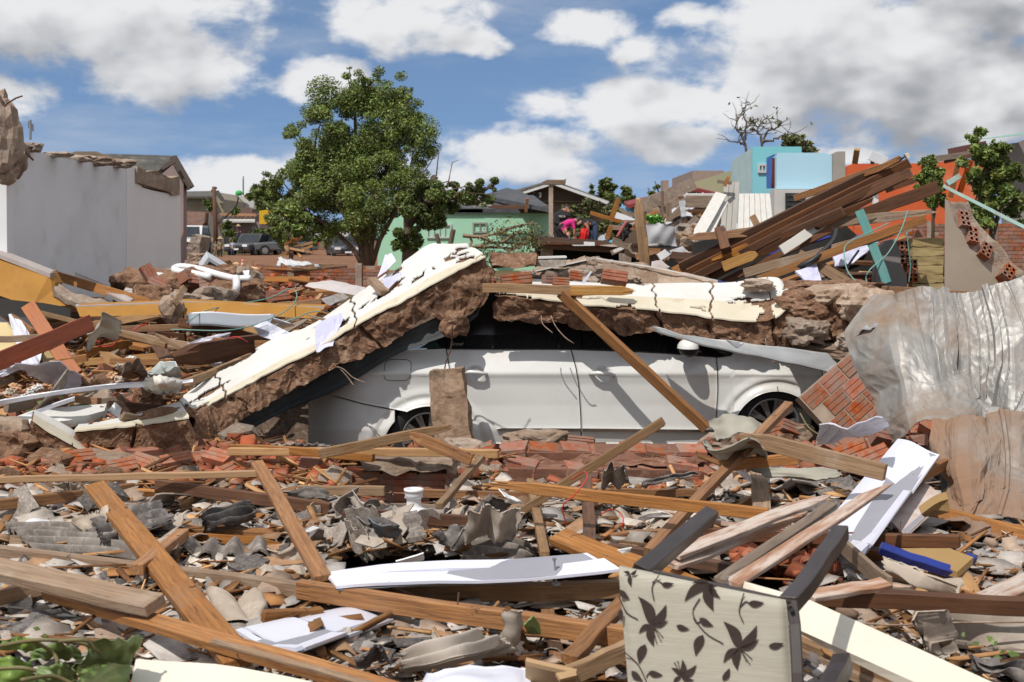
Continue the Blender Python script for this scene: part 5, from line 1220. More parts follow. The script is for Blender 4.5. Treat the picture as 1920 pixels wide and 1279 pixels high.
stR = [((924,556),(945,528),(926,598)),((1000,562),(1000,528),(1010,604)),((1080,572),(1080,533),(1090,613)),((1150,579),(1150,537),(1160,621)),((1217,584),(1205,537),(1230,627)),((1290,592),(1290,535),(1300,638)),
  ((1368,603),(1370,534),(1380,648)),((1440,603),(1432,525),(1450,651)),((1478,580),(1462,525),(1480,642)),((1493,562),(1482,540),(1490,610))]
rough_slab('fallen_concrete_slab', 'cream edged concrete slab lying level across the car windows', stR, 10.57,[11.2] * 10, n=130, cream=.46, holes=-.06, seed=9, cracks=(.47,.615,.80), amp=.045, creamend=.96)
# dark steel gutter under the sloping slab
o = sheet('dark_steel_beam', [[(330,850,9.5),(400,810,9.95),(537,738,10.5),(641,683,10.58),(744,630,10.62),(840,585,10.64),(905,560,10.65)],[(320,868,9.5),(400,842,9.9),(537,770,10.46),(641,726,10.55),(744,664,10.6),(845,626,10.62),(893,590,10.62)]], dark_beam, 40,6,.05, disp=lambda u, v: .012 * math.sin(v * 9))
tag(o, 'long dark steel beam under the sloping slab over the car boot', 'beam')
rock('concrete_lump', P(852,608,10.55),(.11,.1,.1), concrete, 41,3,.4, label='jagged concrete lump hanging at the lower tip of the sloping slab', cat='concrete lump', box=.3)
tag(slab('dark_cavity_sheet', [(862,560,10.9),(935,545,10.9),(935,610,10.9),(872,600,10.9)],.05, blackm), 'black sheet in place of shade between the two slabs', 'roof lining')  # black sheet added for the dark shade between the slabs
# concrete block hanging on a bar
hb = empty('hanging_concrete_block', P(842,834,10.35), 'upright broken concrete block standing before the rear wheel of the car', 'concrete block')
def rough_box(name, pts, off, m_, parent=None, n=10, amp=.012, seed=0, **k):
 """box from a picture quad (tl,tr,br,bl) pushed back by off, surfaces roughened"""
 q = [pt(p) for p in pts]; off = V(off); bm = bmesh.new(); c8 = q + [p + off for p in q]
 vs = [bm.verts.new(p) for p in c8]
 for f in ((0,1,2,3),(5,4,7,6),(4,0,3,7),(1,5,6,2),(4,5,1,0),(3,2,6,7)): bm.faces.new([vs[i] for i in f])
 bmesh.ops.subdivide_edges(bm, edges=bm.edges[:], cuts=n, use_grid_fill=True)
 for v in bm.verts:
  p = v.co * 7 + V((seed * 5.1,0,0)); v.co += V((noise.fractal(p, .8,2.1,4), noise.fractal(p + V((7,7,7)),.8,2.1,4), noise.fractal(p + V((3,9,1)),.8,2.1,4))) * amp
 bm.verts.ensure_lookup_table(); bm.verts.index_update()
 V_ = [v.co.copy() for v in bm.verts]; F_ = [tuple(v.index for v in f.verts) for f in bm.faces]; bm.free()
 return make(name, V_, F_, m_, parent, **k)
rough_box('block', [(802,697,10.3),(866,690,10.3),(884,834,10.2),(815,836,10.2)],(.02,.13,.0), mat('block_concrete', (.36,.25,.175),(.27,.18,.12),(.2,.13,.085), scale=5, rough=.95, bump=.8, bscale=26, bdist=.015, dirt=(.09,.065,.05), dirt_amt=(.56,.7), dirt_scale=2.2, spec=.1), hb, 14,.02,3)
wire('rebar', [(848,610,10.2),(846,650,10.35),(836,680,10.4),(833,700,10.4)],.006, rust, hb)
for i, (pts, lab) in enumerate((
  ([(629,682,10.42),(650,705,10.4),(664,724,10.38)], 'thin bent wire hanging from the sloping slab, the lower one'),
  ([(612,688,10.42),(640,690,10.4),(662,708,10.38),(686,718,10.36)], 'thin bent wire hanging from the sloping slab, the longer one'),
  ([(1015,592,10.45),(1018,608,10.42),(1036,624,10.38)], 'short wire hanging over the rear door window'),
  ([(1033,592,10.45),(1042,612,10.42),(1060,633,10.38),(1076,644,10.4)], 'longer curled wire hanging over the rear door window'),
  ([(1435,635,10.45),(1441,665,10.42),(1455,680,10.38),(1460,650,10.42)], 'looped wire hanging over the front fender'),
  ([(836,600,10.2),(880,590,10.1),(905,560,10.1)], 'rusty rod at the tip of the sloping slab'),
  ([(1100,500,10.6),(1104,492,10.6),(1120,506,10.5)], 'small wire loop on the masonry ridge'))):
 tag(wire('bent_wire', pts, .0045, wire_w if i < 5 else rust), lab, 'wire')
# galvanised strip and things at the front fender
o = sheet('galvanised_strip', [[(1222,612,10.45),(1300,630,10.35),(1400,643,10.3),(1500,655,10.3),(1600,668,10.3)],[(1232,620,10.35),(1300,640,10.2),(1400,664,10.15),(1490,682,10.15),(1552,697,10.2)]], mat('galvanised', (.46,.47,.47),(.36,.37,.37), scale=4, rough=.5, metal=.55, dirt=(.4,.33,.27), dirt_amt=(.5,.75), dirt_scale=3),30,6,.012, disp=lambda u, v: .015 * noise.noise(V((u * 8, v * 2,0))))
tag(o, 'bent galvanised metal strip over the front fender', 'metal strip')
tag(sheet('small_metal_flap', [[(1362,638,9.95),(1395,644,9.95)],[(1380,652,9.9),(1384,652,9.9)]], steel, 4,3,.004), 'small torn metal flap above the front fender', 'metal flap')
# masonry ridge behind the right slab
rg = empty('masonry_ridge', P(1200,545,11.55), 'collapsed mortar covered masonry ridge behind the level slab', 'masonry')
rough_box('wing', [(1003,507,11.7),(1100,487,11.65),(1103,510,11.55),(1008,530,11.55)],(0,.25,.02), concrete_g, rg, 12,.035,4)
rough_box('wing', [(1098,486,11.8),(1122,484,11.8),(1135,545,11.35),(1090,545,11.35)],(0,.3,.0), concrete_g, rg, 10,.04,6)
rough_box('wing', [(1118,484,11.8),(1230,502,11.65),(1240,548,11.3),(1125,548,11.3)],(0,.3,.0), concrete_g, rg, 14,.03,8)
rough_box('wing', [(1228,502,11.65),(1395,537,11.5),(1395,556,11.3),(1236,550,11.3)],(0,.3,.0), concrete_g, rg, 14,.025,11)
slab('plaster_edge', [(1005,507,11.65),(1100,486,11.6),(1118,483,11.7),(1232,501,11.55),(1396,536,11.4),(1396,538.5,11.4),(1232,503.5,11.55),(1118,485.5,11.7),(1100,488.5,11.6),(1005,509.5,11.65)],.02, plaster_w, rg, nrm=(0,1,0))
for (x, y, s_, sd) in ((1040,522,.1,3),(1068,518,.09,5),(1090,530,.1,7),(1015,530,.09,9),(1150,520,.07,15),(1110,512,.08,17),(1180,526,.06,19),(1060,535,.07,21),(1345,548,.05,23)):
 rock('mortar_lump', P(x, y, 11.4),(s_ * 1.5, s_, s_ * .7), concrete_g, sd, 3,.45, parent=rg, box=.4)
def brick_at(px, py, d, L_, H_, W_, roll=0, yaw=0, tilt=0, name='brick', parent=None, m_=brick, n=3, **k):
 me = GB.get((L_, H_, W_, n, m_.name))
 if me is None: me = GB[(L_, H_, W_, n, m_.name)] = mesh_of('ribbed_brick', grooved(L_, W_, H_, n), m_)
 p = pt((px, py, d)); fr = Matrix.Translation(p) @ Matrix.Rotation(R(yaw),4, 'Z') @ Matrix.Rotation(R(roll),4, 'Y') @ Matrix.Rotation(R(tilt),4, 'X')
 return inst(name, me, fr, parent, **k)
GB = {}
brick_at(1152,521,10.6,.21,.09,.12,8,0,-25, parent=rg); brick_at(968,525,10.85,.26,.09,.14,-6,5,-15, parent=rg); brick_at(1080,517,10.8,.11,.07,.1,8,0,-10, parent=rg)
brick_at(1052,528,10.7,.14,.06,.1,4,0,-10, parent=rg); brick_at(1030,523,10.72,.1,.07,.1,4,20,-10, parent=rg)
rough_box('concrete_block', [(919,477,11.1),(1006,477,11.1),(1005,500,11.0),(922,500,11.0)],(0,.3,0), concrete, None, 10,.03,14, label='brown broken concrete block at the tip of the sloping slab', cat='concrete block')
o = empty('painted_block', P(1035,500,11.3), 'grey block with white painted top on the ridge left of centre', 'block')
rough_box('core', [(1007,484,11.3),(1062,482,11.3),(1062,499,11.25),(1007,500,11.25)],(0,.25,0), fibre, o, 6,.01,3); slab('top', [(1006,481.5,11.28),(1062,480,11.28),(1063,483.5,11.28),(1006,485.5,11.28)],.26, plaster_w, o, nrm=(0,1,0))
tag(slab('white_stick', [(1090,530,10.6),(1108,508,10.6),(1110,510,10.6),(1096,532,10.6)],.02, pvc), 'thin lilac white strip leaning on the masonry ridge', 'strip')
# dark cavity fill behind slabs, and broken right end
for i, (x, y, d, s_, m_, lab) in enumerate((
  (1512,572,10.7,(.22,.2,.13), concrete, 'flat brown rubble lump right of the white slab end'),
  (1560,562,10.8,(.3,.22,.12), concrete_g, 'wide mortar lump with pebbles right of the white slab end'),
  (1508,622,10.45,(.17,.13,.10), concrete_g, 'knobbly concrete lump hanging below the right slab end'),
  (1540,608,10.6,(.2,.15,.12), concrete, 'brown lump behind the knobbly one at the right slab end'),
  (1590,595,10.6,(.22,.18,.2), concrete, 'large brown lump beside the crumpled metal sheet'),
  (1608,640,10.2,(.15,.13,.08), concrete_g, 'small mortar lump above the tilted brickwork'),
  (1620,575,10.4,(.2,.2,.15), concrete_g, 'grey lump tucked behind the crumpled metal sheet'),
  (1560,655,10.5,(.35,.2,.06), concrete_g, 'flat gravelly lump above the galvanised strip'),
  (1580,545,11.2,(.4,.2,.08), concrete, 'flat brown slab piece below the plank pile'),
  (1500,545,11.2,(.2,.2,.08), concrete, 'brown lump beneath the black straps'),
  (1420,535,10.9,(.13,.1,.05), concrete_g, 'small mortar lump left of the white slab end'))):
 rock('concrete_lump', P(x, y, d), s_, m_, 60 + i, 4,.42, label=lab, cat='concrete lump', box=.35)
mb = MB(); mb.prism([P(880,560,12.7), P(1640,560,12.7), P(1640,900,12.7), P(880,900,12.7)],(0,.1,0)); tag(mb.build('car_back_shade', blackm), 'black sheet in place of shade behind the car', 'wall')  # black sheet stands in for deep shade behind the car
# ------------------------------------------------------------------ tilted brickwork and single brick groups
def masonry(name, label, org_, u, v, nu, nv, bl=.19, bh=.14, bd=.10, gap=.013, skip=(), mortar_m=mortar, jag=0, cat='brickwork', seed=0, off_row=True, n=3):
 """panel of ribbed bricks: org_ = first corner; u along the bricks, v across the courses"""
 u = V(u).normalized(); v = (V(v) - u * u.dot(V(v))).normalized(); w_ = u.cross(v)
 if w_.dot(V(C0) - org_) < 0: w_ = -w_
 r = empty(name, org_, label, cat); me = mesh_of('ribbed_brick', grooved(bl, bd, bh, n), brick); rr_ = random.Random(seed)
 back = -w_; fr0 = Matrix((u, back, v * 1.0)).transposed()
 if fr0.determinant() < 0: fr0 = Matrix((u, back, -v)).transposed()
 pts = []
 for j in range(nv):
  for i in range(nu):
   if (i, j) in skip: continue
   o_ = (j % 2) * (bl + gap) / 2 if off_row else 0
   c = org_ + u * (i * (bl + gap) + bl / 2 + o_) + v * (j * (bh + gap) + bh / 2) + back * (bd / 2 + rr_.uniform(-.006,.006))
   if jag and rr_.random() < .12: continue
   c += V((rr_.uniform(-1,1), rr_.uniform(-1,1), rr_.uniform(-1,1))) * jag
   fr = (Matrix.Rotation(rr_.uniform(-1,1) * jag * 6,3, 'Y') @ Matrix.Rotation(rr_.uniform(-1,1) * jag * 8,3, 'Z') @ fr0).to_4x4(); fr.translation = c
   inst('brick', me, fr, r); pts.append(c)
 mb_ = MB(); L_ = nu * (bl + gap); H_ = nv * (bh + gap)
 e = gap; ev = e if nv > 1 else -.014
 q = [org_ - u * e - v * ev, org_ + u * (L_ + (bl / 2 if off_row else 0) - .02) - v * ev, org_ + u * (L_ + (bl / 2 if off_row else 0) - .02) + v * H_, org_ - u * e + v * H_]
 mb_.prism([p + back * .010 for p in q], back * (bd)); mb_.build('mortar_joints', mortar_m, r)
 return r
masonry('tilted_brickwork', 'tilted slab of red hollow brickwork leaning against the crumpled metal sheet', P(1502,744,9.75),(.78,.28,.60),(.62,-.22,-.66),5,4, bl=.185, bh=.13, skip=())
masonry('brickwork_chunk', 'low chunk of three ribbed bricks under a mortar slab, left of centre', P(648,884,7.95),(1,.02,-.03),(0,0.05,-1),3,1, bl=.216, bh=.125, bd=.15, gap=.015, n=3, off_row=False)
masonry('brickwork_chunk', 'lower course of bricks half buried under the ribbed chunk left of centre', P(665,926,7.9),(1,.02,-.02),(0,.05,-1),2,1, bl=.225, bh=.10, bd=.15, gap=.015, n=2, off_row=False)
rough_box('mortar_slab', [(680,866,7.95),(845,862,7.95),(848,883,7.9),(680,884,7.9)],(0,.25,.02), concrete_g, None, 12,.035,31, label='long mortar crust lying on the ribbed brick chunk', cat='mortar slab')
rough_box('concrete_end', [(836,874,8.0),(862,866,8.1),(866,925,8.0),(838,922,7.9)],(.05,.2,.0), concrete_g, None, 8,.02,33, label='dark mortar end piece right of the ribbed brick chunk', cat='mortar piece')
masonry('brickwork_chunk', 'long low row of broken red bricks below the car doors', P(940,846,8.6),(1,.03,-.005),(0,.15,-1),7,1, bl=.19, bh=.10, bd=.2, gap=.012, n=3, off_row=False, jag=.024, seed=3, mortar_m=mat('dusty_brick_crust', (.21,.095,.058),(.14,.065,.042),(.27,.16,.11), scale=6, rough=.95, bump=.6, bscale=25, bdist=.01))
masonry('brickwork_chunk', 'second course of the long brick row below the car doors', P(948,876,8.35),(1,.03,-.015),(0,.1,-1),7,1, bl=.2, bh=.09, bd=.2, gap=.012, n=2, off_row=False, jag=.026, seed=5, mortar_m=mat('dusty_brick_crust', (.21,.095,.058),(.14,.065,.042),(.27,.16,.11), scale=6, rough=.95, bump=.6, bscale=25, bdist=.01))
rough_box('mortar_slab', [(975,862,8.55),(1280,858,8.6),(1330,872,8.45),(970,882,8.4)],(0,.3,.04), mat('dusty_brick_crust', (.21,.095,.058),(.14,.065,.042),(.27,.16,.11), scale=6, rough=.95, bump=.6, bscale=25, bdist=.01), None, 16,.05,35, label='long dusty crust lying on the brick row below the car doors', cat='mortar slab')
tag(rough_box('dark_beam', [(988,834,8.9),(1138,834,8.9),(1138,854,8.85),(988,852,8.85)],(0,.12,0), wood_dark, None, 8,.006,3), 'short dark burnt looking beam lying on the brick row', 'beam')
rock('concrete_lump', P(1012,826,9.2),(.26,.12,.075), concrete_g, 44,4,.3, label='rounded pale mortar lump before the rear door', cat='mortar lump', box=.4)
rock('concrete_lump', P(875,835,9.3),(.2,.1,.04), concrete_g, 45,3,.3, label='flat mortar lump at the foot of the upright concrete block', cat='mortar lump', box=.5)
brick_at(1090,828,9.2,.19,.06,.12,4,-10,-20, label='orange brick lying before the front door', cat='brick', n=3)
brick_at(1310,838,9.1,.19,.05,.12,-25,10,-20, label='orange brick shard leaning by the end of the diagonal plank', cat='brick', n=2)
# broken beige wall with hollow bricks showing in its edge
bw = empty('broken_beige_wall', P(1830,560,11.5), 'beige rendered wall with jagged sloping edge showing hollow bricks', 'wall')
oE = [(1772,373),(1778,376),(1782,392),(1790,415),(1796,428),(1803,432),(1811,452),(1818,466),(1832,474),(1845,482),(1855,494),(1868,500),(1885,514),(1905,528),(1925,540)]
fw = [(1772,373,11.5)] + [(x, y, 11.5 + (x - 1772) * .001) for x, y in oE[1:]] + [(1925,700,11.7),(1770,700,11.5)]
slab('render_face', fw, .012, render_b, bw, nrm=(.2,1,0))
offv = V((.17,.14,.03)); rr = random.Random(5); vs = []; nn = 46; FE = [P(x, y, 11.515 + (x - 1772) * .001) for x, y in oE]; OE = [P(x, y, 11.66) for x, y in ((1815,377),(1820,388),(1826,408),(1838,424),(1850,436),(1862,448),(1874,456),(1884,470),(1894,488),(1908,500),(1925,512),(1940,522),(1955,530))]
for i in range(nn + 1):
 a = bez([FE], i / nn, 0); b = bez([OE], i / nn, 0)
 for k in range(7):
  p = a.lerp(b, k / 6); p = p + V((noise.noise(p * 12), noise.noise(p * 12 + V((4,4,4))), noise.noise(p * 12 + V((8,1,4))))) * (.015 if 0 < k < 6 else .006)
  if 0 < k < 6: p.z -= .018
  vs.append(p)
fs = [(i * 7 + k, i * 7 + k + 1,(i + 1) * 7 + k + 1,(i + 1) * 7 + k) for i in range(nn) for k in range(6)]
n0 = len(vs)
for i in range(nn + 1): p = vs[i * 7 + 6].copy(); p.z = .3; vs.append(p)
fs += [(i * 7 + 6,(i + 1) * 7 + 6, n0 + i + 1, n0 + i) for i in range(nn)]
make('broken_section', vs, fs, concrete_g, bw)
def holed_end(w_, h, depth=.19, nx=2, nz=3):
 """hollow block seen on its end: walls and six round channels; end at local z=0, body into -z"""
 mb = MB(); cw, ch = w_ / nx, h / nz; r_ = min(cw, ch) * .36; k = 10
 for a in range(nx):
  for b in range(nz):
   x0, y0 = -w_ / 2 + a * cw, -h / 2 + b * ch; cx_, cy_ = x0 + cw / 2, y0 + ch / 2; n = len(mb.v)
   ring = []
   for q in range(k):
    an = 2 * math.pi * q / k; dx, dy = math.cos(an), math.sin(an); s_ = min(cw / 2 / max(1e-6, abs(dx)), ch / 2 / max(1e-6, abs(dy)))
    mb.v.append(V((cx_ + dx * s_, cy_ + dy * s_, 0)))
   for q in range(k): an = 2 * math.pi * q / k; mb.v.append(V((cx_ + r_ * math.cos(an), cy_ + r_ * math.sin(an),0)))
   for q in range(k): an = 2 * math.pi * q / k; mb.v.append(V((cx_ + r_ * math.cos(an), cy_ + r_ * math.sin(an),-.07)))
   for q in range(k):
    p = (q + 1) % k; mb.f.append((n + q, n + p, n + k + p, n + k + q)); mb.i.append(0); mb.f.append((n + k + q, n + k + p, n + 2 * k + p, n + 2 * k + q)); mb.i.append(1)
   mb.f.append(tuple(n + 2 * k + q for q in range(k))); mb.i.append(1)
 mb.box((-w_ / 2,-h / 2,-depth),(w_ / 2, h / 2,-.0005)) if False else None
 for (a, b) in (((-w_ / 2,-h / 2),(w_ / 2,-h / 2)),((w_ / 2,-h / 2),(w_ / 2, h / 2)),((w_ / 2, h / 2),(-w_ / 2, h / 2)),((-w_ / 2, h / 2),(-w_ / 2,-h / 2))):
  mb.quad((a[0], a[1],0),(b[0], b[1],0),(b[0], b[1],-depth),(a[0], a[1],-depth),0)
 return mb
he = holed_end(.105,.15,.12); hem = mesh_of('hollow_brick', (he.v, he.f),[brick, brick_shade], he.i)
for (x, y, rl) in ((1810,409,-8),(1826,439,-14),(1851,468,-38),(1893,509,-48)):
 p = P(x, y, 11.55); n_ = (V((.32,-.8,.45))).normalized(); f = (Matrix.Rotation(R(rl),3, n_) @ n_.to_track_quat('Z', 'Y').to_matrix()).to_4x4(); f.translation = p
 inst('hollow_brick', hem, f, bw)
# darker ruin wall left of it
dw = empty('ruined_wall_stub', P(1700,560,13), 'dark wall stub with exposed hollow bricks and slotted beige blocks behind the teal board', 'wall')
slab('render_face', [(1640,560,13),(1645,470,13),(1662,452,13),(1678,448,13),(1690,475,13),(1688,495,13),(1700,515,13),(1702,560,13)],.15, flat('dark_grey_render', (.22,.2,.19), bump=.3), dw, nrm=(0,1,0))
for (x, y) in ((1696,465),(1697,480),(1711,500),(1712,515)):
 f = V((.1,-1,.1)).to_track_quat('Z', 'Y').to_matrix().to_4x4(); f.translation = P(x, y, 13.05); inst('hollow_brick', hem, f, dw)
for j in range(6):
 rough_box('slotted_block', [(1711,447 + j * 17,13.3),(1769,447 + j * 17,13.3),(1769,462.5 + j * 17,13.3),(1711,462.5 + j * 17,13.3)],(0,.15,0), flat('yellowish_block', (.36,.27,.12), bump=.4), dw, 4,.012, j)
slab('brick_patch', [(1718,432,12.9),(1728,425,12.9),(1734,445,12.9),(1716,446,12.9)],.1, brick, dw, nrm=(0,1,0))
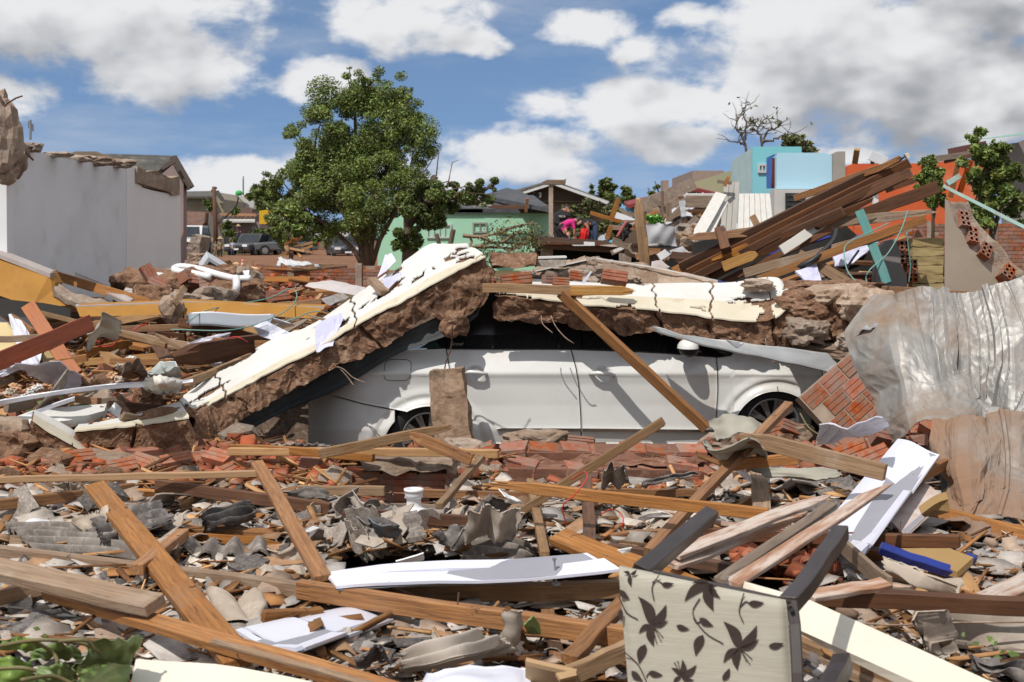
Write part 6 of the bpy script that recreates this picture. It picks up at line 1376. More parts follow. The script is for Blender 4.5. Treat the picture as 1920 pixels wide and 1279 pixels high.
# ------------------------------------------------------------------ timbers one by one
Wd, Wl, Wk, Wg, Ww = wood, wood_light, wood_dark, wood_grey, wood_white
TB = [  # a, b, wide, thin, mode, material, roll, split, label
 ((178,912,.22),(452,1243,.14),.155,.05, 'u', Wd, 14,0, 'wide brown plank running diagonally down across the left foreground'),
 ((-40,1030,.10),(585,1110,.12),.09,.07, 'c', Wd, 0,0, 'long thick beam lying left to right under the wide diagonal plank'),
 ((560,1105,.13),(1300,1212,.14),.10,.07, 'c', Wd, 0,0, 'long thick beam sloping gently under the white panel towards the chair'),
 ((-40,1058,.28),(291,1136,.24),.14,.06, 'u', Wd, 22,0, 'square ended beam in front of the long left beam'),
 ((95,1112,.16),(740,1300,.22),.10,.05, 'u', Wd, 20,0, 'long narrow beam running from the left edge to the bottom centre'),
 ((400,1203,.26),(760,1300,.30),.035,.02, 'u', Wl, 10,0, 'thin pale batten nailed along the long narrow beam'),
 ((-40,900,.22),(510,887,.24),.05,.05, 'c', Wl, 0,0, 'straight pale lath across the red bricks at left'),
 ((-40,952,.14),(252,916,.10),.085,.05, 'c', Wd, 0,0, 'beam end below the straight pale lath at far left'),
 ((293,910,.16),(620,955,.10),.095,.05, 'c', Wk, 0,0, 'dark brown beam behind the narrow diagonal plank'),
 ((482,868,.26),(606,1086,.18),.10,.045, 'u', Wd, 10,0, 'narrow plank slanting down left of the white panel'),
 ((258,1068,.16),(342,1002,.16),.08,.07, 'u', Wd, 0,0, 'short block under the wide diagonal plank'),
 ((-40,1128,.12),(88,1098,.12),.085,.06, 'c', Wd, 0,0, 'beam stub at the left edge under the square ended beam'),
 ((492,1156,.12),(605,1148,.12),.06,.05, 'c', Wd, 0,0, 'short block end left of the lower white panel'),
 ((590,1118,.09),(1165,1104,.11),.095,.08, 'c', Wd, 0,0, 'thick straight beam just below the big white panel'),
 ((430,846,.22),(935,850,.25),.048,.05, 'c', Wl, 0,0, 'long pale lath along the foot of the car'),
 ((430,836,.24),(700,858,.2),.05,.04, 'c', Wd, 0,2, 'broken lath crossing behind the long pale one at the car foot'),
 ((600,850,.25),(850,800,.45),.06,.04, 'c', Wd, 0,1, 'splintered lath rising before the rear wheel'),
 ((768,814,.42),(885,862,.28),.07,.04, 'c', Wd, 0,2, 'splintered lath falling before the rear wheel'),
 ((822,950,.12),(908,853,.22),.055,.05, 'u', Wd, 0,0, 'stick leaning right of the ribbed brick chunk'),
 ((636,962,.14),(898,980,.14),.085,.04, 'c', Wk, 0,2, 'dark brown beam below the white plaster urn'),
 ((706,948,.10),(850,1020,.06),.09,.05, 'u', Wd, 0,0, 'plank passing under the dark brown beam below the urn'),
 ((560,920,.12),(722,920,.14),.075,.05, 'c', Wl, 0,0, 'short pale beam in front of the ribbed brick chunk'),
 ((770,925,.08),(1010,930,.08),.07,.04, 'c', Wd, 0,0, 'half hidden lath behind the white plaster urn'),
 ((962,968,.10),(1243,790,.62),.065,.06, 'u', Wl, 10,0, 'long square stick rising up towards the car doors'),
 ((903,905,.36),(1440,966,.32),.075,.05, 'c', Wd, 0,2, 'long beam with a splintered left end right of centre'),
 ((1099,892,.20),(1108,1065,.14),.085,.06, 'u', Wk, 0,0, 'dark upright looking plank lying away under the long splintered beam'),
 ((993,902,.16),(1022,1040,.14),.06,.05, 'u', Wd, 0,0, 'narrow stick lying away beside the dark plank'),
 ((1016,1100,.03),(1046,1250,.05),.075,.05, 'u', Wd, 0,0, 'plank lying away beneath the two long beams, right of centre'),
 ((1110,1115,.02),(1120,1230,.03),.11,.05, 'u', Wk, 0,0, 'dark wide plank beneath the beams beside the chair'),
 ((1045,1006,.22),(1300,1102,.16),.15,.05, 'u', Wd, 26,0, 'wide orange brown plank running behind the chair back'),
 ((1215,1035,.12),(1478,758,.62),.07,.06, 'u', Wd, 8,0, 'long plank rising from the chair towards the front wheel'),
 ((1382,817,.52),(1660,885,.42),.08,.05, 'c', Wd, 0,2, 'beam crossing right of the long rising plank'),
 ((1352,874,.36),(1497,860,.40),.08,.05, 'c', Wd, 0,0, 'short beam crossing over the long rising plank'),
 ((1420,872,.18),(1428,965,.14),.13,.06, 'u', Wd, 0,0, 'stout plank lying away right of the long rising plank'),
 ((1060,922,.10),(1340,925,.12),.06,.04, 'c', Wd, 0,0, 'straight lath behind the long splintered beam'),
 ((1060,1020,.04),(1270,1000,.06),.09,.05, 'c', Wd, 0,0, 'short beam hidden behind the wide orange brown plank'),
 ((1255,960,.02),(1075,1000,.02),.05,.04, 'c', Wd, 0,1, 'broken lath in the dark splinters right of centre'),
 ((1066,1238,.16),(1170,1128,.20),.085,.05, 'u', Wd, 5,0, 'slanting plank meeting the left side of the chair'),
 ((1060,1268,.14),(1182,1214,.14),.085,.05, 'c', Wd, 0,0, 'short beam at the lower left corner of the chair'),
 ((1262,1040,.26),(1556,928,.34),.10,.03, 'u', Ww, 18,1, 'peeling whitewashed plank right of the dark chair leg'),
 ((1262,1062,.22),(1510,962,.26),.08,.03, 'u', Ww, 18,1, 'second peeling plank just below the first one'),
 ((1375,1095,.36),(1672,903,.50),.075,.03, 'u', Ww, 18,1, 'long peeling plank with a jagged tip above the dark bar'),
 ((1350,1090,.30),(1560,945,.38),.07,.03, 'u', Wg, 10,0, 'shaded grey plank under the long peeling one'),
 ((1320,1000,.12),(1800,1016,.22),.08,.06, 'c', Wk, 0,0, 'straight dark beam crossing below the tall white panel'),
 ((1500,1118,.22),(1960,1138,.24),.085,.07, 'c', Wk, 6,0, 'long dark beam crossing at right above the cream board'),
 ((1515,1118,.28),(1662,1095,.28),.09,.03, 'u', Ww, 20,0, 'short peeling board lying on the long dark beam'),
 ((1480,1196,.10),(1760,1310,.10),.05,.05, 'u', Wd, 0,0, 'orange edged lath under the cream board'),
 ((1495,1218,.07),(1700,1310,.06),.06,.05, 'u', Wl, 0,0, 'pale lath under the cream board'),
 ((1570,1015,.22),(1668,1100,.26),.03,.10, 'u', Wg, 0,0, 'thin grey board on edge right of the dark bar'),
 ((1790,860,.3),(1715,900,.3),.08,.05, 'c', Wd, 0,0, 'small beam end under the crumpled metal sheet'),
 ((1052,548,10.42),(1325,804,10.2),.085,.05, 'c', Wd, 30,0, 'diagonal stick leaning across the car doors'),
 ((905,540,10.42),(1130,545,10.42),.075,.05, 'c', Wl, 0,0, 'pale beam lying on the edge of the level slab'),
 ((1070,545,10.38),(1190,546,10.40),.075,.05, 'c', Wl, 0,1, 'shorter pale beam end lying on the edge of the level slab'),
 ((696,524,11.05),(722,550,10.85),.085,.05, 'u', Wd, 0,0, 'short brown offcut lying on the sloping slab'),
 ((575,590,11.1),(650,612,10.75),.03,.02, 'u', Wg, 0,3, 'thin grey stick lying across the sloping slab'),
 # left middle ground
 ((-30,690,.55),(170,605,.75),.14,.04, 'c', wood_red, 0,0, 'dark red varnished board crossing over the orange one'),
 ((52,572,12.6),(142,704,11.9),.14,.04, 'f', wood_orange, 0,0, 'orange varnished board crossed by the dark red one'),
 ((75,586,.55),(312,648,.35),.05,.04, 'c', Wl, 0,0, 'long pale stick behind the crossed varnished boards'),
 ((200,622,.4),(402,660,.3),.09,.05, 'c', Wd, 0,0, 'square ended brown beam right of the crossed boards'),
 ((290,626,.5),(362,664,.3),.05,.04, 'u', Wl, 0,3, 'short splintered stick on the square ended beam'),
 ((-30,560,.4),(60,625,.4),.10,.05, 'c', Wd, 0,0, 'brown board end at the far left edge'),
 ((-30,638,.5),(90,632,.5),.06,.04, 'c', Wd, 0,0, 'pale brown stick behind the dark red board'),
 ((225,618,.35),(500,606,.35),.07,.05, 'c', Wd, 0,0, 'long level beam right of the grey crumpled sheet'),
 ((110,590,.3),(345,597,.35),.1,.05, 'c', Wk, 0,0, 'dark beam lying below the ochre wall piece'),
 ((96,514,17),(285,572,15.5),.12,.1, 'c', Wd, 0,0, 'long brown beam sloping down from the ochre wall'),
 ((325,672,.4),(520,640,.4),.2,.12, 'c', Wk, 0,2, 'thick weathered log like beam in the left rubble'),
 ((350,718,.35),(450,678,.35),.06,.05, 'c', Wd, 0,0, 'brown beam end by the white slab edge at left'),
 ((400,640,.4),(535,648,.45),.07,.04, 'c', Wd, 0,0, 'beam running into the sloping slab at left'),
 ((470,668,.3),(330,730,.2),.06,.05, 'c', Wd, 0,0, 'stick pointing at the white slab top at left'),
 ((150,752,.1),(300,700,.15),.05,.04, 'c', Wd, 0,0, 'brown lath behind the white plastic strip'),
 ((440,610,.4),(560,640,.45),.06,.04, 'c', Wl, 0,0, 'pale lath before the pale blue grey gutter'),
 ((330,566,.6),(345,540,.6),.08,.05, 'c', Wl, 0,0, 'short yellow brown stick in the brick heap'),
 ((520,573,15),(603,566,15),.08,.05, 'c', Wd, 0,0, 'brown stick beyond the ochre coping'),
 # right, behind the level slab
 ((1298,447,13.4),(1760,396,12.4),.10,.06, 'c', Wd, 0,3, 'pale brown pole lying over the plank pile'),
 ((1288,445,13.2),(1400,438,13.1),.08,.06, 'c', Wd, 0,2, 'pale pointed plank end left of the plank pile'),
 ((1350,430,13.1),(1362,470,12.9),.10,.09, 'c', Wk, 0,0, 'upright dark stub in front of the plank pile'),
 ((1500,478,12.4),(1660,572,11.6),.10,.06, 'c', Wd, 0,0, 'brown plank sloping down beside the teal board'),
 ((1640,545,11.6),(1860,558,11.2),.09,.06, 'c', Wd, 0,0, 'level plank behind the top of the crumpled metal sheet'),
 ((1395,512,12.4),(1700,430,12.0),.09,.05, 'c', Wd, 0,1, 'long lower plank angled like the pile, crossing the black straps'),
 ((1420,525,12.2),(1735,410,12.0),.08,.05, 'c', Wd, 0,0, 'lowest plank angled like the pile beside the green cable'),
 ((1355,500,12.6),(1420,475,12.6),.1,.05, 'c', Wl, 0,1, 'short broken pale plank below the pile'),
 ((1555,425,13.4),(1760,350,13.0),.13,.05, 'c', Wk, 0,0, 'dark board leaning right of the pile against the pole'),
 ((1590,395,13.2),(1330,490,13.0),.09,.05, 'c', Wd, 0,3, 'medium brown board crossing under the pile'),
 ((1770,350,14),(1925,428,12.5),.035,.035, 'c', flat('pale_green_pipe', (.33,.47,.42), dirt=(.3,.2,.14)),0,0, 'pale green pole sloping down over the beige wall'),
 ((1775,345,14.2),(1800,330,14.2),.06,.05, 'c', flat('pale_green_pipe', (.33,.47,.42)),0,0, 'short pale green pole end above the beige wall'),
 ((1465,470,12.6),(1600,380,12.9),.10,.03, 'c', flat('white_trim_board', (.6,.57,.52)),0,0, 'white trim board lying under the plank pile'),
]
for i, (a, b, w_, t_, md, m_, rl, sp, lab) in enumerate(TB):
 if m_ is Wd and i % 5 in (1,3): m_ = wood_b
 if m_ is Wl and i % 2: m_ = wood_b
 if a[1] > 855 and a[2] < 2.6: w_ *= .72; t_ *= .72; rl *= .7
 plank(a, b, w_, t_, md, m_, rl, name='timber' if m_ not in (wood_red, wood_orange) else 'varnished_board', split=sp, label=lab, cat='timber')
# bundle of dark planks
rr = random.Random(21)
BUN = [((1262,510),(1690,300),.14),((1275,500),(1700,292),.12),((1290,512),(1706,305),.14),((1300,520),(1700,318),.12),((1320,505),(1708,322),.13),((1310,515),(1690,335),.13),((1340,495),(1700,330),.1),((1330,520),(1640,372),.12),((1355,490),(1580,395),.12),((1490,372),(1690,300),.1),((1345,535),(1560,430),.1),((1380,480),(1560,404),.1)]
ORD = ['topmost', 'second', 'third', 'fourth', 'fifth', 'sixth', 'seventh', 'eighth', 'ninth', 'short upper', 'lowest', 'short middle']
for i, (a, b, w_) in enumerate(BUN):
 plank((a[0], a[1],13.4 - .06 * (i % 4)),(b[0], b[1],12.6 - .06 * (i % 5)), w_ * .68,.045, 'c', Wd if i in (0,5,9) else Wk, rr.uniform(-12,30), name='stacked_plank', split=1 if i % 2 else 0,
   label='dark sawn plank in the leaning pile, %s from the top' % ORD[i] if i < 9 else 'dark sawn plank in the leaning pile, %s one' % ORD[i], cat='plank', group='dark planks leaning in a pile at right')
slab('pile_cap', [(1697,289,12.5),(1704,286,12.5),(1707,296,12.5),(1701,297,12.5)],.06, plaster_c, label='tiny pale wood cap at the tip of the leaning plank pile', cat='cap')
# ------------------------------------------------------------------ boards, panels, sheets one by one
def grooved_panel(label, q, m_, th=.012, lines=(.5,), name='pvc_panel', cat='panel', ends=True):
 """flat panel with real narrow grooves: each strip a part"""
 Q = [pt(p) for p in q]; r = empty(name, min(Q, key=lambda p: p.z), label, cat); st = [0] + list(lines) + [1]
 n = (Q[1] - Q[0]).cross(Q[3] - Q[0]).normalized(); n = n if n.z > 0 else -n
 for k in range(len(st) - 1):
  a, b = st[k] + (.008 if k else 0), st[k + 1] - (.008 if k < len(st) - 2 else 0)
  N = 14; top = [Q[0].lerp(Q[3], a).lerp(Q[1].lerp(Q[2], a), i / N) for i in range(N + 1)]; bot = [Q[0].lerp(Q[3], b).lerp(Q[1].lerp(Q[2], b), i / N) for i in range(N + 1)]
  sh = lambda p, i: p + n * (.012 * math.sin(i * .4 + k) + .004 * noise.noise(p * 5))
  vs = []
  for i in range(N + 1): t_, b_ = sh(top[i], i), sh(bot[i], i); vs += [t_, b_, b_ - n * th, t_ - n * th]
  for e in (0, N):
   dv = (top[1] - top[0]) * (1 if e == 0 else -1)
   for c in range(4): vs[e * 4 + c] = vs[e * 4 + c] + dv * rnd.uniform(-.1,.3)
  fs = []
  for i in range(N):
   for c in range(4): fs.append((i * 4 + c, i * 4 + (c + 1) % 4, i * 4 + 4 + (c + 1) % 4, i * 4 + 4 + c))
  fs += [(0,3,2,1),(N * 4, N * 4 + 1, N * 4 + 2, N * 4 + 3)]
  make('strip', vs, fs, m_, r)
 mid = MB(); off = n * (-th * .7)
 mid.prism([p + off + (sum(Q, V((0,0,0))) / 4 - p) * .03 for p in Q],-n * th * .3); mid.build('backing', flat('groove_grey', (.3,.3,.34)), r)
 return r
grooved_panel('long white plastic panel lying in the centre of the foreground', [(612,1072,.20),(1100,1033,.27),(1165,1068,.22),(625,1103,.19)], pvc, lines=(.45,))
grooved_panel('shorter white plastic panel sloping down left below the long beams', [(640,1138,.10),(738,1156,.12),(556,1222,.16),(440,1186,.13)], pvc, lines=(.5,.93))
grooved_panel('tall white plastic panel leaning under the crumpled metal sheet', [(1682,822,.42),(1762,850,.40),(1618,1044,.22),(1540,996,.18)], pvc, lines=(.42,.92))
grooved_panel('white plastic panel piece stained with mud right of the tall panel', [(1726,905,.26),(1775,930,.25),(1700,1000,.16),(1660,975,.16)], mat('mud_stained_panel', (.62,.55,.52),(.42,.29,.22), scale=4, rough=.6), lines=())
grooved_panel('white plastic panel tucked at the left under the grey roofing', [(20,968,.06),(95,962,.06),(170,1010,.08),(130,1025,.07)], pvc, lines=(.5,))
grooved_panel('grey white panel edge under the square ended beam', [(190,1090,.02),(330,1085,.02),(345,1105,.02),(200,1112,.02)], paper_w, lines=())
sheet('cream_board', [[(1360,1080,.36),(1516,1124,.36),(1700,1206,.32),(1990,1338,.32)],[(1372,1118,.3),(1500,1182,.29),(1690,1268,.28),(1900,1362,.28)]], board_cream, 12,3,.03, sharp=True, smooth=False, label='long cream painted board sloping down beside the chair', cat='board')
sheet('cream_board', [[(255,1236,.3),(420,1246,.32),(560,1272,.34),(700,1310,.36)],[(235,1330,.28),(400,1345,.3),(560,1360,.32),(700,1370,.34)]], board_cream, 10,3,.03, sharp=True, smooth=False, label='flat cream board at the bottom edge left of centre', cat='board')
sheet('white_plastic_sheet', [[(800,1262,.2),(880,1247,.22),(990,1252,.22)],[(780,1300,.2),(880,1300,.25),(1000,1300,.22)]], pvc, 14,8,.006, disp=lambda u, v: .02 * noise.noise(V((u * 4, v * 3,1))), label='lilac white plastic sheet at the bottom edge in the centre', cat='sheet')
# cardboard box
cb = empty('cardboard_box', S(1030,1279,0), 'open brown cardboard box at the bottom edge beside the chair', 'box'); card = flat('cardboard', (.42,.27,.14), bump=.1)
slab('side', [(985,1240,.3),(1080,1262,.32),(1078,1320,.1),(985,1320,.1)],.012, card, cb); slab('side', [(985,1240,.3),(1000,1228,5.2),(1078,1245,5.3),(1080,1262,.32)],.012, flat('cardboard_inner', (.3,.19,.1)), cb, nrm=(0,0,-1))
slab('flap', [(1042,1262,.34),(1078,1256,.34),(1082,1266,.33),(1050,1274,.33)],.01, card, cb)
# corrugated roofing pieces
def csheet(lab, rows, m_, nw, amp=.022, axis=0, nu=60, nv=10, th=.008, seed=0, edge=.02, cr=.02, cat='roofing sheet'):
 return sheet('corrugated_sheet', rows, m_, nu if axis == 0 else nv, nv if axis == 0 else nu, th, disp=corr(nw, amp, axis, cr, seed), edge=edge, seed=seed, label=lab, cat=cat)
csheet('grey corrugated sheet lying flat behind the long left beam', [[(5,985,.10),(130,985,.12),(250,985,.15)],[(60,1030,.10),(190,1040,.10),(345,1060,.10)]], fibre, 5,.03,1, seed=1)
csheet('dark corrugated piece under the wide diagonal plank, upper one', [[(170,985,.16),(240,960,.18),(305,945,.2)],[(190,1020,.14),(250,1000,.14),(330,975,.16)]], fibre_dark, 2.5,.035,1, seed=2)
csheet('brown backed corrugated piece left of the wide diagonal plank', [[(130,980,.18),(175,955,.24),(200,955,.22)],[(160,1002,.14),(195,985,.16),(215,975,.18)]], fibre_light, 1.5,.03,0, seed=3)
csheet('dark corrugated piece right of the wide diagonal plank', [[(375,970,.16),(420,955,.18),(470,945,.18)],[(385,995,.12),(430,985,.14),(480,970,.14)]], fibre_dark, 2.5,.035,1, seed=4)
csheet('wavy grey sheet stack right of the wide diagonal plank', [[(350,1010,.10),(430,1015,.12),(520,1010,.12)],[(330,1035,.10),(420,1045,.10),(530,1040,.1)]], fibre, 4,.025,0, seed=5)
csheet('small white edged corrugated shard beyond the pale lath', [[(105,905,.12),(130,902,.2),(150,905,.14)],[(108,925,.1),(132,922,.1),(158,922,.1)]], fibre_light, 2,.03,0, seed=6)
csheet('large curled corrugated piece under the wide diagonal plank', [[(385,1105,.10),(440,1110,.14),(470,1130,.1)],[(430,1150,.06),(470,1165,.1),(500,1150,.05)]], fibre_light, 1.5,.05,0, seed=7, nu=30)
csheet('black speckled corrugated sheet at far left below the beams', [[(-20,1165,.05),(120,1170,.05),(270,1180,.05)],[(-20,1200,.05),(120,1205,.05),(290,1200,.05)]], fibre_dark, 3,.03,1, seed=8)
csheet('black speckled corrugated sheet behind the broken leaf', [[(230,1190,.06),(320,1190,.05),(400,1185,.05)],[(250,1215,.05),(330,1215,.05),(410,1200,.05)]], fibre_dark, 2,.03,1, seed=9)
csheet('big pale corrugated piece leaning right of centre', [[(880,955,.36),(930,950,.34),(985,962,.30)],[(865,1010,.16),(915,1015,.16),(965,1020,.14)]], fibre_light, 2,.03,0, seed=10, nu=40)
csheet('dark speckled corrugated piece beside the big pale one', [[(905,940,.34),(930,935,.36),(960,935,.3)],[(842,1032,.12),(870,1015,.14),(890,1000,.2)]], fibre_dark, 1.5,.03,0, seed=11, nu=30)
csheet('grey speckled corrugated sheet edge above the long white panel', [[(870,1005,.12),(950,1010,.12),(1010,1030,.1)],[(860,1040,.08),(940,1045,.08),(1000,1050,.06)]], fibre, 3,.03,1, seed=12)
csheet('twin ribbed dark sheet piece left of the big pale one', [[(805,1000,.2),(840,985,.2),(880,990,.18)],[(830,1025,.12),(862,1020,.12),(890,1010,.12)]], fibre_dark, 2,.03,0, seed=13, nu=30)
csheet('cream corrugated sheet lying at the bottom centre', [[(750,1225,.18),(830,1200,.22),(890,1182,.2)],[(752,1262,.14),(870,1240,.2),(960,1215,.14)]], fibre_light, 2.2,.02,1, seed=14)
csheet('second cream corrugated sheet overlapping the bottom centre one', [[(862,1196,.17),(900,1190,.18),(950,1198,.17)],[(872,1232,.13),(920,1230,.13),(975,1222,.12)]], fibre_light, 1.5,.012,1, seed=15, cr=.005)
csheet('muddy dark corrugated sheet leaning below the thick beams', [[(765,1155,5.6),(800,1160,5.6),(850,1165,5.6)],[(725,1240,5.1),(765,1240,5.1),(800,1240,5.1)]], fibre_dark, 2,.03,0, seed=16, nu=40)
csheet('curved dark corrugated shard at the bottom centre', [[(662,1235,.16),(690,1218,.22),(722,1230,.18)],[(665,1250,.08),(700,1245,.1),(735,1252,.08)]], fibre_dark, 1,.02,0, seed=17, nu=20)
csheet('grey corrugated shard standing on the brick row below the doors', [[(1130,875,.36),(1150,872,.38),(1172,885,.34)],[(1125,912,.2),(1150,914,.2),(1185,912,.2)]], fibre, 2,.022,0, seed=18, nu=30)
csheet('thin dark corrugated strip right of the brick row', [[(1200,905,.2),(1250,890,.24),(1308,885,.24)],[(1205,914,.18),(1260,902,.2),(1312,890,.22)]], fibre_dark, 3,.012,0, seed=19)
csheet('smooth grey sheet piece beside the front wheel', [[(1325,790,9.7),(1370,785,9.6),(1430,795,9.6)],[(1345,825,9.4),(1390,826,9.3),(1428,815,9.4)]], mat('khaki_grey_sheet', (.36,.34,.28),(.3,.28,.23), scale=4, rough=.8, bump=.2),.5,.045,0, seed=20, nu=24, cr=.05)
csheet('flat grey sheet piece under the crossing beam at right', [[(1392,875,.30),(1480,880,.3),(1570,882,.28)],[(1440,895,.26),(1540,905,.24),(1585,890,.26)]], mat('khaki_grey_sheet', (.36,.34,.28)),.5,.02,0, seed=21, nu=20)
csheet('torn grey sheet drooping right of the diagonal stick', [[(1315,822,.5),(1370,835,.5),(1440,850,.45)],[(1330,832,.42),(1390,862,.32),(1440,872,.32)]], mat('khaki_grey_sheet', (.36,.34,.28)),1,.05,0, seed=22, nu=24)
csheet('rough pale board shard with worn edge beside the green leaf bit', [[(945,1150,.2),(965,1140,.26),(985,1145,.22)],[(938,1205,.08),(955,1215,.1),(975,1190,.1)]], fibre_light, .5,.02,0, seed=23, nu=16)
csheet('beige curved sheet lying right of the dark bar', [[(1650,1040,.3),(1700,1060,.26),(1800,1100,.2)],[(1655,1100,.16),(1720,1108,.14),(1810,1112,.12)]], fibre_light, .8,.05,1, seed=24, nu=24)
csheet('beige corrugated piece at the right edge below the dark beam', [[(1740,1140,.14),(1830,1150,.16),(1935,1160,.14)],[(1760,1190,.1),(1840,1210,.1),(1935,1220,.1)]], fibre_light, 2,.04,1, seed=25)
csheet('folded beige ridge tile by the cream board', [[(1728,1170,.2),(1745,1155,.3),(1770,1162,.2)],[(1745,1222,.1),(1775,1222,.16),(1802,1225,.06)]], fibre_light, .5,-.06,0, seed=26, nu=12)
csheet('dark corrugated sheet at the lower right corner', [[(1815,1225,.12),(1860,1240,.14),(1935,1250,.12)],[(1820,1250,.1),(1870,1262,.1),(1935,1290,.1)]], fibre_dark, 2,.03,1, seed=27)
csheet('light grey cloth like sheet under the square ended beam', [[(45,1160,.04),(130,1150,.05),(250,1160,.04)],[(60,1180,.03),(150,1185,.04),(300,1190,.02)]], mat('khaki_grey_sheet', (.36,.34,.28)),1,.03,0, seed=28)
csheet('speckled fibre sheet strip under the car boot', [[(505,832,.24),(570,832,.24),(624,834,.22)],[(505,846,.18),(570,846,.18),(624,846,.18)]], fibre, 8,.008,0, seed=29)
csheet('curled beige shard left of the narrow diagonal plank', [[(498,1025,.1),(530,1022,.16),(560,1030,.1)],[(512,1045,.06),(545,1050,.08),(600,1065,.06)]], fibre_light, .5,.05,0, seed=30, nu=16)
csheet('lens shaped grey shard in front of the bricks at left centre', [[(525,922,.14),(570,915,.16),(620,918,.12)],[(540,930,.1),(590,938,.1),(640,938,.06)]], fibre, .5,.02,0, seed=31, nu=16)
csheet('pale rounded shell like shard right of the urn', [[(862,945,.12),(895,940,.18),(930,945,.12)],[(870,958,.08),(900,965,.1),(935,968,.06)]], fibre_light, .5,.05,0, seed=32, nu=16)
csheet('blue grey smooth shard in the heap below the dark beam', [[(685,970,.2),(710,978,.2),(735,985,.2)],[(705,1000,.1),(735,1005,.12),(762,998,.12)]], flat('slate_shard', (.13,.14,.15)),.5,.02,0, seed=33, nu=14)
grp = 'wavy grey roof sheet shards heaped in the foreground'
sheet('lettered_sheet', [[(792,1152,5.55),(812,1152,5.55)],[(727,1238,5.02),(742,1240,5.02)]], fibre_light, 4,10,.008, label='narrow cream sheet strip printed with small letters below the beams', cat='roofing strip')
lo_ = [o for o in col.objects if o.name == 'lettered_sheet'][0]; pA, pB = P(728,1228,5.04), P(757,1186,5.26); ux = (pB - pA).normalized(); nn = ux.cross((P(742,1240,5.02) - P(727,1238,5.02)).normalized()).normalized(); nn = nn if nn.dot(C0 - pA) > 0 else -nn
vy = nn.cross(ux); ff = Matrix((ux, vy, nn)).transposed().to_4x4(); ff.translation = (pA + pB) / 2 + nn * .012
text_part('A SERRANA', None, .021, black, lo_, fr=ff)
# white scraps, lilac scraps
def scrap(lab, pts, m_=pvc_lilac, th=.006, cat='scrap', name='torn_scrap', crump=.03, seed=0):
 """ragged thin piece from an outline, slightly buckled"""
 Q = [pt(p) for p in pts]; n = len(Q); c = sum(Q, V((0,0,0))) / n; rr_ = random.Random(seed + n * 7); out = []
 for i in range(n):
  a, b = Q[i], Q[(i + 1) % n]
  for k in range(4):
   p = a.lerp(b, k / 4); out.append(p + (c - p) * rr_.uniform(-.03,.06))
 nn_ = V((0,0,0))
 for i in range(n): nn_ += (Q[i] - c).cross(Q[(i + 1) % n] - c)
 nn_.normalize(); nn_ = nn_ if nn_.dot(C0 - c) > 0 else -nn_
 rings = []; vs = []; K = len(out)
 for t in (1,.66,.33):
  for p in out: q = c + (p - c) * t; vs.append(q + nn_ * crump * noise.noise(q * 7 + V((seed, 0,0))))
 vs.append(c + nn_ * crump * noise.noise(c * 7 + V((seed, 0,0)))); n1 = len(vs); vs += [v - nn_ * th for v in vs]
 fs = []
 for r_ in range(2):
  for k in range(K):
   a, b = r_ * K + k, r_ * K + (k + 1) % K; fs.append((a, b, b + K, a + K)); fs.append((n1 + a, n1 + a + K, n1 + b + K, n1 + b))
 for k in range(K): a, b = 2 * K + k, 2 * K + (k + 1) % K; fs.append((a, b, 3 * K)); fs.append((n1 + b, n1 + a, n1 + 3 * K))
 for k in range(K): a, b = k, (k + 1) % K; fs.append((b, a, a + n1, b + n1))
 return make(name, vs, fs, m_, label=lab, cat=cat)
scrap('speckled lilac scrap folded over the front edge of the sloping slab', [(591,610,10.55),(640,584,10.9),(644,596,10.8),(632,622,10.5),(624,650,10.32),(592,660,10.3)], crump=.02)
scrap('smaller speckled lilac scrap beside the offcut on the sloping slab', [(715,525,10.98),(752,510,11.2),(750,522,11.1),(725,543,10.9)], crump=.02)
scrap('upright lilac plate sticking up behind the sloping slab', [(707,520,11.3),(722,478,11.4),(735,474,11.4),(743,490,11.35),(728,505,11.3)], crump=.01)
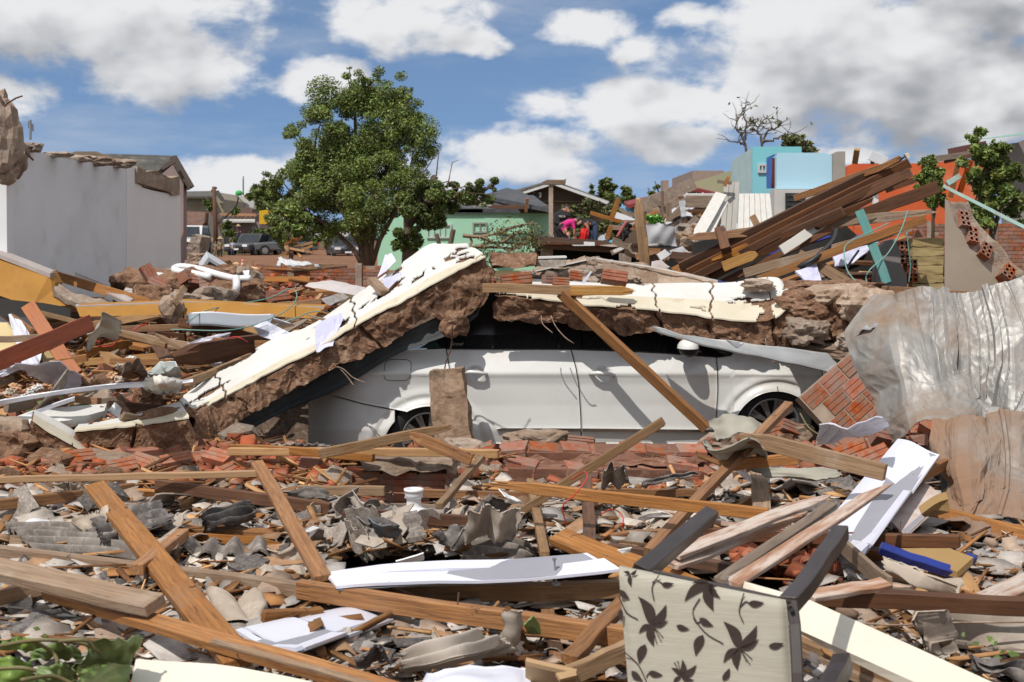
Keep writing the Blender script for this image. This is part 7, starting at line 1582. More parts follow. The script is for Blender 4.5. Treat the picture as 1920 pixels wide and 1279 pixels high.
for i, (lab, pts, m_) in enumerate((
  ('large lilac white torn sheet under the crossed boards', [(30,682,.55),(112,678,.55),(150,706,.4),(154,722,.3),(125,735,.25),(98,722,.25),(60,700,.35)], pvc),
  ('lilac white strip running left from the torn sheet', [(-20,702,.4),(30,683,.5),(48,690,.45),(-20,716,.35)], pvc),
  ('upright lilac sheet behind the dark red board', [(15,590,.5),(40,600,.5),(80,660,.4),(72,682,.4),(40,682,.4)], pvc),
  ('pale mint torn plate in the left rubble', [(275,700,.35),(300,678,.45),(335,684,.45),(340,708,.3),(315,716,.25),(285,722,.2)], flat('pale_mint', (.62,.68,.67))),
  ('lilac white torn sheet left of the sloping slab, near one', [(475,612,.6),(500,602,.65),(545,625,.6),(520,640,.5),(485,630,.5)], pvc),
  ('lilac white shard pointing up left of the sloping slab', [(512,596,.7),(545,605,.7),(550,612,.65),(525,608,.6)], pvc),
  ('long lilac sheet half buried in the left rubble', [(350,645,.35),(410,625,.45),(435,624,.45),(430,632,.4),(360,655,.3)], pvc),
  ('pale strip under the weathered log', [(400,672,.3),(520,648,.35),(500,665,.3),(430,684,.25)], paper_w),
  ('white torn sheet beside the weathered log', [(380,680,.25),(450,672,.3),(440,684,.25),(400,690,.2)], paper_w),
  ('torn white sheet beneath the tilted brickwork', [(1535,805,.5),(1590,800,.55),(1660,776,.65),(1668,800,.55),(1600,822,.45),(1530,832,.35)], pvc),
  ('white curled paper by the end of the crossing beam', [(1345,848,.4),(1360,862,.35),(1400,888,.28),(1405,910,.22),(1380,885,.26)], paper_w),
  ('white shell of broken basin left of the splintered beam', [(935,918,.3),(962,925,.3),(980,945,.2),(955,942,.2)], flat('basin_white', (.78,.78,.76))),
  ('white scrap behind the narrow diagonal plank', [(565,1000,.15),(590,985,.2),(598,990,.2),(580,1012,.12)], paper_w),
  ('small white block beside the long white panel', [(742,1052,.22),(795,1042,.24),(796,1053,.2),(744,1058,.2)], white_pl),
  ('white torn corner near the dark chair leg', [(1158,1028,.3),(1185,1026,.3),(1180,1034,.28),(1168,1036,.28)], white_pl),
  ('white crumpled scraps at the dark bar foot', [(1255,1055,.2),(1290,1052,.2),(1290,1062,.16),(1262,1068,.14)], white_pl),
  ('grey metal offcut on the white slab top at left', [(197,770,10.1),(215,755,10.2),(228,765,10.2),(226,780,10.1)], steel),
  ('dark speckled plate standing in the left rubble', [(228,700,.3),(236,680,.5),(262,672,.55),(275,690,.4),(278,712,.2),(232,712,.15)], fibre),
  ('small mint plate left of the brown tree stump piece', [(310,1045,.1),(335,1020,.2),(340,1030,.16),(325,1050,.1)], fibre_light))):
 scrap(lab, pts, m_, seed=i, crump=.05)
# long white strip bending across the left rubble
sheet('white_plastic_strip', [[(-20,755,.34),(100,735,.42),(200,722,.44),(300,715,.46),(362,710,.46)],[(-20,764,.28),(100,742,.38),(200,730,.40),(300,724,.42),(362,716,.44)]], pvc, 30,3,.008, label='long white plastic strip bending across the left rubble', cat='strip')
sheet('white_plastic_strip', [[(40,780,.2),(100,758,.32),(140,745,.38)],[(40,786,.18),(100,765,.28),(140,752,.34)]], pvc, 16,3,.008, label='short white plastic strip below the long bending one', cat='strip')
sheet('white_plastic_strip', [[(1100,838,9.0),(1180,832,9.1),(1300,834,9.2)],[(1095,844,8.95),(1180,838,9.0),(1300,838,9.15)]], pvc, 16,3,.008, label='white strip lying on the brick row beside the front door', cat='strip')
sheet('grey_crumpled_sheet', [[(165,625,.9),(195,600,1.1),(222,598,1.0),(228,615,.8)],[(160,660,.5),(185,640,.7),(215,632,.7),(226,625,.7)]], mat('khaki_grey_sheet', (.36,.34,.28)),16,10,.008, disp=corr(2,.03,0,.08,3), label='grey crumpled sheet right of the crossed boards', cat='sheet')
sheet('slanting_grey_blade', [[(70,768,.2),(100,730,.4),(128,692,.55)],[(85,765,.18),(118,732,.35),(130,700,.5)]], fibre, 8,3,.012, label='narrow grey blade of sheet leaning left of centre rubble', cat='sheet')
sheet('white_cloth_bundle', [[(272,712,.5),(300,706,.6),(338,712,.5)],[(265,722,.4),(300,722,.6),(340,725,.45)],[(272,732,.25),(305,738,.3),(335,735,.28)]], flat('dirty_white_cloth', (.66,.63,.56), bump=.4),24,18,.02, disp=lambda u, v: .04 * abs(noise.noise(V((u * 7, v * 5,2)))), label='crumpled white cloth lying on a brown lump at left', cat='cloth')
rock('concrete_lump', S(282,745,.14),(.2,.14,.14), concrete, 91,4,.35, label='reddish brown lump under the crumpled white cloth', cat='lump', box=.4)
rough_box('concrete_block', [(138,752,10.9),(200,732,10.9),(203,748,10.8),(140,768,10.8)],(0,.2,.05), concrete_g, None, 10,.02,40, label='pale brown mortar block behind the white slab end', cat='block')
rough_slab('plaster_wedge', 'white topped wedge of broken plaster at far left', [((58,790),(62,772),(50,832)),((90,812),(98,790),(75,848)),((130,835),(140,815),(110,862)),((168,858),(172,846),(160,868))],8.75,9.25, n=40, cream=.5, holes=-.3, seed=14, amp=.03)
slab('white_plaster_flake', [(-20,800,9.4),(60,770,9.7),(120,763,9.9),(200,757,10.1),(196,770,9.9),(130,788,9.5),(60,796,9.3)],.06, plaster_w, nrm=(0,.2,-1), label='flat white plaster flake behind the wedge at far left', cat='plaster flake')
for i, (x, y, d, s_, lab) in enumerate(((20,835,8.8,(.2,.15,.1), 'brown lump at the left edge beside the plaster wedge'),(-5,812,8.9,(.2,.15,.1), 'brown lump half outside the left edge'),(100,868,8.6,(.3,.15,.08), 'dark mortar lump in front of the plaster wedge'),(180,866,8.7,(.3,.12,.07), 'long flat mortar lump left of the slab end'),(320,778,9.35,(.2,.12,.05), 'flat brown plate on the slab end'),(60,905,8.4,(.2,.14,.1), 'grey stone at left below the pale lath'),(40,925,8.1,(.28,.14,.1), 'long grey stone at the left edge below the pale lath'),(590,905,8.3,(.17,.12,.07), 'brown mortar piece left of the ribbed brick chunk'),(648,908,8.2,(.1,.1,.09), 'rounded mortar stone beside the ribbed brick chunk'),(885,915,8.3,(.17,.15,.12), 'brown mortar mass right of the ribbed brick chunk'),(880,935,8.0,(.15,.12,.1), 'mortar piece with pebbles right of the urn'),(910,890,8.6,(.08,.08,.07), 'small pale stone tangled in teal netting'),(800,855,8.8,(.1,.07,.05), 'small stone on top of the mortar crust'),(1560,850,8.5,(.1,.1,.08), 'pink stone beneath the tilted brickwork'),(1640,1255,4.9,(.08,.06,.06), 'small stone under the cream board'),(1170,1270,4.6,(.1,.08,.1), 'brown lump at the chair left foot'))):
 rock('rubble_stone', P(x, y, d), s_, concrete_g if i % 2 else concrete, 120 + i, 3,.35, label=lab, cat='stone', box=.5)
for i, (x, y, h, rl, yw, tl, lab) in enumerate(((230,880,.1,-6,30,-60, 'broken red brick among bricks at left'),(270,872,.1,12,-20,-60, 'ribbed red brick lying tilted at left'),(330,868,.12,-8,20,-70, 'ribbed red brick left of the dark gap'),(410,862,.12,8,-25,-65, 'ribbed red brick below the dark steel beam'),(500,880,.1,4,15,-70, 'flat red brick piece left of the rib chunk'),(440,885,.08,-10,60,-70, 'turned red brick beside the narrow plank top'),(1560,838,.2,30,10,-40, 'red brick tumbled below the tilted brickwork'),(1600,850,.25,-25,-20,-30, 'ribbed brick face on the mortar piece at right'),(1640,862,.25,-20,10,-50, 'dark red brick half buried beside the white panel'),(1660,820,.3,15,10,-50, 'red brick end near the tall white panel'),(355,905,.05,0,40,-60, 'red brick under the dark brown beam'),(150,862,.1,0,40,-60, 'orange brick shard beneath the slab end'))):
 p = S(x, y, h); brick_at(x, y, p.y, .19,.12,.09, rl, yw, tl, label=lab, cat='brick')
# ------------------------------------------------------------------ crumpled metal sheet
def zdisp(u, v, k=1.0):
 r_ = 0; k *= ss(.02,.12, u - .10 - .42 * v)
 for c, wd in ((.40,.026),(.70,.026),(1.0,.02)):
  r_ += .042 * k * (1 - ss(wd * .75, wd * 1.1, abs(u - c - .05 * math.sin(v * 4))))
 for c in (.2,.26,.32,.47,.53,.59,.64,.77,.83,.89): r_ += .007 * k * (1 - ss(.002,.006, abs(u - c - .05 * math.sin(v * 4))))
 q = V((u * 2.6, v * 2.0,1)); n_ = abs(noise.noise(q * 1.3)); r_ += .04 * n_ + .016 * abs(noise.noise(q * 3.1 + V((3,1,2)))) - .006 * abs(noise.noise(q * 8)) * (1 + 2 * n_)
 # diagonal fold lines
 for a, b, c, s_ in ((1,-.8,.12,.05),(1,.9,1.15,-.04),(.2,1,.62,.035),(1,-.3,.55,.03)): r_ += s_ * min(1, abs(a * u + b * v - c) * 5)
 return r_
zs = empty('crumpled_metal_sheet', (P(1760,900,7.6).x, 7.6,.4), 'large crumpled zinc roofing sheet standing at the right, muddy below', 'metal sheet')
sheet('upper_sheet', [[(1650,562,8.75),(1692,556,8.42),(1735,554,8.36),(1790,562,8.4),(1845,558,8.34),(1888,542,8.3),(1970,505,8.3)],
      [(1602,634,8.6),(1682,622,8.22),(1735,625,8.16),(1790,630,8.2),(1845,630,8.14),(1892,628,8.1),(1970,620,8.1)],
      [(1630,705,8.35),(1692,690,7.98),(1745,715,7.88),(1795,700,8.02),(1848,690,7.98),(1896,705,7.9),(1970,700,7.95)],
      [(1668,780,8.1),(1714,770,7.8),(1768,790,7.68),(1815,760,7.9),(1852,752,7.88),(1896,770,7.74),(1970,790,7.75)],
      [(1692,828,7.95),(1735,812,7.6),(1775,824,7.5),(1818,812,7.72),(1862,800,7.8),(1902,826,7.6),(1970,830,7.6)]], zinc, 260,150,.004, disp=zdisp, sharp=True, parent=zs, smooth=False)
sheet('lower_sheet', [[(1762,800,7.5),(1805,808,7.36),(1850,806,7.42),(1900,806,7.36),(1970,800,7.4)],
      [(1768,875,7.26),(1808,880,7.02),(1856,870,7.16),(1902,885,7.06),(1970,880,7.12)],
      [(1786,945,7.0),(1818,955,6.76),(1858,940,6.9),(1900,950,6.84),(1970,950,6.86)],
      [(1776,1012,6.75),(1802,1002,6.5),(1852,985,6.7),(1900,1000,6.62),(1970,1005,6.66)]], zinc_dirty, 170,120,.004, disp=lambda u, v: zdisp(u * .8 + .5, v * .8 + .1,.35) * 1.2, sharp=True, parent=zs, smooth=False)
sheet('bottom_fold', [[(1780,1010,6.7),(1830,992,6.5),(1880,1000,6.6),(1960,1010,6.6)],[(1800,1035,6.5),(1850,1022,6.3),(1890,1040,6.4),(1960,1050,6.4)]], zinc_dirty, 50,14,.004, disp=lambda u, v: zdisp(u, v, .3) * .5, parent=zs)
sheet('folded_tip', [[(1650,566,8.66),(1662,590,8.5),(1668,606,8.35)],[(1600,632,8.45),(1630,615,8.3),(1668,608,8.3)]], mat('sunlit_zinc', (.75,.75,.75),(.65,.65,.65), scale=3, rough=.35, metal=.8),12,8,.004, disp=lambda u, v: .03 * noise.noise(V((u * 5, v * 5,1))), parent=zs)  # paler than the other zinc to imitate sun on the fold
slab('dark_support', [(1763,830,7.6),(1775,1000,7.1),(1960,1010,7.2),(1960,830,7.9)],.03, dark_beam, zs)
tag(wire('small_washer', [(1768,576,8.3),(1769,578,8.3),(1768,580,8.3)],.022, flat('peach_spot', (.6,.42,.32))), 'round peach coloured washer on the crumpled zinc sheet', 'washer')
# ------------------------------------------------------------------ the upholstered chair
ch = empty('upholstered_chair', (P(1320,1279,3.4).x, 3.4,.5), 'overturned dining chair with cream floral fabric back and dark wooden legs', 'chair')
fab = mat('cream_ribbed_fabric', (.43,.405,.33),(.37,.345,.28), scale=30, stretch=(.3,1,6), rough=.9, bump=.5, bscale=60, bdist=.002, dirt=(.33,.24,.15), dirt_amt=(.58,.85), dirt_scale=4)
TLc, TRc, BLc, BRc = P(1158,1064,3.42), P(1476,1128,3.32), P(1182,1350,3.34), P(1492,1350,3.24)
ux = (TRc - TLc).normalized(); cn0 = (TRc - TLc).cross(BLc - TLc).normalized(); BRc = C0 + ray(1492,1350) * ((TLc - C0).dot(cn0) / ray(1492,1350).dot(cn0)); vy = (BLc - TLc); vy = (vy - ux * ux.dot(vy)).normalized(); cn = ux.cross(vy).normalized(); cn = cn if cn.dot(C0 - TLc) > 0 else -cn
mb = MB(); Wc = (TRc - TLc).length; Hc = (BLc - TLc).length; NU, NV = 24,24; vs = []
def cface(u, v): 
 e = min(u, 1 - u) * Wc; e2 = min(v + 0,1.2 - v) * Hc
 b = TLc * ((1 - u) * (1 - v)) + TRc * (u * (1 - v)) + BLc * ((1 - u) * v) + BRc * (u * v)
 return b + cn * (-.014 * (1 - ss(0,.022, e)) - .014 * (1 - ss(0,.022, e2)))
for j in range(NV + 1):
 for i in range(NU + 1): vs.append(cface((i / NU) , (j / NV)))
us = [0,.008,.02,.035,.06] + [.06 + .88 * k / 14 for k in range(1,15)] + [.965,.98,.992,1.0]; vv = [0,.008,.02,.035,.06] + [.06 + .94 * k / 14 for k in range(1,15)]
vs = [cface(u, v) for v in vv for u in us]; W1 = len(us); n1 = len(vs); vs += [p - cn * .05 for p in vs]
fs = [(j * W1 + i, j * W1 + i + 1,(j + 1) * W1 + i + 1,(j + 1) * W1 + i) for j in range(len(vv) - 1) for i in range(W1 - 1)]
nf = len(fs); fs += [(a + n1, d_ + n1, c_ + n1, b_ + n1) for a, b_, c_, d_ in fs]
H1 = len(vv)
for i in range(W1 - 1): fs.append((i + 1, i, i + n1, i + 1 + n1)); a = (H1 - 1) * W1 + i; fs.append((a, a + 1, a + 1 + n1, a + n1))
for j in range(H1 - 1): a = j * W1; fs.append((a, a + W1, a + W1 + n1, a + n1)); b = a + W1 - 1; fs.append((b + W1, b, b + n1, b + W1 + n1))
bo = make('fabric_back', vs, fs, fab, ch); bo.data.polygons.foreach_set('use_smooth', [q < nf for q in range(len(fs))]); bo.data.update()
def onch(px, py, lift=.0045):
 r = ray(px, py); t = (TLc + cn * lift - C0).dot(cn) / r.dot(cn); return C0 + r * t
prn = mat('dark_brown_print', (.030,.018,.015),(.045,.028,.022), scale=40, rough=.9)
def petal(mb, a, b, w_, bend=.12):
 ax, ay = a; bx, by = b; dx, dy = bx - ax, by - ay; L = math.hypot(dx, dy); nx, ny = -dy / L, dx / L; top = []; bot = []
 for k in range(8):
  t = k / 7; ww = w_ * L * math.sin(math.pi * min(1, t ** .8)) * (1 - .25 * t); cx_, cy_ = ax + dx * t + nx * bend * L * math.sin(math.pi * t), ay + dy * t + ny * bend * L * math.sin(math.pi * t)
  top.append((cx_ + nx * ww, cy_ + ny * ww)); bot.append((cx_ - nx * ww, cy_ - ny * ww))
 for k in range(7): mb.quad(onch(*top[k]), onch(*top[k + 1]), onch(*bot[k + 1]), onch(*bot[k]))
def stemline(mb, pts, r=.0016):
 Q = [onch(x, y, .0035) for x, y in pts]; mb.tube([bez([Q], k / 12,0) for k in range(13)], r, 5)
FLW = [((1222,1172),[((1196,1118),.2),((1249,1133),.2),((1253,1163),.17),((1197,1188),.2),((1226,1212),.22)],[((1233,1190),1),((1241,1193),1),((1238,1200),1),((1230,1204),1)]),
  ((1330,1094),[((1283,1128),.18),((1351,1122),.2),((1338,1146),.22),((1297,1094),.17),((1345,1100),.2)],[]),
  ((1386,1216),[((1356,1165),.2),((1419,1172),.2),((1423,1198),.17),((1356,1243),.2),((1383,1257),.22)],[((1398,1238),1),((1408,1234),1),((1404,1243),1)]),
  ((1277,1268),[((1258,1252),.2),((1279,1236),.2),((1306,1246),.2),((1302,1275),.2),((1262,1285),.2)],[((1264,1242),1),((1270,1240),1)]),
  ((1182,1078),[((1168,1072),.25),((1184,1100),.2),((1194,1068),.25)],[])]
for c, pe, stn in FLW:
 mb = MB()
 for tip, w_ in pe: petal(mb, c, tip, w_)
 for tip, _ in stn: stemline(mb, [c, ((c[0] + tip[0]) / 2 + 1,(c[1] + tip[1]) / 2), tip],.001); petal(mb, tip, (tip[0] + 3, tip[1] + 2),.4)
 mb.build('printed_flower', prn, ch)
for a, b in (((1240,1096),(1264,1094)),((1161,1106),(1181,1124)),((1164,1142),(1166,1166)),((1268,1173),(1293,1180)),((1311,1159),(1338,1174)),((1318,1190),(1304,1230)),((1210,1208),(1198,1245)),((1184,1258),(1206,1278)),((1216,1260),(1243,1266)),((1403,1131),(1433,1130)),((1441,1212),(1470,1206)),((1355,1276),(1368,1252))):
 mb = MB(); petal(mb, a, b, .24,.06); mb.build('printed_leaf', prn, ch)
mb = MB()
for st_ in ([(1236,1078),(1223,1100),(1226,1126)],[(1223,1092),(1232,1088),(1242,1094)],[(1312,1122),(1299,1150),(1322,1186),(1356,1207)],[(1160,1118),(1175,1148),(1196,1162)],[(1170,1222),(1196,1246),(1212,1278)],[(1395,1112),(1386,1145),(1394,1168)],[(1300,1158),(1306,1168),(1313,1165)],[(1388,1138),(1398,1128),(1404,1131)],[(1212,1270),(1215,1264),(1220,1262)]): stemline(mb, st_)
mb.build('printed_stems', prn, ch)['kind'] = 'stuff'
def bar(name, a, b, w_, t_, parent, m_=black_wood, mode='c', roll=0, mid=None):
 return plank(a, b, w_, t_, mode, m_, roll, name=name, parent=parent)
bar('leg', (1198,1078,3.55),(1330,968,4.35),.055,.05, ch, roll=20); slab('leg_cap', [(1311,962,4.33),(1333,958,4.42),(1342,966,4.4),(1338,988,4.33),(1322,985,4.31)],.01, black, ch)
bar('leg', (1480,1136,3.36),(1578,1000,4.0),.046,.05, ch, roll=15); slab('leg_cap', [(1567,992,3.97),(1586,989,4.04),(1588,1002,4.0),(1585,1020,3.98)],.01, black, ch)
bar('side_rail', (1487,1128,3.34),(1498,1360,3.2),.03,.045, ch)
bar('leg', (1535,1330,3.2),(1582,1240,3.5),.05,.05, ch, roll=10)
slab('top_rail', [(1225,1072,3.44),(1375,1105,3.38),(1478,1127,3.35),(1478,1122,3.42),(1375,1099,3.44),(1225,1068,3.5)],.02, black_wood, ch, nrm=(0,0,-1))
for x, y in ((1478,1128),(1485,1145),(1487,1170)):
 p = P(x, y, 3.3); mb = MB(); mb.lathe([(0,-.008),(.006,-.006),(.007,0)], Matrix.Translation(p) @ Matrix.Rotation(R(-90),4, 'X'),8); mb.build('bolt', black, ch)
# nail with washer on the beam
nl = empty('long_bolt', S(1042,1098,.2), 'long bolt with washer standing on the thick beam', 'bolt'); p = S(1043,1096,.195)
mb = MB(); mb.tube([p, p + V((-.008,0,.105))],.0045,6); mb.build('shank', steel, nl); mb = MB(); mb.lathe([(0,.006),(.018,.005),(.02,0)], Matrix.Translation(p),12); mb.build('washer', steel, nl); mb = MB(); mb.lathe([(0,.012),(.009,.01),(.009,0)], Matrix.Translation(p + V((-.008,0,.10))),6); mb.build('head', steel, nl)
for i, (x, y, h) in enumerate(((858,1134,.22),(1687,998,.3),(115,870,.3))): 
 p = S(x, y, h); b = MB(); b.tube([p, p + V((.004,0,.045))],.003,5); tag(b.build('nail', rust),('bent nail standing on the long beam under the white panel', 'nail sticking up from the straight dark beam', 'nail by the left lath')[i], 'nail')
# white plaster urn
ur = empty('plaster_urn', S(776,962,.1), 'small white plaster urn standing in the rubble below the ribbed bricks', 'urn'); p = S(776,962,.12)
mb = MB(); mb.lathe([(.0,0),(.085,0),(.085,.012),(.05,.028),(.038,.04),(.038,.075),(.05,.085)], Matrix.Translation(p),20); mb.build('base', white_pl, ur, smooth=True)
mb = MB(); mb.lathe([(.04,.083),(.045,.09),(.048,.10),(.046,.115),(.052,.118),(.052,.13),(.03,.13),(.028,.10)], Matrix.Translation(p),20); mb.build('bowl', white_pl, ur, smooth=True)
# cables
for lab, pts, m_, r_ in (('pale green cable hanging in a long loop over the teal board', [(1702,395,11.6),(1690,430,11.5),(1665,475,11.4),(1632,505,11.3),(1624,525,11.3),(1640,545,11.2),(1655,555,11.2)], green_w, .006),
  ('pale green cable arching left of the teal board', [(1668,418,11.9),(1625,438,11.7),(1592,455,11.5),(1583,470,11.4),(1588,505,11.3),(1605,528,11.2),(1640,560,11.1)], green_w, .006),
  ('thin green cable hanging before the ruined wall stub', [(1700,435,12.4),(1704,470,12.4),(1707,500,12.4),(1704,530,12.4)], green_w, .006),
  ('pale green cable looping over the ochre coping at left', [(350,605,12.6),(395,580,14),(500,560,14.5),(540,542,14.6),(556,550,14.4),(550,570,14),(520,592,13.4),(440,618,12.6),(320,618,12.6)], green_w, .006),
  ('green cable lying from the ochre coping to the slab', [(480,620,12.5),(545,600,12.6),(580,586,12.5),(600,584,12)], green_w, .006),
  ('red cable looping near the grey crumpled sheet', [(205,625,.6),(222,628,.6),(215,645,.5),(198,650,.4),(187,648,.4),(186,640,.45)], red_w, .007),
  ('red cable lying on the long level beam', [(250,620,.6),(262,612,.6),(275,608,.6)], red_w, .007),
  ('red cable lying near the sloping slab', [(425,635,.5),(445,632,.55),(465,642,.5)], red_w, .006),
  ('red cable tangled over the splintered beam', [(1062,985,.3),(1055,950,.4),(1075,930,.45),(1100,898,.5),(1095,885,.5),(1070,900,.45)], red_w, .003),
  ('red cable loop lying right of the dark plank', [(1125,965,.2),(1150,955,.25),(1168,970,.25),(1165,992,.2)], red_w, .003),
  ('black strap drooping from the plank pile', [(1480,505,12.2),(1520,490,12.1),(1560,455,12.2),(1570,430,12.3)], black, .03),
  ('black strap lying below the plank pile', [(1480,560,11.4),(1520,540,11.4),(1555,525,11.4)], black, .025),
  ('dark wire dangling right of the plank pile', [(1575,540,12),(1590,500,12.2),(1610,470,12.4)], black, .012),
  ('pale wire strung across the gap under the dark beam', [(1610,1168,.2),(1680,1172,.2),(1760,1168,.2),(1935,1166,.2)], wire_w, .004),
  ('green vine tangle at the foot of the brickwork', [(1500,775,9.2),(1515,800,9),(1535,815,8.9)], stem_m, .006)):
 tag(wire('cable' if 'cable' in lab else 'strap' if 'strap' in lab else 'wire', pts, r_, m_, n=8), lab, 'cable' if 'cable' in lab else 'strap' if 'strap' in lab else 'wire')
plank((1612,395,12.2),(1664,532,11.9),.085,.04, 'f', teal, 0, name='teal_board', label='teal painted board leaning down right of the plank pile', cat='board')
# lilac and blue household sheets under the plank pile
for i, (lab, pts, m_) in enumerate((
  ('lilac grey panel under the plank pile at its right end', [(1560,470,12.6),(1612,436,12.8),(1650,450,12.7),(1600,492,12.5),(1565,500,12.4)], pvc_lilac),
  ('lilac panel lying beneath the black strap', [(1492,507,12.0),(1530,492,12.2),(1548,545,11.7),(1535,552,11.7)], pvc_lilac),
  ('shiny foil like sheet beneath the black strap', [(1505,500,12.2),(1545,488,12.3),(1550,515,12.1),(1520,522,12)], zinc),
  ('royal blue sheet glimpsed under the plank pile', [(1488,422,13.6),(1508,410,13.7),(1520,424,13.6),(1500,428,13.6)], blue_m),
  ('dark blue sheet behind the lower planks', [(1430,455,13.5),(1540,430,13.7),(1560,445,13.6),(1440,480,13.4)], blue_m),
  ('thin blue shard at the ridge end', [(1345,522,11.4),(1385,530,11.2),(1360,530,11.2)], blue_m),
  ('white rag hanging by the sofa', [(1255,470,17),(1280,462,17),(1292,472,17),(1262,482,17)], paper_w),
  ('pale grey block beneath the upright plank', [(1222,492,13.4),(1240,486,13.4),(1256,500,13.3),(1245,505,13.3),(1220,503,13.3)], stone_g))):
 scrap(lab, pts, m_, seed=60 + i, th=.02)
bl = slab('pile_shade_sheet', [(1300,455,14.2),(1560,400,14.4),(1640,470,14),(1640,560,13.9),(1300,540,13.9)],.1, blackm, nrm=(0,1,0), label='black sheet in place of shade behind the plank pile', cat='tarpaulin')  # black backing paints the shade in the gaps of the pile
# blue mattress edge and foam at right
mt = empty('blue_mattress_base', S(1720,1060,0), 'royal blue edged foam base half buried at right', 'mattress base')
plank((1650,1028,.24),(1790,1075,.14),.045,.04, 'u', blue_m, 30, name='blue_edge', parent=mt); plank((1790,1075,.14),(1822,1046,.16),.045,.04, 'u', blue_m, 20, name='blue_edge', parent=mt)
slab('foam', [(1690,1028,.2),(1780,1028,.22),(1825,1045,.2),(1795,1072,.16),(1720,1045,.18)],.03, flat('yellow_foam', (.32,.2,.075)), mt, nrm=(0,0,-1))
scrap('orange yellow foam corner beside the crumpled metal sheet', [(1725,962,.3),(1780,940,.34),(1782,962,.28),(1735,975,.22)], flat('yellow_foam', (.32,.2,.075)), seed=77, th=.04)
# black things under the cream board
rough_box('dark_concrete_kerb', [(1525,1130,5.2),(1740,1142,5.3),(1735,1170,5.25),(1600,1166,5.1)],(0,.2,-.02), mat('blackish_kerb', (.05,.04,.038),(.03,.025,.024), scale=8, rough=1, bump=.6), None, 10,.01,77, label='very dark kerb piece under the long dark beam', cat='kerb')  # near black base colour, slightly mottled
# ------------------------------------------------------------------ ochre walls, coping, heap at the back left
ow = empty('ochre_wall_piece', S(60,560,0), 'large fallen ochre wall piece with pale grey coping at far left', 'wall')
slab('face', [(-30,464,15.6),(94,512,15.2),(104,530,15.2),(98,545,15.1),(135,573,14.9),(60,575,14.9),(-30,545,15.1)],.25, ochre, ow, nrm=(0,1,0)); slab('coping', [(-30,455,15.9),(100,506,15.5),(94,513,15.15),(-30,466,15.5)],.05, stone_g, ow, nrm=(0,0,-1))
slab('broken_end', [(94.5,512,15.18),(101,505,15.5),(106,530,15.3),(98,545,15.12)],.1, concrete_g, ow, nrm=(0,1,0))
sheet('plaster_slope', [[(95,530,15.4),(180,560,14.9),(245,572,14.7)],[(100,548,15.0),(150,570,14.7),(230,578,14.5)]], concrete_g, 20,8,.05, disp=lambda u, v: .05 * noise.noise(V((u * 6, v * 3,0))), label='broken plaster slope right of the big ochre wall piece', cat='plaster')
sheet('grey_board', [[(140,510,17.5),(200,535,16.5),(250,560,15.5)],[(140,520,17.2),(190,545,16.2),(240,568,15.3)]], stone_g, 6,3,.05, label='pale grey plank behind the long brown sloping beam', cat='board')
for lab, pts in (('short ochre beam lying level, the left one', [(142,574,14.3),(308,567,14.3),(306,590,14.1),(150,594,14.1)]),('long ochre beam lying level, the right one', [(335,565,14.3),(470,572,14.2),(608,576,14.0),(585,597,13.9),(440,590,14.0),(336,590,14.1)])):
 r = empty('ochre_beam', pt(pts[-1]), lab, 'beam'); slab('face', pts, .2, ochre, r, nrm=(0,1,.1)); n_ = 3 if len(pts) > 4 else 2
 slab('coping', [(p[0], p[1] - 3.5, p[2] + .3) for p in pts[:n_]] + [(p[0], p[1] - .5, p[2] - .02) for p in pts[:n_]][::-1],.02, stone_g, r, nrm=(0,0,-1))
rock('concrete_lump', P(322,582,14.1),(.13,.12,.15), concrete_g, 140,3,.4, label='grey mortar plug between the two ochre beams', cat='mortar lump')
sheet('pale_gutter', [[(352,587,13.6),(430,586,13.6),(515,590,13.6)],[(355,608,13.3),(430,610,13.3),(505,610,13.3)]], mat('pale_blue_grey_metal', (.33,.35,.38),(.28,.3,.33), scale=2, rough=.45, metal=.3),16,5,.02, disp=lambda u, v: .012 * math.sin(u * 7), label='pale blue grey metal gutter below the long ochre beam', cat='gutter')
slab('black_gap_sheet', [(-30,545,15.3),(130,578,14.8),(130,600,14.3),(-30,590,14.3)],.05, blackm, nrm=(0,1,0), label='black sheet in place of shade under the big ochre wall piece', cat='board')  # black sheet paints the shade in the gap below the wall
# yellow board etc at left edge
slab('yellow_board', [(-30,605,13.2),(12,605,13.2),(38,640,12.8),(36,690,12.2),(-30,705,12.1)],.04, flat('pale_yellow_board', (.60,.47,.24), bump=.2), nrm=(0,1,0), label='pale yellow board behind the crossed boards', cat='board')
slab('yellow_board', [(85,650,12.4),(108,655,12.4),(98,690,12),(78,690,12)],.04, flat('dull_yellow_board', (.40,.29,.13), bump=.2), nrm=(0,1,0), label='small dull yellow board between the crossed boards', cat='board')
# back heap of concrete and bricks
HP = [(262,538,17, 'c', (.38,.3,.22)),(300,522,17.5, 'c', (.3,.24,.12)),(330,545,16.5, 'c', (.4,.25,.2)),(375,538,16.5, 'c', (.45,.3,.22)),(400,560,15.5, 'g', (.3,.2,.14)),(430,520,17, 'c', (.28,.22,.16)),(455,530,17, 'g', (.25,.2,.2)),(350,565,15.3, 'g', (.3,.2,.1)),(440,548,16, 'c', (.3,.2,.15)),(470,545,16.3, 'c', (.2,.2,.12)),(290,555,16, 'c', (.25,.2,.15)),(380,515,18, 'g', (.5,.3,.1))]
ADJ = ['pinkish', 'flat topped', 'broad brown', 'wide dusty', 'low grey', 'squarish', 'tall grey', 'small level', 'reddish', 'rounded', 'shaded', 'long flat']
for i, (x, y, d, k, s_) in enumerate(HP):
 rock('heap_block', P(x, y, d), s_, concrete if k == 'c' else concrete_g, 200 + i, 3,.4, label='%s concrete lump in the back left heap before the white building' % ADJ[i], cat='concrete lump', box=.45)
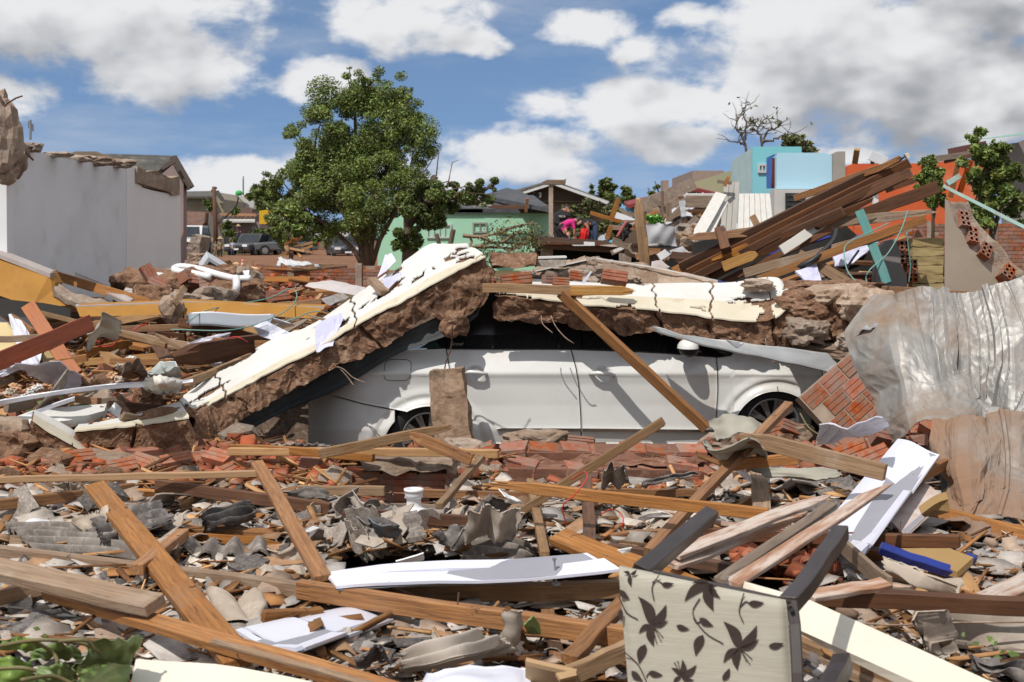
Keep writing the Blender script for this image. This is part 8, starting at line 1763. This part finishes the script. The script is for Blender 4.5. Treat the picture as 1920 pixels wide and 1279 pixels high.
slab('plaster_plate', [(232,545,16.6),(250,515,17.2),(268,510,17.3),(300,538,16.7),(290,568,16.0),(258,552,16.3)],.12, mat('pinkish_plaster', (.5,.46,.45),(.44,.4,.39), scale=3, rough=.9, bump=.2), nrm=(0,1,-.4), label='large pinkish grey plaster plate leaning in the back left heap', cat='plaster plate')
slab('plaster_plate', [(285,520,16.4),(295,510,16.6),(325,514,16.6),(336,530,16.3),(320,532,16.2)],.1, plaster_w, nrm=(0,.3,-1), label='white plaster plate on orange bricks in the back left heap', cat='plaster plate')
for i, (x, y, rl) in enumerate(((282,518,60),(300,535,25),(395,530,-10),(372,528,8),(470,560,3),(520,558,-3),(490,560,5),(355,520,4),(410,532,-20))):
 brick_at(x, y, 16.2,.3,.14,.15, rl, 10 * i, -30, label='orange hollow brick in the back left heap, %s' % ('beside the pinkish plate', 'under the white plate', 'under the white hose', 'left of the hose end', 'near the green cable', 'at the right end', 'between the cable and the heap', 'behind the white plate', 'below the hose end')[i], cat='brick')
hs = empty('white_hose', P(400,530,16), 'thick white corrugated hose looped on the back left heap', 'hose')
for pts in ([(470,522,16),(440,522,16),(410,515,16.1),(380,506,16.3),(345,500,16.5),(328,502,16.5),(330,508,16.3),(360,512,16.2),(395,520,16.1)],[(330,506,16.4),(350,514,16.2),(385,517,16.2),(412,516,16.2)]):
 wire('hose_run', pts, .042, white_pl, hs, n=6, k6=8)
wire('tee_end', [(443,520,15.9),(444,535,15.8),(443,545,15.8)],.05, white_pl, hs)
ab = empty('white_appliance', P(410,515,17.5), 'white box appliance tilted on the back left heap', 'appliance')
mb = MB(); fr = Matrix.Translation(P(412,507,17.6)) @ Matrix.Rotation(R(35),4, 'Y') @ Matrix.Rotation(R(20),4, 'Z'); mb.box((-.26,-.2,-.1),(.26,.2,.1), fr=fr); mb.build('casing', mat('appliance_white', (.5,.52,.56)), ab); mb = MB(); mb.box((-.22,-.205,-.08),(.22,-.2,.06), fr=fr); mb.build('dark_opening', black, ab)
scrap('small white bracket shaped piece right of the hose end', [(455,508,16.4),(468,506,16.4),(466,516,16.3),(469,524,16.2),(457,524,16.2),(459,515,16.3)], white_pl, seed=81, th=.05, crump=0)
bp_ = empty('broken_column', P(370,500,25), 'leaning broken grey column of blocks beside the white building corner', 'column')
rough_box('block', [(350,465,25),(362,440,25),(378,445,25),(372,475,25)],(.1,.35,0), concrete_g, bp_, 6,.03,5); rough_box('block', [(342,500,24.8),(352,475,24.8),(378,478,24.8),(366,505,24.8)],(.1,.35,0), concrete_g, bp_, 6,.04,6)
rough_box('pinkish_slab', [(572,536,17),(620,531,17),(680,545,16.6),(672,556,16.4)],(0,.3,.03), mat('pinkish_plaster', (.5,.46,.45)), None, 10,.015,51, label='long pinkish concrete post lying below the brick wall', cat='post')
scrap('shiny foil sheet lying below the pinkish post', [(600,560,15.6),(640,550,16),(655,556,15.8),(620,572,15.3)], zinc, seed=83)
o = sheet('white_tarpaulin', [[(525,482,27),(545,488,26.8),(600,496,26.8)],[(518,497,26.8),(550,497,26.6),(605,499,26.8)]], flat('tarp_grey_white', (.55,.56,.57)),16,5,.02, disp=lambda u, v: .1 * noise.noise(V((u * 7, v * 3,3))), label='crumpled white tarpaulin on top of the brick wall', cat='tarpaulin')
for i, (x, y, c_) in enumerate(((30,726,(.7,.42,.25)),(18,735,(.6,.5,.4)),(60,735,(.75,.72,.68)),(70,728,(.75,.72,.68)),(90,722,(.7,.7,.68)),(222,688,(.75,.5,.35)),(232,678,(.75,.7,.62)),(245,672,(.75,.7,.62)),(210,705,(.72,.45,.3)),(222,712,(.7,.45,.3)),(48,745,(.4,.38,.36)),(38,752,(.45,.35,.3)))):
 r = empty('artificial_flower', S(x, y, .15), 'faded artificial flower scattered in the left rubble', 'flower', 'faded artificial flowers in the left rubble'); c = S(x, y, .18)
 rock('petals', c, (.045,.04,.03), mat('petal_%d' % (i % 4), c_, tuple(q * .7 for q in c_), scale=40, rough=1, spec=.05, bump=1, bscale=60, bdist=.01), i, 3,.8, parent=r)
# ------------------------------------------------------------------ big broken leaves bottom left
lb_ = empty('leafy_branch', S(120,1270,0), 'torn branch with large green leaves at the lower left corner', 'branch')
for i, rows in enumerate((
  [[(150,1205,.42),(215,1200,.46),(276,1192,.42)],[(160,1230,.40),(215,1228,.36),(268,1205,.4)],[(130,1262,.34),(200,1270,.3),(250,1240,.32)]],
  [[(60,1215,.36),(110,1205,.42),(150,1215,.36)],[(50,1240,.34),(110,1235,.34),(160,1240,.32)]],
  [[(-20,1240,.36),(20,1225,.42),(60,1245,.36)],[(-20,1290,.3),(20,1290,.34),(70,1290,.3)]],
  [[(70,1250,.42),(120,1240,.46),(140,1255,.42)],[(60,1280,.4),(110,1290,.36),(150,1285,.38)]],
  [[(150,1255,.44),(200,1240,.40),(250,1250,.3)],[(140,1300,.4),(190,1300,.34),(240,1290,.28)]],
  [[(0,1200,.26),(50,1195,.3),(80,1205,.26)],[(0,1220,.22),(50,1222,.24),(90,1222,.22)]])):
 sheet('large_leaf', rows, leaf_big, 16,10,.0015, disp=lambda u, v, i=i: .02 * noise.noise(V((u * 5, v * 5, i))) - .015 * abs(v - .5) + .008 * abs(math.sin(u * 16)), edge=.015, seed=i, parent=lb_)
for pts in ([(-20,1215,.4),(70,1200,.46),(150,1205,.45),(190,1225,.4)],[(60,1200,.44),(100,1225,.38),(110,1250,.36)],[(-20,1255,.4),(40,1252,.42),(80,1262,.4)],[(40,1275,.46),(100,1268,.44),(150,1290,.4)],[(110,1202,.48),(160,1200,.48),(175,1215,.44)]):
 wire('stem', pts, .006, stem_m, lb_)
scrap('torn green leaf bit on the rough pale shard', [(983,1175,.2),(1000,1155,.24),(1012,1170,.2),(1015,1190,.16),(990,1190,.14)], leaf_big, seed=87, name='torn_leaf', cat='leaf')
for (x, y, n_, lab) in ((1905,1235,10, 'small green seedling leaves at the lower right corner'),(1835,1125 + 90,6, 'few green leaves under the folded ridge tile'),(110,770,16, 'green leafy sprig behind the plaster flake'),(1410,515,8, 'small weed sprig on the planks behind the level slab'),(60,875 + 330,5, 'few small leaves near the torn branch')):
 r = empty('green_sprig', S(x, y, .05), lab, 'sprig'); c = S(x, y, .1); sc2 = c.y / 6
 for k in range(n_):
  a = rnd.uniform(0,6.28); b0 = c + V((rnd.uniform(-.1,.1), rnd.uniform(-.05,.05), rnd.uniform(-.02,.06))) * sc2; t = V((math.cos(a), math.sin(a) * .4, rnd.uniform(0,.6))) * .05 * sc2; n_2 = V((-t.z, 0, t.x)) * .35
  mb = MB(); mb.quad(b0, b0 + t * .5 + n_2, b0 + t, b0 + t * .5 - n_2); mb.build('leaf', leaf_big, r)
for i, (x, y, d, k, lab) in enumerate(((1385,822,10.1,0, 'brown lump under the left side of the front wheel'),(1425,826,10.0,1, 'grey lump before the middle of the front wheel'),(1462,828,9.95,0, 'reddish lump under the right side of the front wheel'),(1502,815,10.0,1, 'grey lump at the left corner of the tilted brickwork'),(1350,830,10.0,1, 'small lump under the grey smooth sheet piece'))):
 rock('rubble_stone', P(x, y, d),(.13,.1,.075), concrete_g if k else concrete, 300 + i, 3,.35, label=lab, cat='stone', box=.5)
for i, (x, y, rl, lab) in enumerate(((1445,812,-14, 'ribbed orange brick lying before the front wheel'),(1480,806,22, 'tilted ribbed brick right of the front wheel hub'),(1405,818,8, 'ribbed brick half under the grey smooth sheet piece'))):
 brick_at(x, y, 9.95,.2,.09,.13, rl, 15,-30, label=lab, cat='brick')
# ------------------------------------------------------------------ debris: shapes, counted pieces, and the fine mass
def tri(vs, fs):
 out = []
 for f in fs:
  for k in range(1, len(f) - 1): out.append((f[0], f[k], f[k + 1]))
 return np.array([list(v) for v in vs], dtype=np.float32), np.array(out, dtype=np.int32)
def p_corr(seed, n=8):
 r = random.Random(seed); vs = []; fs = []; t = .022; L = r.uniform(.35,.8)
 for i in range(n + 1):
  x = -.5 + i / n; z = .06 * math.sin(i / n * math.pi * r.choice((3,3.2))); 
  e0 = -L / 2 + r.uniform(-.1,.1); e1 = L / 2 + r.uniform(-.1,.1)
  vs += [(x, e0, z),(x, e1, z),(x, e1, z - t),(x, e0, z - t)]
 for i in range(n):
  for c in range(4): fs.append((i * 4 + c, i * 4 + (c + 1) % 4, i * 4 + 4 + (c + 1) % 4, i * 4 + 4 + c))
 fs += [(0,3,2,1),(n * 4, n * 4 + 1, n * 4 + 2, n * 4 + 3)]; return vs, fs
def p_flat(seed, t=.04):
 r = random.Random(seed); k = r.choice((4,5,6)); mb = MB()
 pts = [V((math.cos(2 * math.pi * (q + r.uniform(-.3,.3)) / k) * r.uniform(.3,.55), math.sin(2 * math.pi * q / k) * r.uniform(.18,.45), r.uniform(-.02,.02))) for q in range(k)]
 mb.prism(pts, (0,0,-t)); return mb.v, mb.f
def p_chunk(seed, b=.5):
 bm = bmesh.new(); bmesh.ops.create_icosphere(bm, subdivisions=1, radius=.5); vs = []
 for v in bm.verts:
  p = v.co.copy(); mx = max(abs(p.x), abs(p.y), abs(p.z)); p = p.lerp(p / mx * .5, b); p *= 1 + .45 * noise.noise(p * 3 + V((seed * 3.3,0,0))); vs.append((p.x, p.y * .75, p.z * .55))
 fs = [tuple(q.index for q in f.verts) for f in bm.faces]; bm.free(); return vs, fs
def p_brick(seed):
 r = random.Random(seed); vf = grooved(1.0,.62,.45,3); L = r.uniform(.5,1.0)
 return [(v[0] * L + (r.uniform(-.12,.12) if v[0] > 0 else 0), v[1], v[2]) for v in vf[0]], vf[1]
def p_splint(seed, k=1.0):
 r = random.Random(seed); mb = MB(); w_ = r.uniform(.03,.08) * k; t = r.uniform(.02,.05) * k
 mb.prism([V((-.5 + r.uniform(0,.1),-w_, 0)), V((.5,-w_ * r.uniform(.1,1),0)), V((.5 - r.uniform(0,.12), w_ * .6,0)), V((-.5, w_, 0))],(0,0,-t)); return mb.v, mb.f
PR = {'corr': [p_corr(i) for i in range(8)], 'flat': [p_flat(i) for i in range(10)], 'thin': [p_flat(i, .02) for i in range(10,18)], 'chunk': [p_chunk(i) for i in range(10)], 'brick': [p_brick(i) for i in range(8)], 'splint': [p_splint(i) for i in range(10)], 'slat': [p_splint(i, .42) for i in range(20,30)]}
PT = {k: [tri(*q) for q in v] for k, v in PR.items()}
def place(zone, r, lift):
 x, y = r.uniform(zone[0], zone[2]), r.uniform(zone[1], zone[3]); p = S(x, y, 0)
 g = G(p.x, p.y + .0)
 return p + V((0, r.uniform(-.05,.12), r.uniform(*lift)))
EXC = ((635,862,872,935),(735,925,825,975),(935,838,1350,900),(560,790,1400,838),(610,1030,1165,1100),(1170,1060,1490,1290),(800,690,890,850),(985,820,1145,860))
def ok_place(p):
 if p.y > 30: return False
 q = p - C0; fw_ = q.y * CP - q.z * SP; px = CX + FPX * q.x / fw_; py = CY - FPX * (q.y * SP + q.z * CP) / fw_
 for a, b, c, d in EXC:
  if a < px < c and b < py < d + (0 if p.y < 7 else 8): return False
 if -2.55 < p.x < 3.0 and 9.95 < p.y < 12.7: return False
 return True
def rrot(r, flat_=.5): return (Matrix.Rotation(r.uniform(0,6.28),3, 'Z') @ Matrix.Rotation(r.gauss(0, flat_),3, 'X') @ Matrix.Rotation(r.gauss(0, flat_),3, 'Y'))
def stuff_scatter(name, label, zones, kinds, n, size, m, seed, tints, lift=(-.1,.07), flat_=.3):
 r = random.Random(seed); VS = []; FS = []; TS = []; off = 0
 ks, wt = zip(*kinds)
 for i in range(n):
  z = r.choice(zones); p = place(z, r, lift)
  if not ok_place(p): continue
  k = r.choices(ks, wt)[0]; v, f = r.choice(PT[k]); s = size[0] * (size[1] / size[0]) ** (r.random() ** 1.5)
  s *= .7 + .3 * p.y / 7
  M3 = np.array(rrot(r, flat_), dtype=np.float32) * s
  VS.append(v @ M3.T + np.array(p, dtype=np.float32)); FS.append(f + off); off += len(v)
  c = r.choice(tints); q = r.uniform(.75,1.2); TS.append(np.tile(np.array([c[0] * q, c[1] * q, c[2] * q, 1], dtype=np.float32),(len(v),1)))
 v = np.concatenate(VS); f = np.concatenate(FS); t = np.concatenate(TS)
 me = bpy.data.meshes.new(name); me.vertices.add(len(v)); me.vertices.foreach_set('co', v.ravel()); me.loops.add(f.size); me.loops.foreach_set('vertex_index', f.ravel())
 me.polygons.add(len(f)); me.polygons.foreach_set('loop_start', np.arange(0, f.size, 3)); me.polygons.foreach_set('loop_total', np.full(len(f),3)); me.update()
 at = me.color_attributes.new('tint', 'FLOAT_COLOR', 'POINT'); at.data.foreach_set('color', t.ravel()); me.materials.append(m)
 o = bpy.data.objects.new(name, me); col.objects.link(o); tag(o, label, None, None, 'stuff'); return o
def counted(name, cat, group, label, zone, kind, n, size, mats, seed, lift=(0,.1), flat_=.4):
 r = random.Random(seed); ms = {}
 for i in range(n):
  for _ in range(20):
   p = place(zone, r, lift)
   if ok_place(p): break
  q = r.randrange(len(PR[kind])); m = r.choice(mats); key = (q, m.name)
  if key not in ms: ms[key] = mesh_of(name, PR[kind][q], m)
  s = r.uniform(*size); fr = (rrot(r, flat_) @ Matrix.Scale(s, 3)).to_4x4(); fr.translation = p
  inst(name, ms[key], fr, label=label, cat=cat, group=group)
GRY = [(1.0,.96,.92),(.6,.56,.53),(.36,.33,.32),(.8,.74,.68),(1.3,1.2,1.08),(.85,.66,.52),(.24,.22,.21),(1.1,1.0,.9)]
BRN = [(1,1,1),(1.2,1.05,.95),(1.1,1.15,1.2),(.75,.8,.8),(.9,1.2,1.4),(.6,.7,.8)]
CON = [(1,1,1),(.8,.72,.66),(1.15,1.1,1.05),(.6,.52,.46),(.9,.7,.58)]
WOD = [(1,1,1),(.6,.55,.5),(1.4,1.5,1.6),(.8,.7,.6),(.45,.4,.36)]
ZA = [(-30,935,620,1290),(500,935,1170,1290)]; ZB = [(-30,850,640,930),(560,855,1400,935)]; ZC = [(1150,880,1950,1290)]; ZD = [(-30,545,640,860)]
stuff_scatter('roof_sheet_fragments', 'mass of small broken grey roof sheet fragments', ZA, [('corr', 4),('flat', 1),('thin', 5)],9500,(.04,.19), shard_t, 1, GRY)
stuff_scatter('roof_sheet_fragments', 'mass of small broken sheet fragments right of the chair and beyond', ZC + [(900,900,1500,1020)],[('corr', 2),('flat', 1),('thin', 4)],6500,(.035,.16), shard_t, 2, GRY)
stuff_scatter('overlapping_sheet_pieces', 'layer of overlapping flat roof sheet and board pieces in the foreground', ZA + ZC + [(900,900,1500,1020)],[('corr', 4),('thin', 5),('slat', 2)],1700,(.14,.42), shard_t, 41, GRY[:1] + GRY[3:6] + [(.9,.85,.8),(.8,.5,.3)], lift=(-.02,.09), flat_=.14)
stuff_scatter('long_splinters', 'layer of long split slats and splinters over the rubble', ZA + ZC + ZB + ZD, [('slat', 1)],1100,(.25,.75), wood_t, 42,[(.8,.72,.65),(.5,.42,.36),(1.1,1.15,1.2),(.35,.28,.24),(.9,.8,.8)], lift=(.0,.1), flat_=.14)
stuff_scatter('brick_fragments', 'mass of small broken brick and tile fragments', ZB + [(-30,850,640,915),(1480,790,1720,920),(1380,1040,1560,1110)],[('brick', 5),('flat', 2),('chunk', 1)],5200,(.035,.16), brick_t, 3, BRN, lift=(-.06,.1))
stuff_scatter('mortar_crumbs', 'mass of mortar and concrete crumbs', ZB + ZC + ZD + ZD + ZA + [(900,490,1650,560),(1440,430,1780,560)],[('chunk', 4),('flat', 1)],5200,(.02,.12), concrete_t, 4, CON)
stuff_scatter('wood_splinters', 'mass of small wood splinters and chips', ZA + ZB + ZC + ZD + ZD + ZD + [(1180,420,1780,560)],[('splint', 6),('thin', 1)],4200,(.08,.42), wood_t, 5, WOD, lift=(-.05,.1), flat_=.35)
stuff_scatter('brick_fragments', 'mass of brick fragments in the left and back rubble', ZD + [(240,500,620,575),(900,490,1650,560),(1440,430,1780,560)],[('brick', 3),('chunk', 1),('flat', 1)],2600,(.04,.2), brick_t, 6, BRN)
stuff_scatter('pale_scraps', 'mass of small pale plastic and plaster scraps', ZD + [(-30,560,480,800),(1440,430,1780,560),(300,560,600,700)] + ZC + ZA, [('thin', 4),('flat', 1)],1700,(.03,.16), shard_t, 7,[(1.5,1.5,1.65),(1.7,1.65,1.55),(1.3,1.3,1.45),(.2,.2,.22)])
stuff_scatter('far_debris', 'mass of debris strewn between the ruins beyond the car', [(860,448,1420,510),(1180,360,1380,470),(240,485,480,530),(1560,400,1800,470)],[('flat', 2),('splint', 4),('chunk', 2),('thin', 1)],2600,(.05,.2), wood_t, 8, WOD + [(1.3,1.6,2.6),(1.6,2.0,2.8),(1.2,.6,.5)], lift=(-.1,.35))
counted('roof_sheet_shard', 'roof sheet shard', 'wavy dark roof sheet shards around the beams at left', 'wavy dark roof sheet shard around the beams at left', (0,940,640,1230), 'corr', 46,(.16,.34),[fibre, fibre_dark, fibre, fibre_dark, fibre_light],11,(.0,.12),.3)
counted('roof_sheet_shard', 'roof sheet shard', 'wavy roof sheet shards heaped below the urn', 'wavy roof sheet shard heaped below the urn', (590,985,860,1055), 'corr', 44,(.14,.26),[fibre, fibre_dark, fibre, fibre_light],12,(.0,.16),.7)
counted('roof_sheet_shard', 'roof sheet shard', 'wavy roof sheet shards at the bottom centre', 'wavy roof sheet shard at the bottom centre', (600,1180,1160,1279), 'corr', 26,(.14,.28),[fibre, fibre_dark, fibre_light, fibre_light],13,(.0,.08),.4)
counted('roof_sheet_shard', 'roof sheet shard', 'grey roof sheet shards right of the splintered beam', 'grey roof sheet shard right of the splintered beam', (1180,900,1620,1010), 'corr', 40,(.15,.3),[fibre, fibre_dark, fibre_light],14,(.0,.1),.35)
counted('roof_sheet_shard', 'roof sheet shard', 'flat roof sheet shards between beams in the foreground', 'flat roof sheet shard between beams in the foreground', (300,940,1150,1080), 'flat', 46,(.12,.3),[fibre, fibre_light, fibre_dark],15,(.0,.12),.4)
counted('broken_brick', 'brick', 'broken red bricks strewn in front of the car at left', 'broken red brick strewn in front of the car at left', (160,855,640,910), 'brick', 48,(.13,.22),[brick],16,(.0,.1),.3)
counted('broken_brick', 'brick', 'broken red bricks strewn before the car doors', 'broken red brick strewn before the car doors', (880,845,1400,900), 'brick', 30,(.12,.2),[brick],17,(.0,.1),.3)
counted('broken_brick', 'brick', 'broken red bricks under the tilted brickwork', 'broken red brick under the tilted brickwork', (1490,800,1740,890), 'brick', 26,(.12,.2),[brick],18,(.0,.15),.5)
counted('broken_brick', 'brick', 'broken bricks in the far left rubble', 'broken brick in the far left rubble', (0,640,460,840), 'brick', 30,(.13,.22),[brick],19,(.0,.12),.5)
counted('mortar_lump', 'mortar lump', 'mortar lumps around the red bricks in the middle', 'mortar lump around the red bricks in the middle', (0,860,1400,930), 'chunk', 50,(.12,.28),[concrete_g, concrete],20,(.0,.08),.3)
counted('mortar_lump', 'mortar lump', 'mortar lumps in the left rubble', 'mortar lump in the left rubble', (0,640,500,850), 'chunk', 34,(.15,.34),[concrete_g, concrete],21,(.0,.1),.4)
counted('mortar_lump', 'mortar lump', 'mortar lumps on top behind the level slab', 'mortar lump on top behind the level slab', (960,500,1640,550), 'chunk', 26,(.15,.34),[concrete_g, concrete],22,(.0,.12),.4)
rr = random.Random(99)
dbr = empty('far_heap', (P(1270,440,24).x, 24,1.2), 'heap of broken timber and concrete between the brown sofa and the cyan shed', 'debris heap')
for i in range(90):
 x = rr.uniform(1180,1350); t = interp([(1180,432),(1215,405),(1265,385),(1300,372),(1350,392)], x); y = rr.uniform(t, 470); p = P(x, y, 26.5 - (y - t) * .05); a = rr.uniform(-.9,.9)
 if i % 3 == 0: rock('lump', p, (rr.uniform(.1,.28),) * 2 + (rr.uniform(.06,.16),), rr.choice((concrete_g, concrete, fibre)), i, 2,.4, parent=dbr, box=.5)
 else: L_ = rr.uniform(.3,1.1); dv = V((math.cos(a), rr.uniform(-.3,.3), math.sin(a))) * L_ / 2; plank(p - dv, p + dv, rr.uniform(.05,.16),.05, 'c', rr.choice((wood_grey, wood_dark, wood, wood_grey, paper_w)), name='broken_board', parent=dbr)
slab('core', [(1185,440,27),(1265,392,27),(1300,380,27),(1350,396,27),(1350,480,27),(1185,480,27)],.2, bed, dbr, nrm=(0,1,0))
def loose(n, zone, L, wr, grp, lab, seed, mats_, hr=(.05,.3), ang=.35):
 r = random.Random(seed)
 for i in range(n):
  for _ in range(30):
   p = place(zone, r, hr)
   if ok_place(p): break
  a = r.uniform(0, math.pi); l = r.uniform(*L) / 2; d = V((math.cos(a), math.sin(a) * .8, r.gauss(0, ang) * .4)) * l
  plank(p - d, p + d, r.uniform(*wr), r.uniform(.025,.05), r.choice('cu'), r.choice(mats_), r.uniform(-20,20), name='loose_lath', split=r.choice((0,0,1,3)), label=lab, cat='lath', group=grp)
loose(52,(-20,570,560,720),(.5,1.8),(.05,.14), 'loose laths in the left rubble behind the sloping slab', 'loose lath in the left rubble behind the sloping slab', 31,(Wd, wood_b, Wk, Wl, Wg))
loose(16,(0,720,330,850),(.3,.8),(.04,.1), 'loose laths before the left slab end', 'loose lath before the left slab end', 32,(Wd, Wk, Wg))
loose(20,(100,930,1100,1050),(.4,1.1),(.04,.09), 'loose laths among the roof sheet shards', 'loose lath among the roof sheet shards', 33,(wood_b, Wk, Wd, Wg),(.0,.08),.15)
loose(22,(1180,900,1900,1200),(.3,1.0),(.04,.1), 'loose laths in the right foreground', 'loose lath in the right foreground', 34,(Wd, Wk, Wg, Ww),(.0,.1),.2)
loose(34,(1260,430,1780,545),(.5,1.6),(.05,.12), 'loose laths around the dark plank pile', 'loose lath around the dark plank pile', 35,(Wd, Wk, Wk, Wl),(.05,.4))
loose(24,(870,450,1400,500),(.8,2.2),(.07,.16), 'loose timbers strewn below the timber floor', 'loose timber strewn below the timber floor', 36,(Wd, Wk, Wg),(.0,.4))
loose(26,(240,500,620,600),(.4,1.3),(.05,.12), 'loose laths in the back left heap', 'loose lath in the back left heap', 37,(Wd, Wk, Wl, Wg),(.05,.3))
# a place word for every piece of the counted groups
ONES = 'first second third fourth fifth sixth seventh eighth ninth tenth eleventh twelfth thirteenth fourteenth fifteenth sixteenth seventeenth eighteenth nineteenth'.split()
def ordw(n):
 if n < 20: return ONES[n - 1]
 t, u = divmod(n, 10); return ('twentieth', 'thirtieth', 'fortieth', 'fiftieth')[t - 2] if u == 0 else ('twenty', 'thirty', 'forty', 'fifty')[t - 2] + ' ' + ONES[u - 1]
TONE = {'weathered_fibre_cement': 'mid grey', 'lichen_dark_fibre_cement': 'dark', 'clean_fibre_cement': 'beige', 'sawn_wood': 'brown', 'dusty_wood': 'dusty brown', 'dark_wood': 'dark brown', 'pale_wood': 'pale', 'weathered_wood': 'grey', 'peeling_whitewashed_wood': 'peeling white', 'terracotta_brick': '', 'grey_brown_mortar': 'greyish', 'rough_brown_concrete': 'reddish brown'}
byl = {}
for o in col.objects:
 if not o.parent and o.get('group') and o.type == 'MESH' and (o.name.split('.')[0] in ('roof_sheet_shard', 'broken_brick', 'mortar_lump', 'loose_lath', 'caught_branch')):
  o['label'] = (TONE.get(o.data.materials[0].name, '') + ' ' + o['label']).strip(); byl.setdefault(o['label'],[]).append(o)
for o in [x for x in col.objects if x.get('group', '').startswith('faded artificial')]: byl.setdefault(o['label'],[]).append(o)
for lab, os_ in byl.items():
 if len(os_) < 2: continue
 os_.sort(key=lambda o: WM[o.name].translation.x / WM[o.name].translation.y)
 for k, o in enumerate(os_): o['label'] = lab + ', ' + ordw(k + 1) + ' from left'
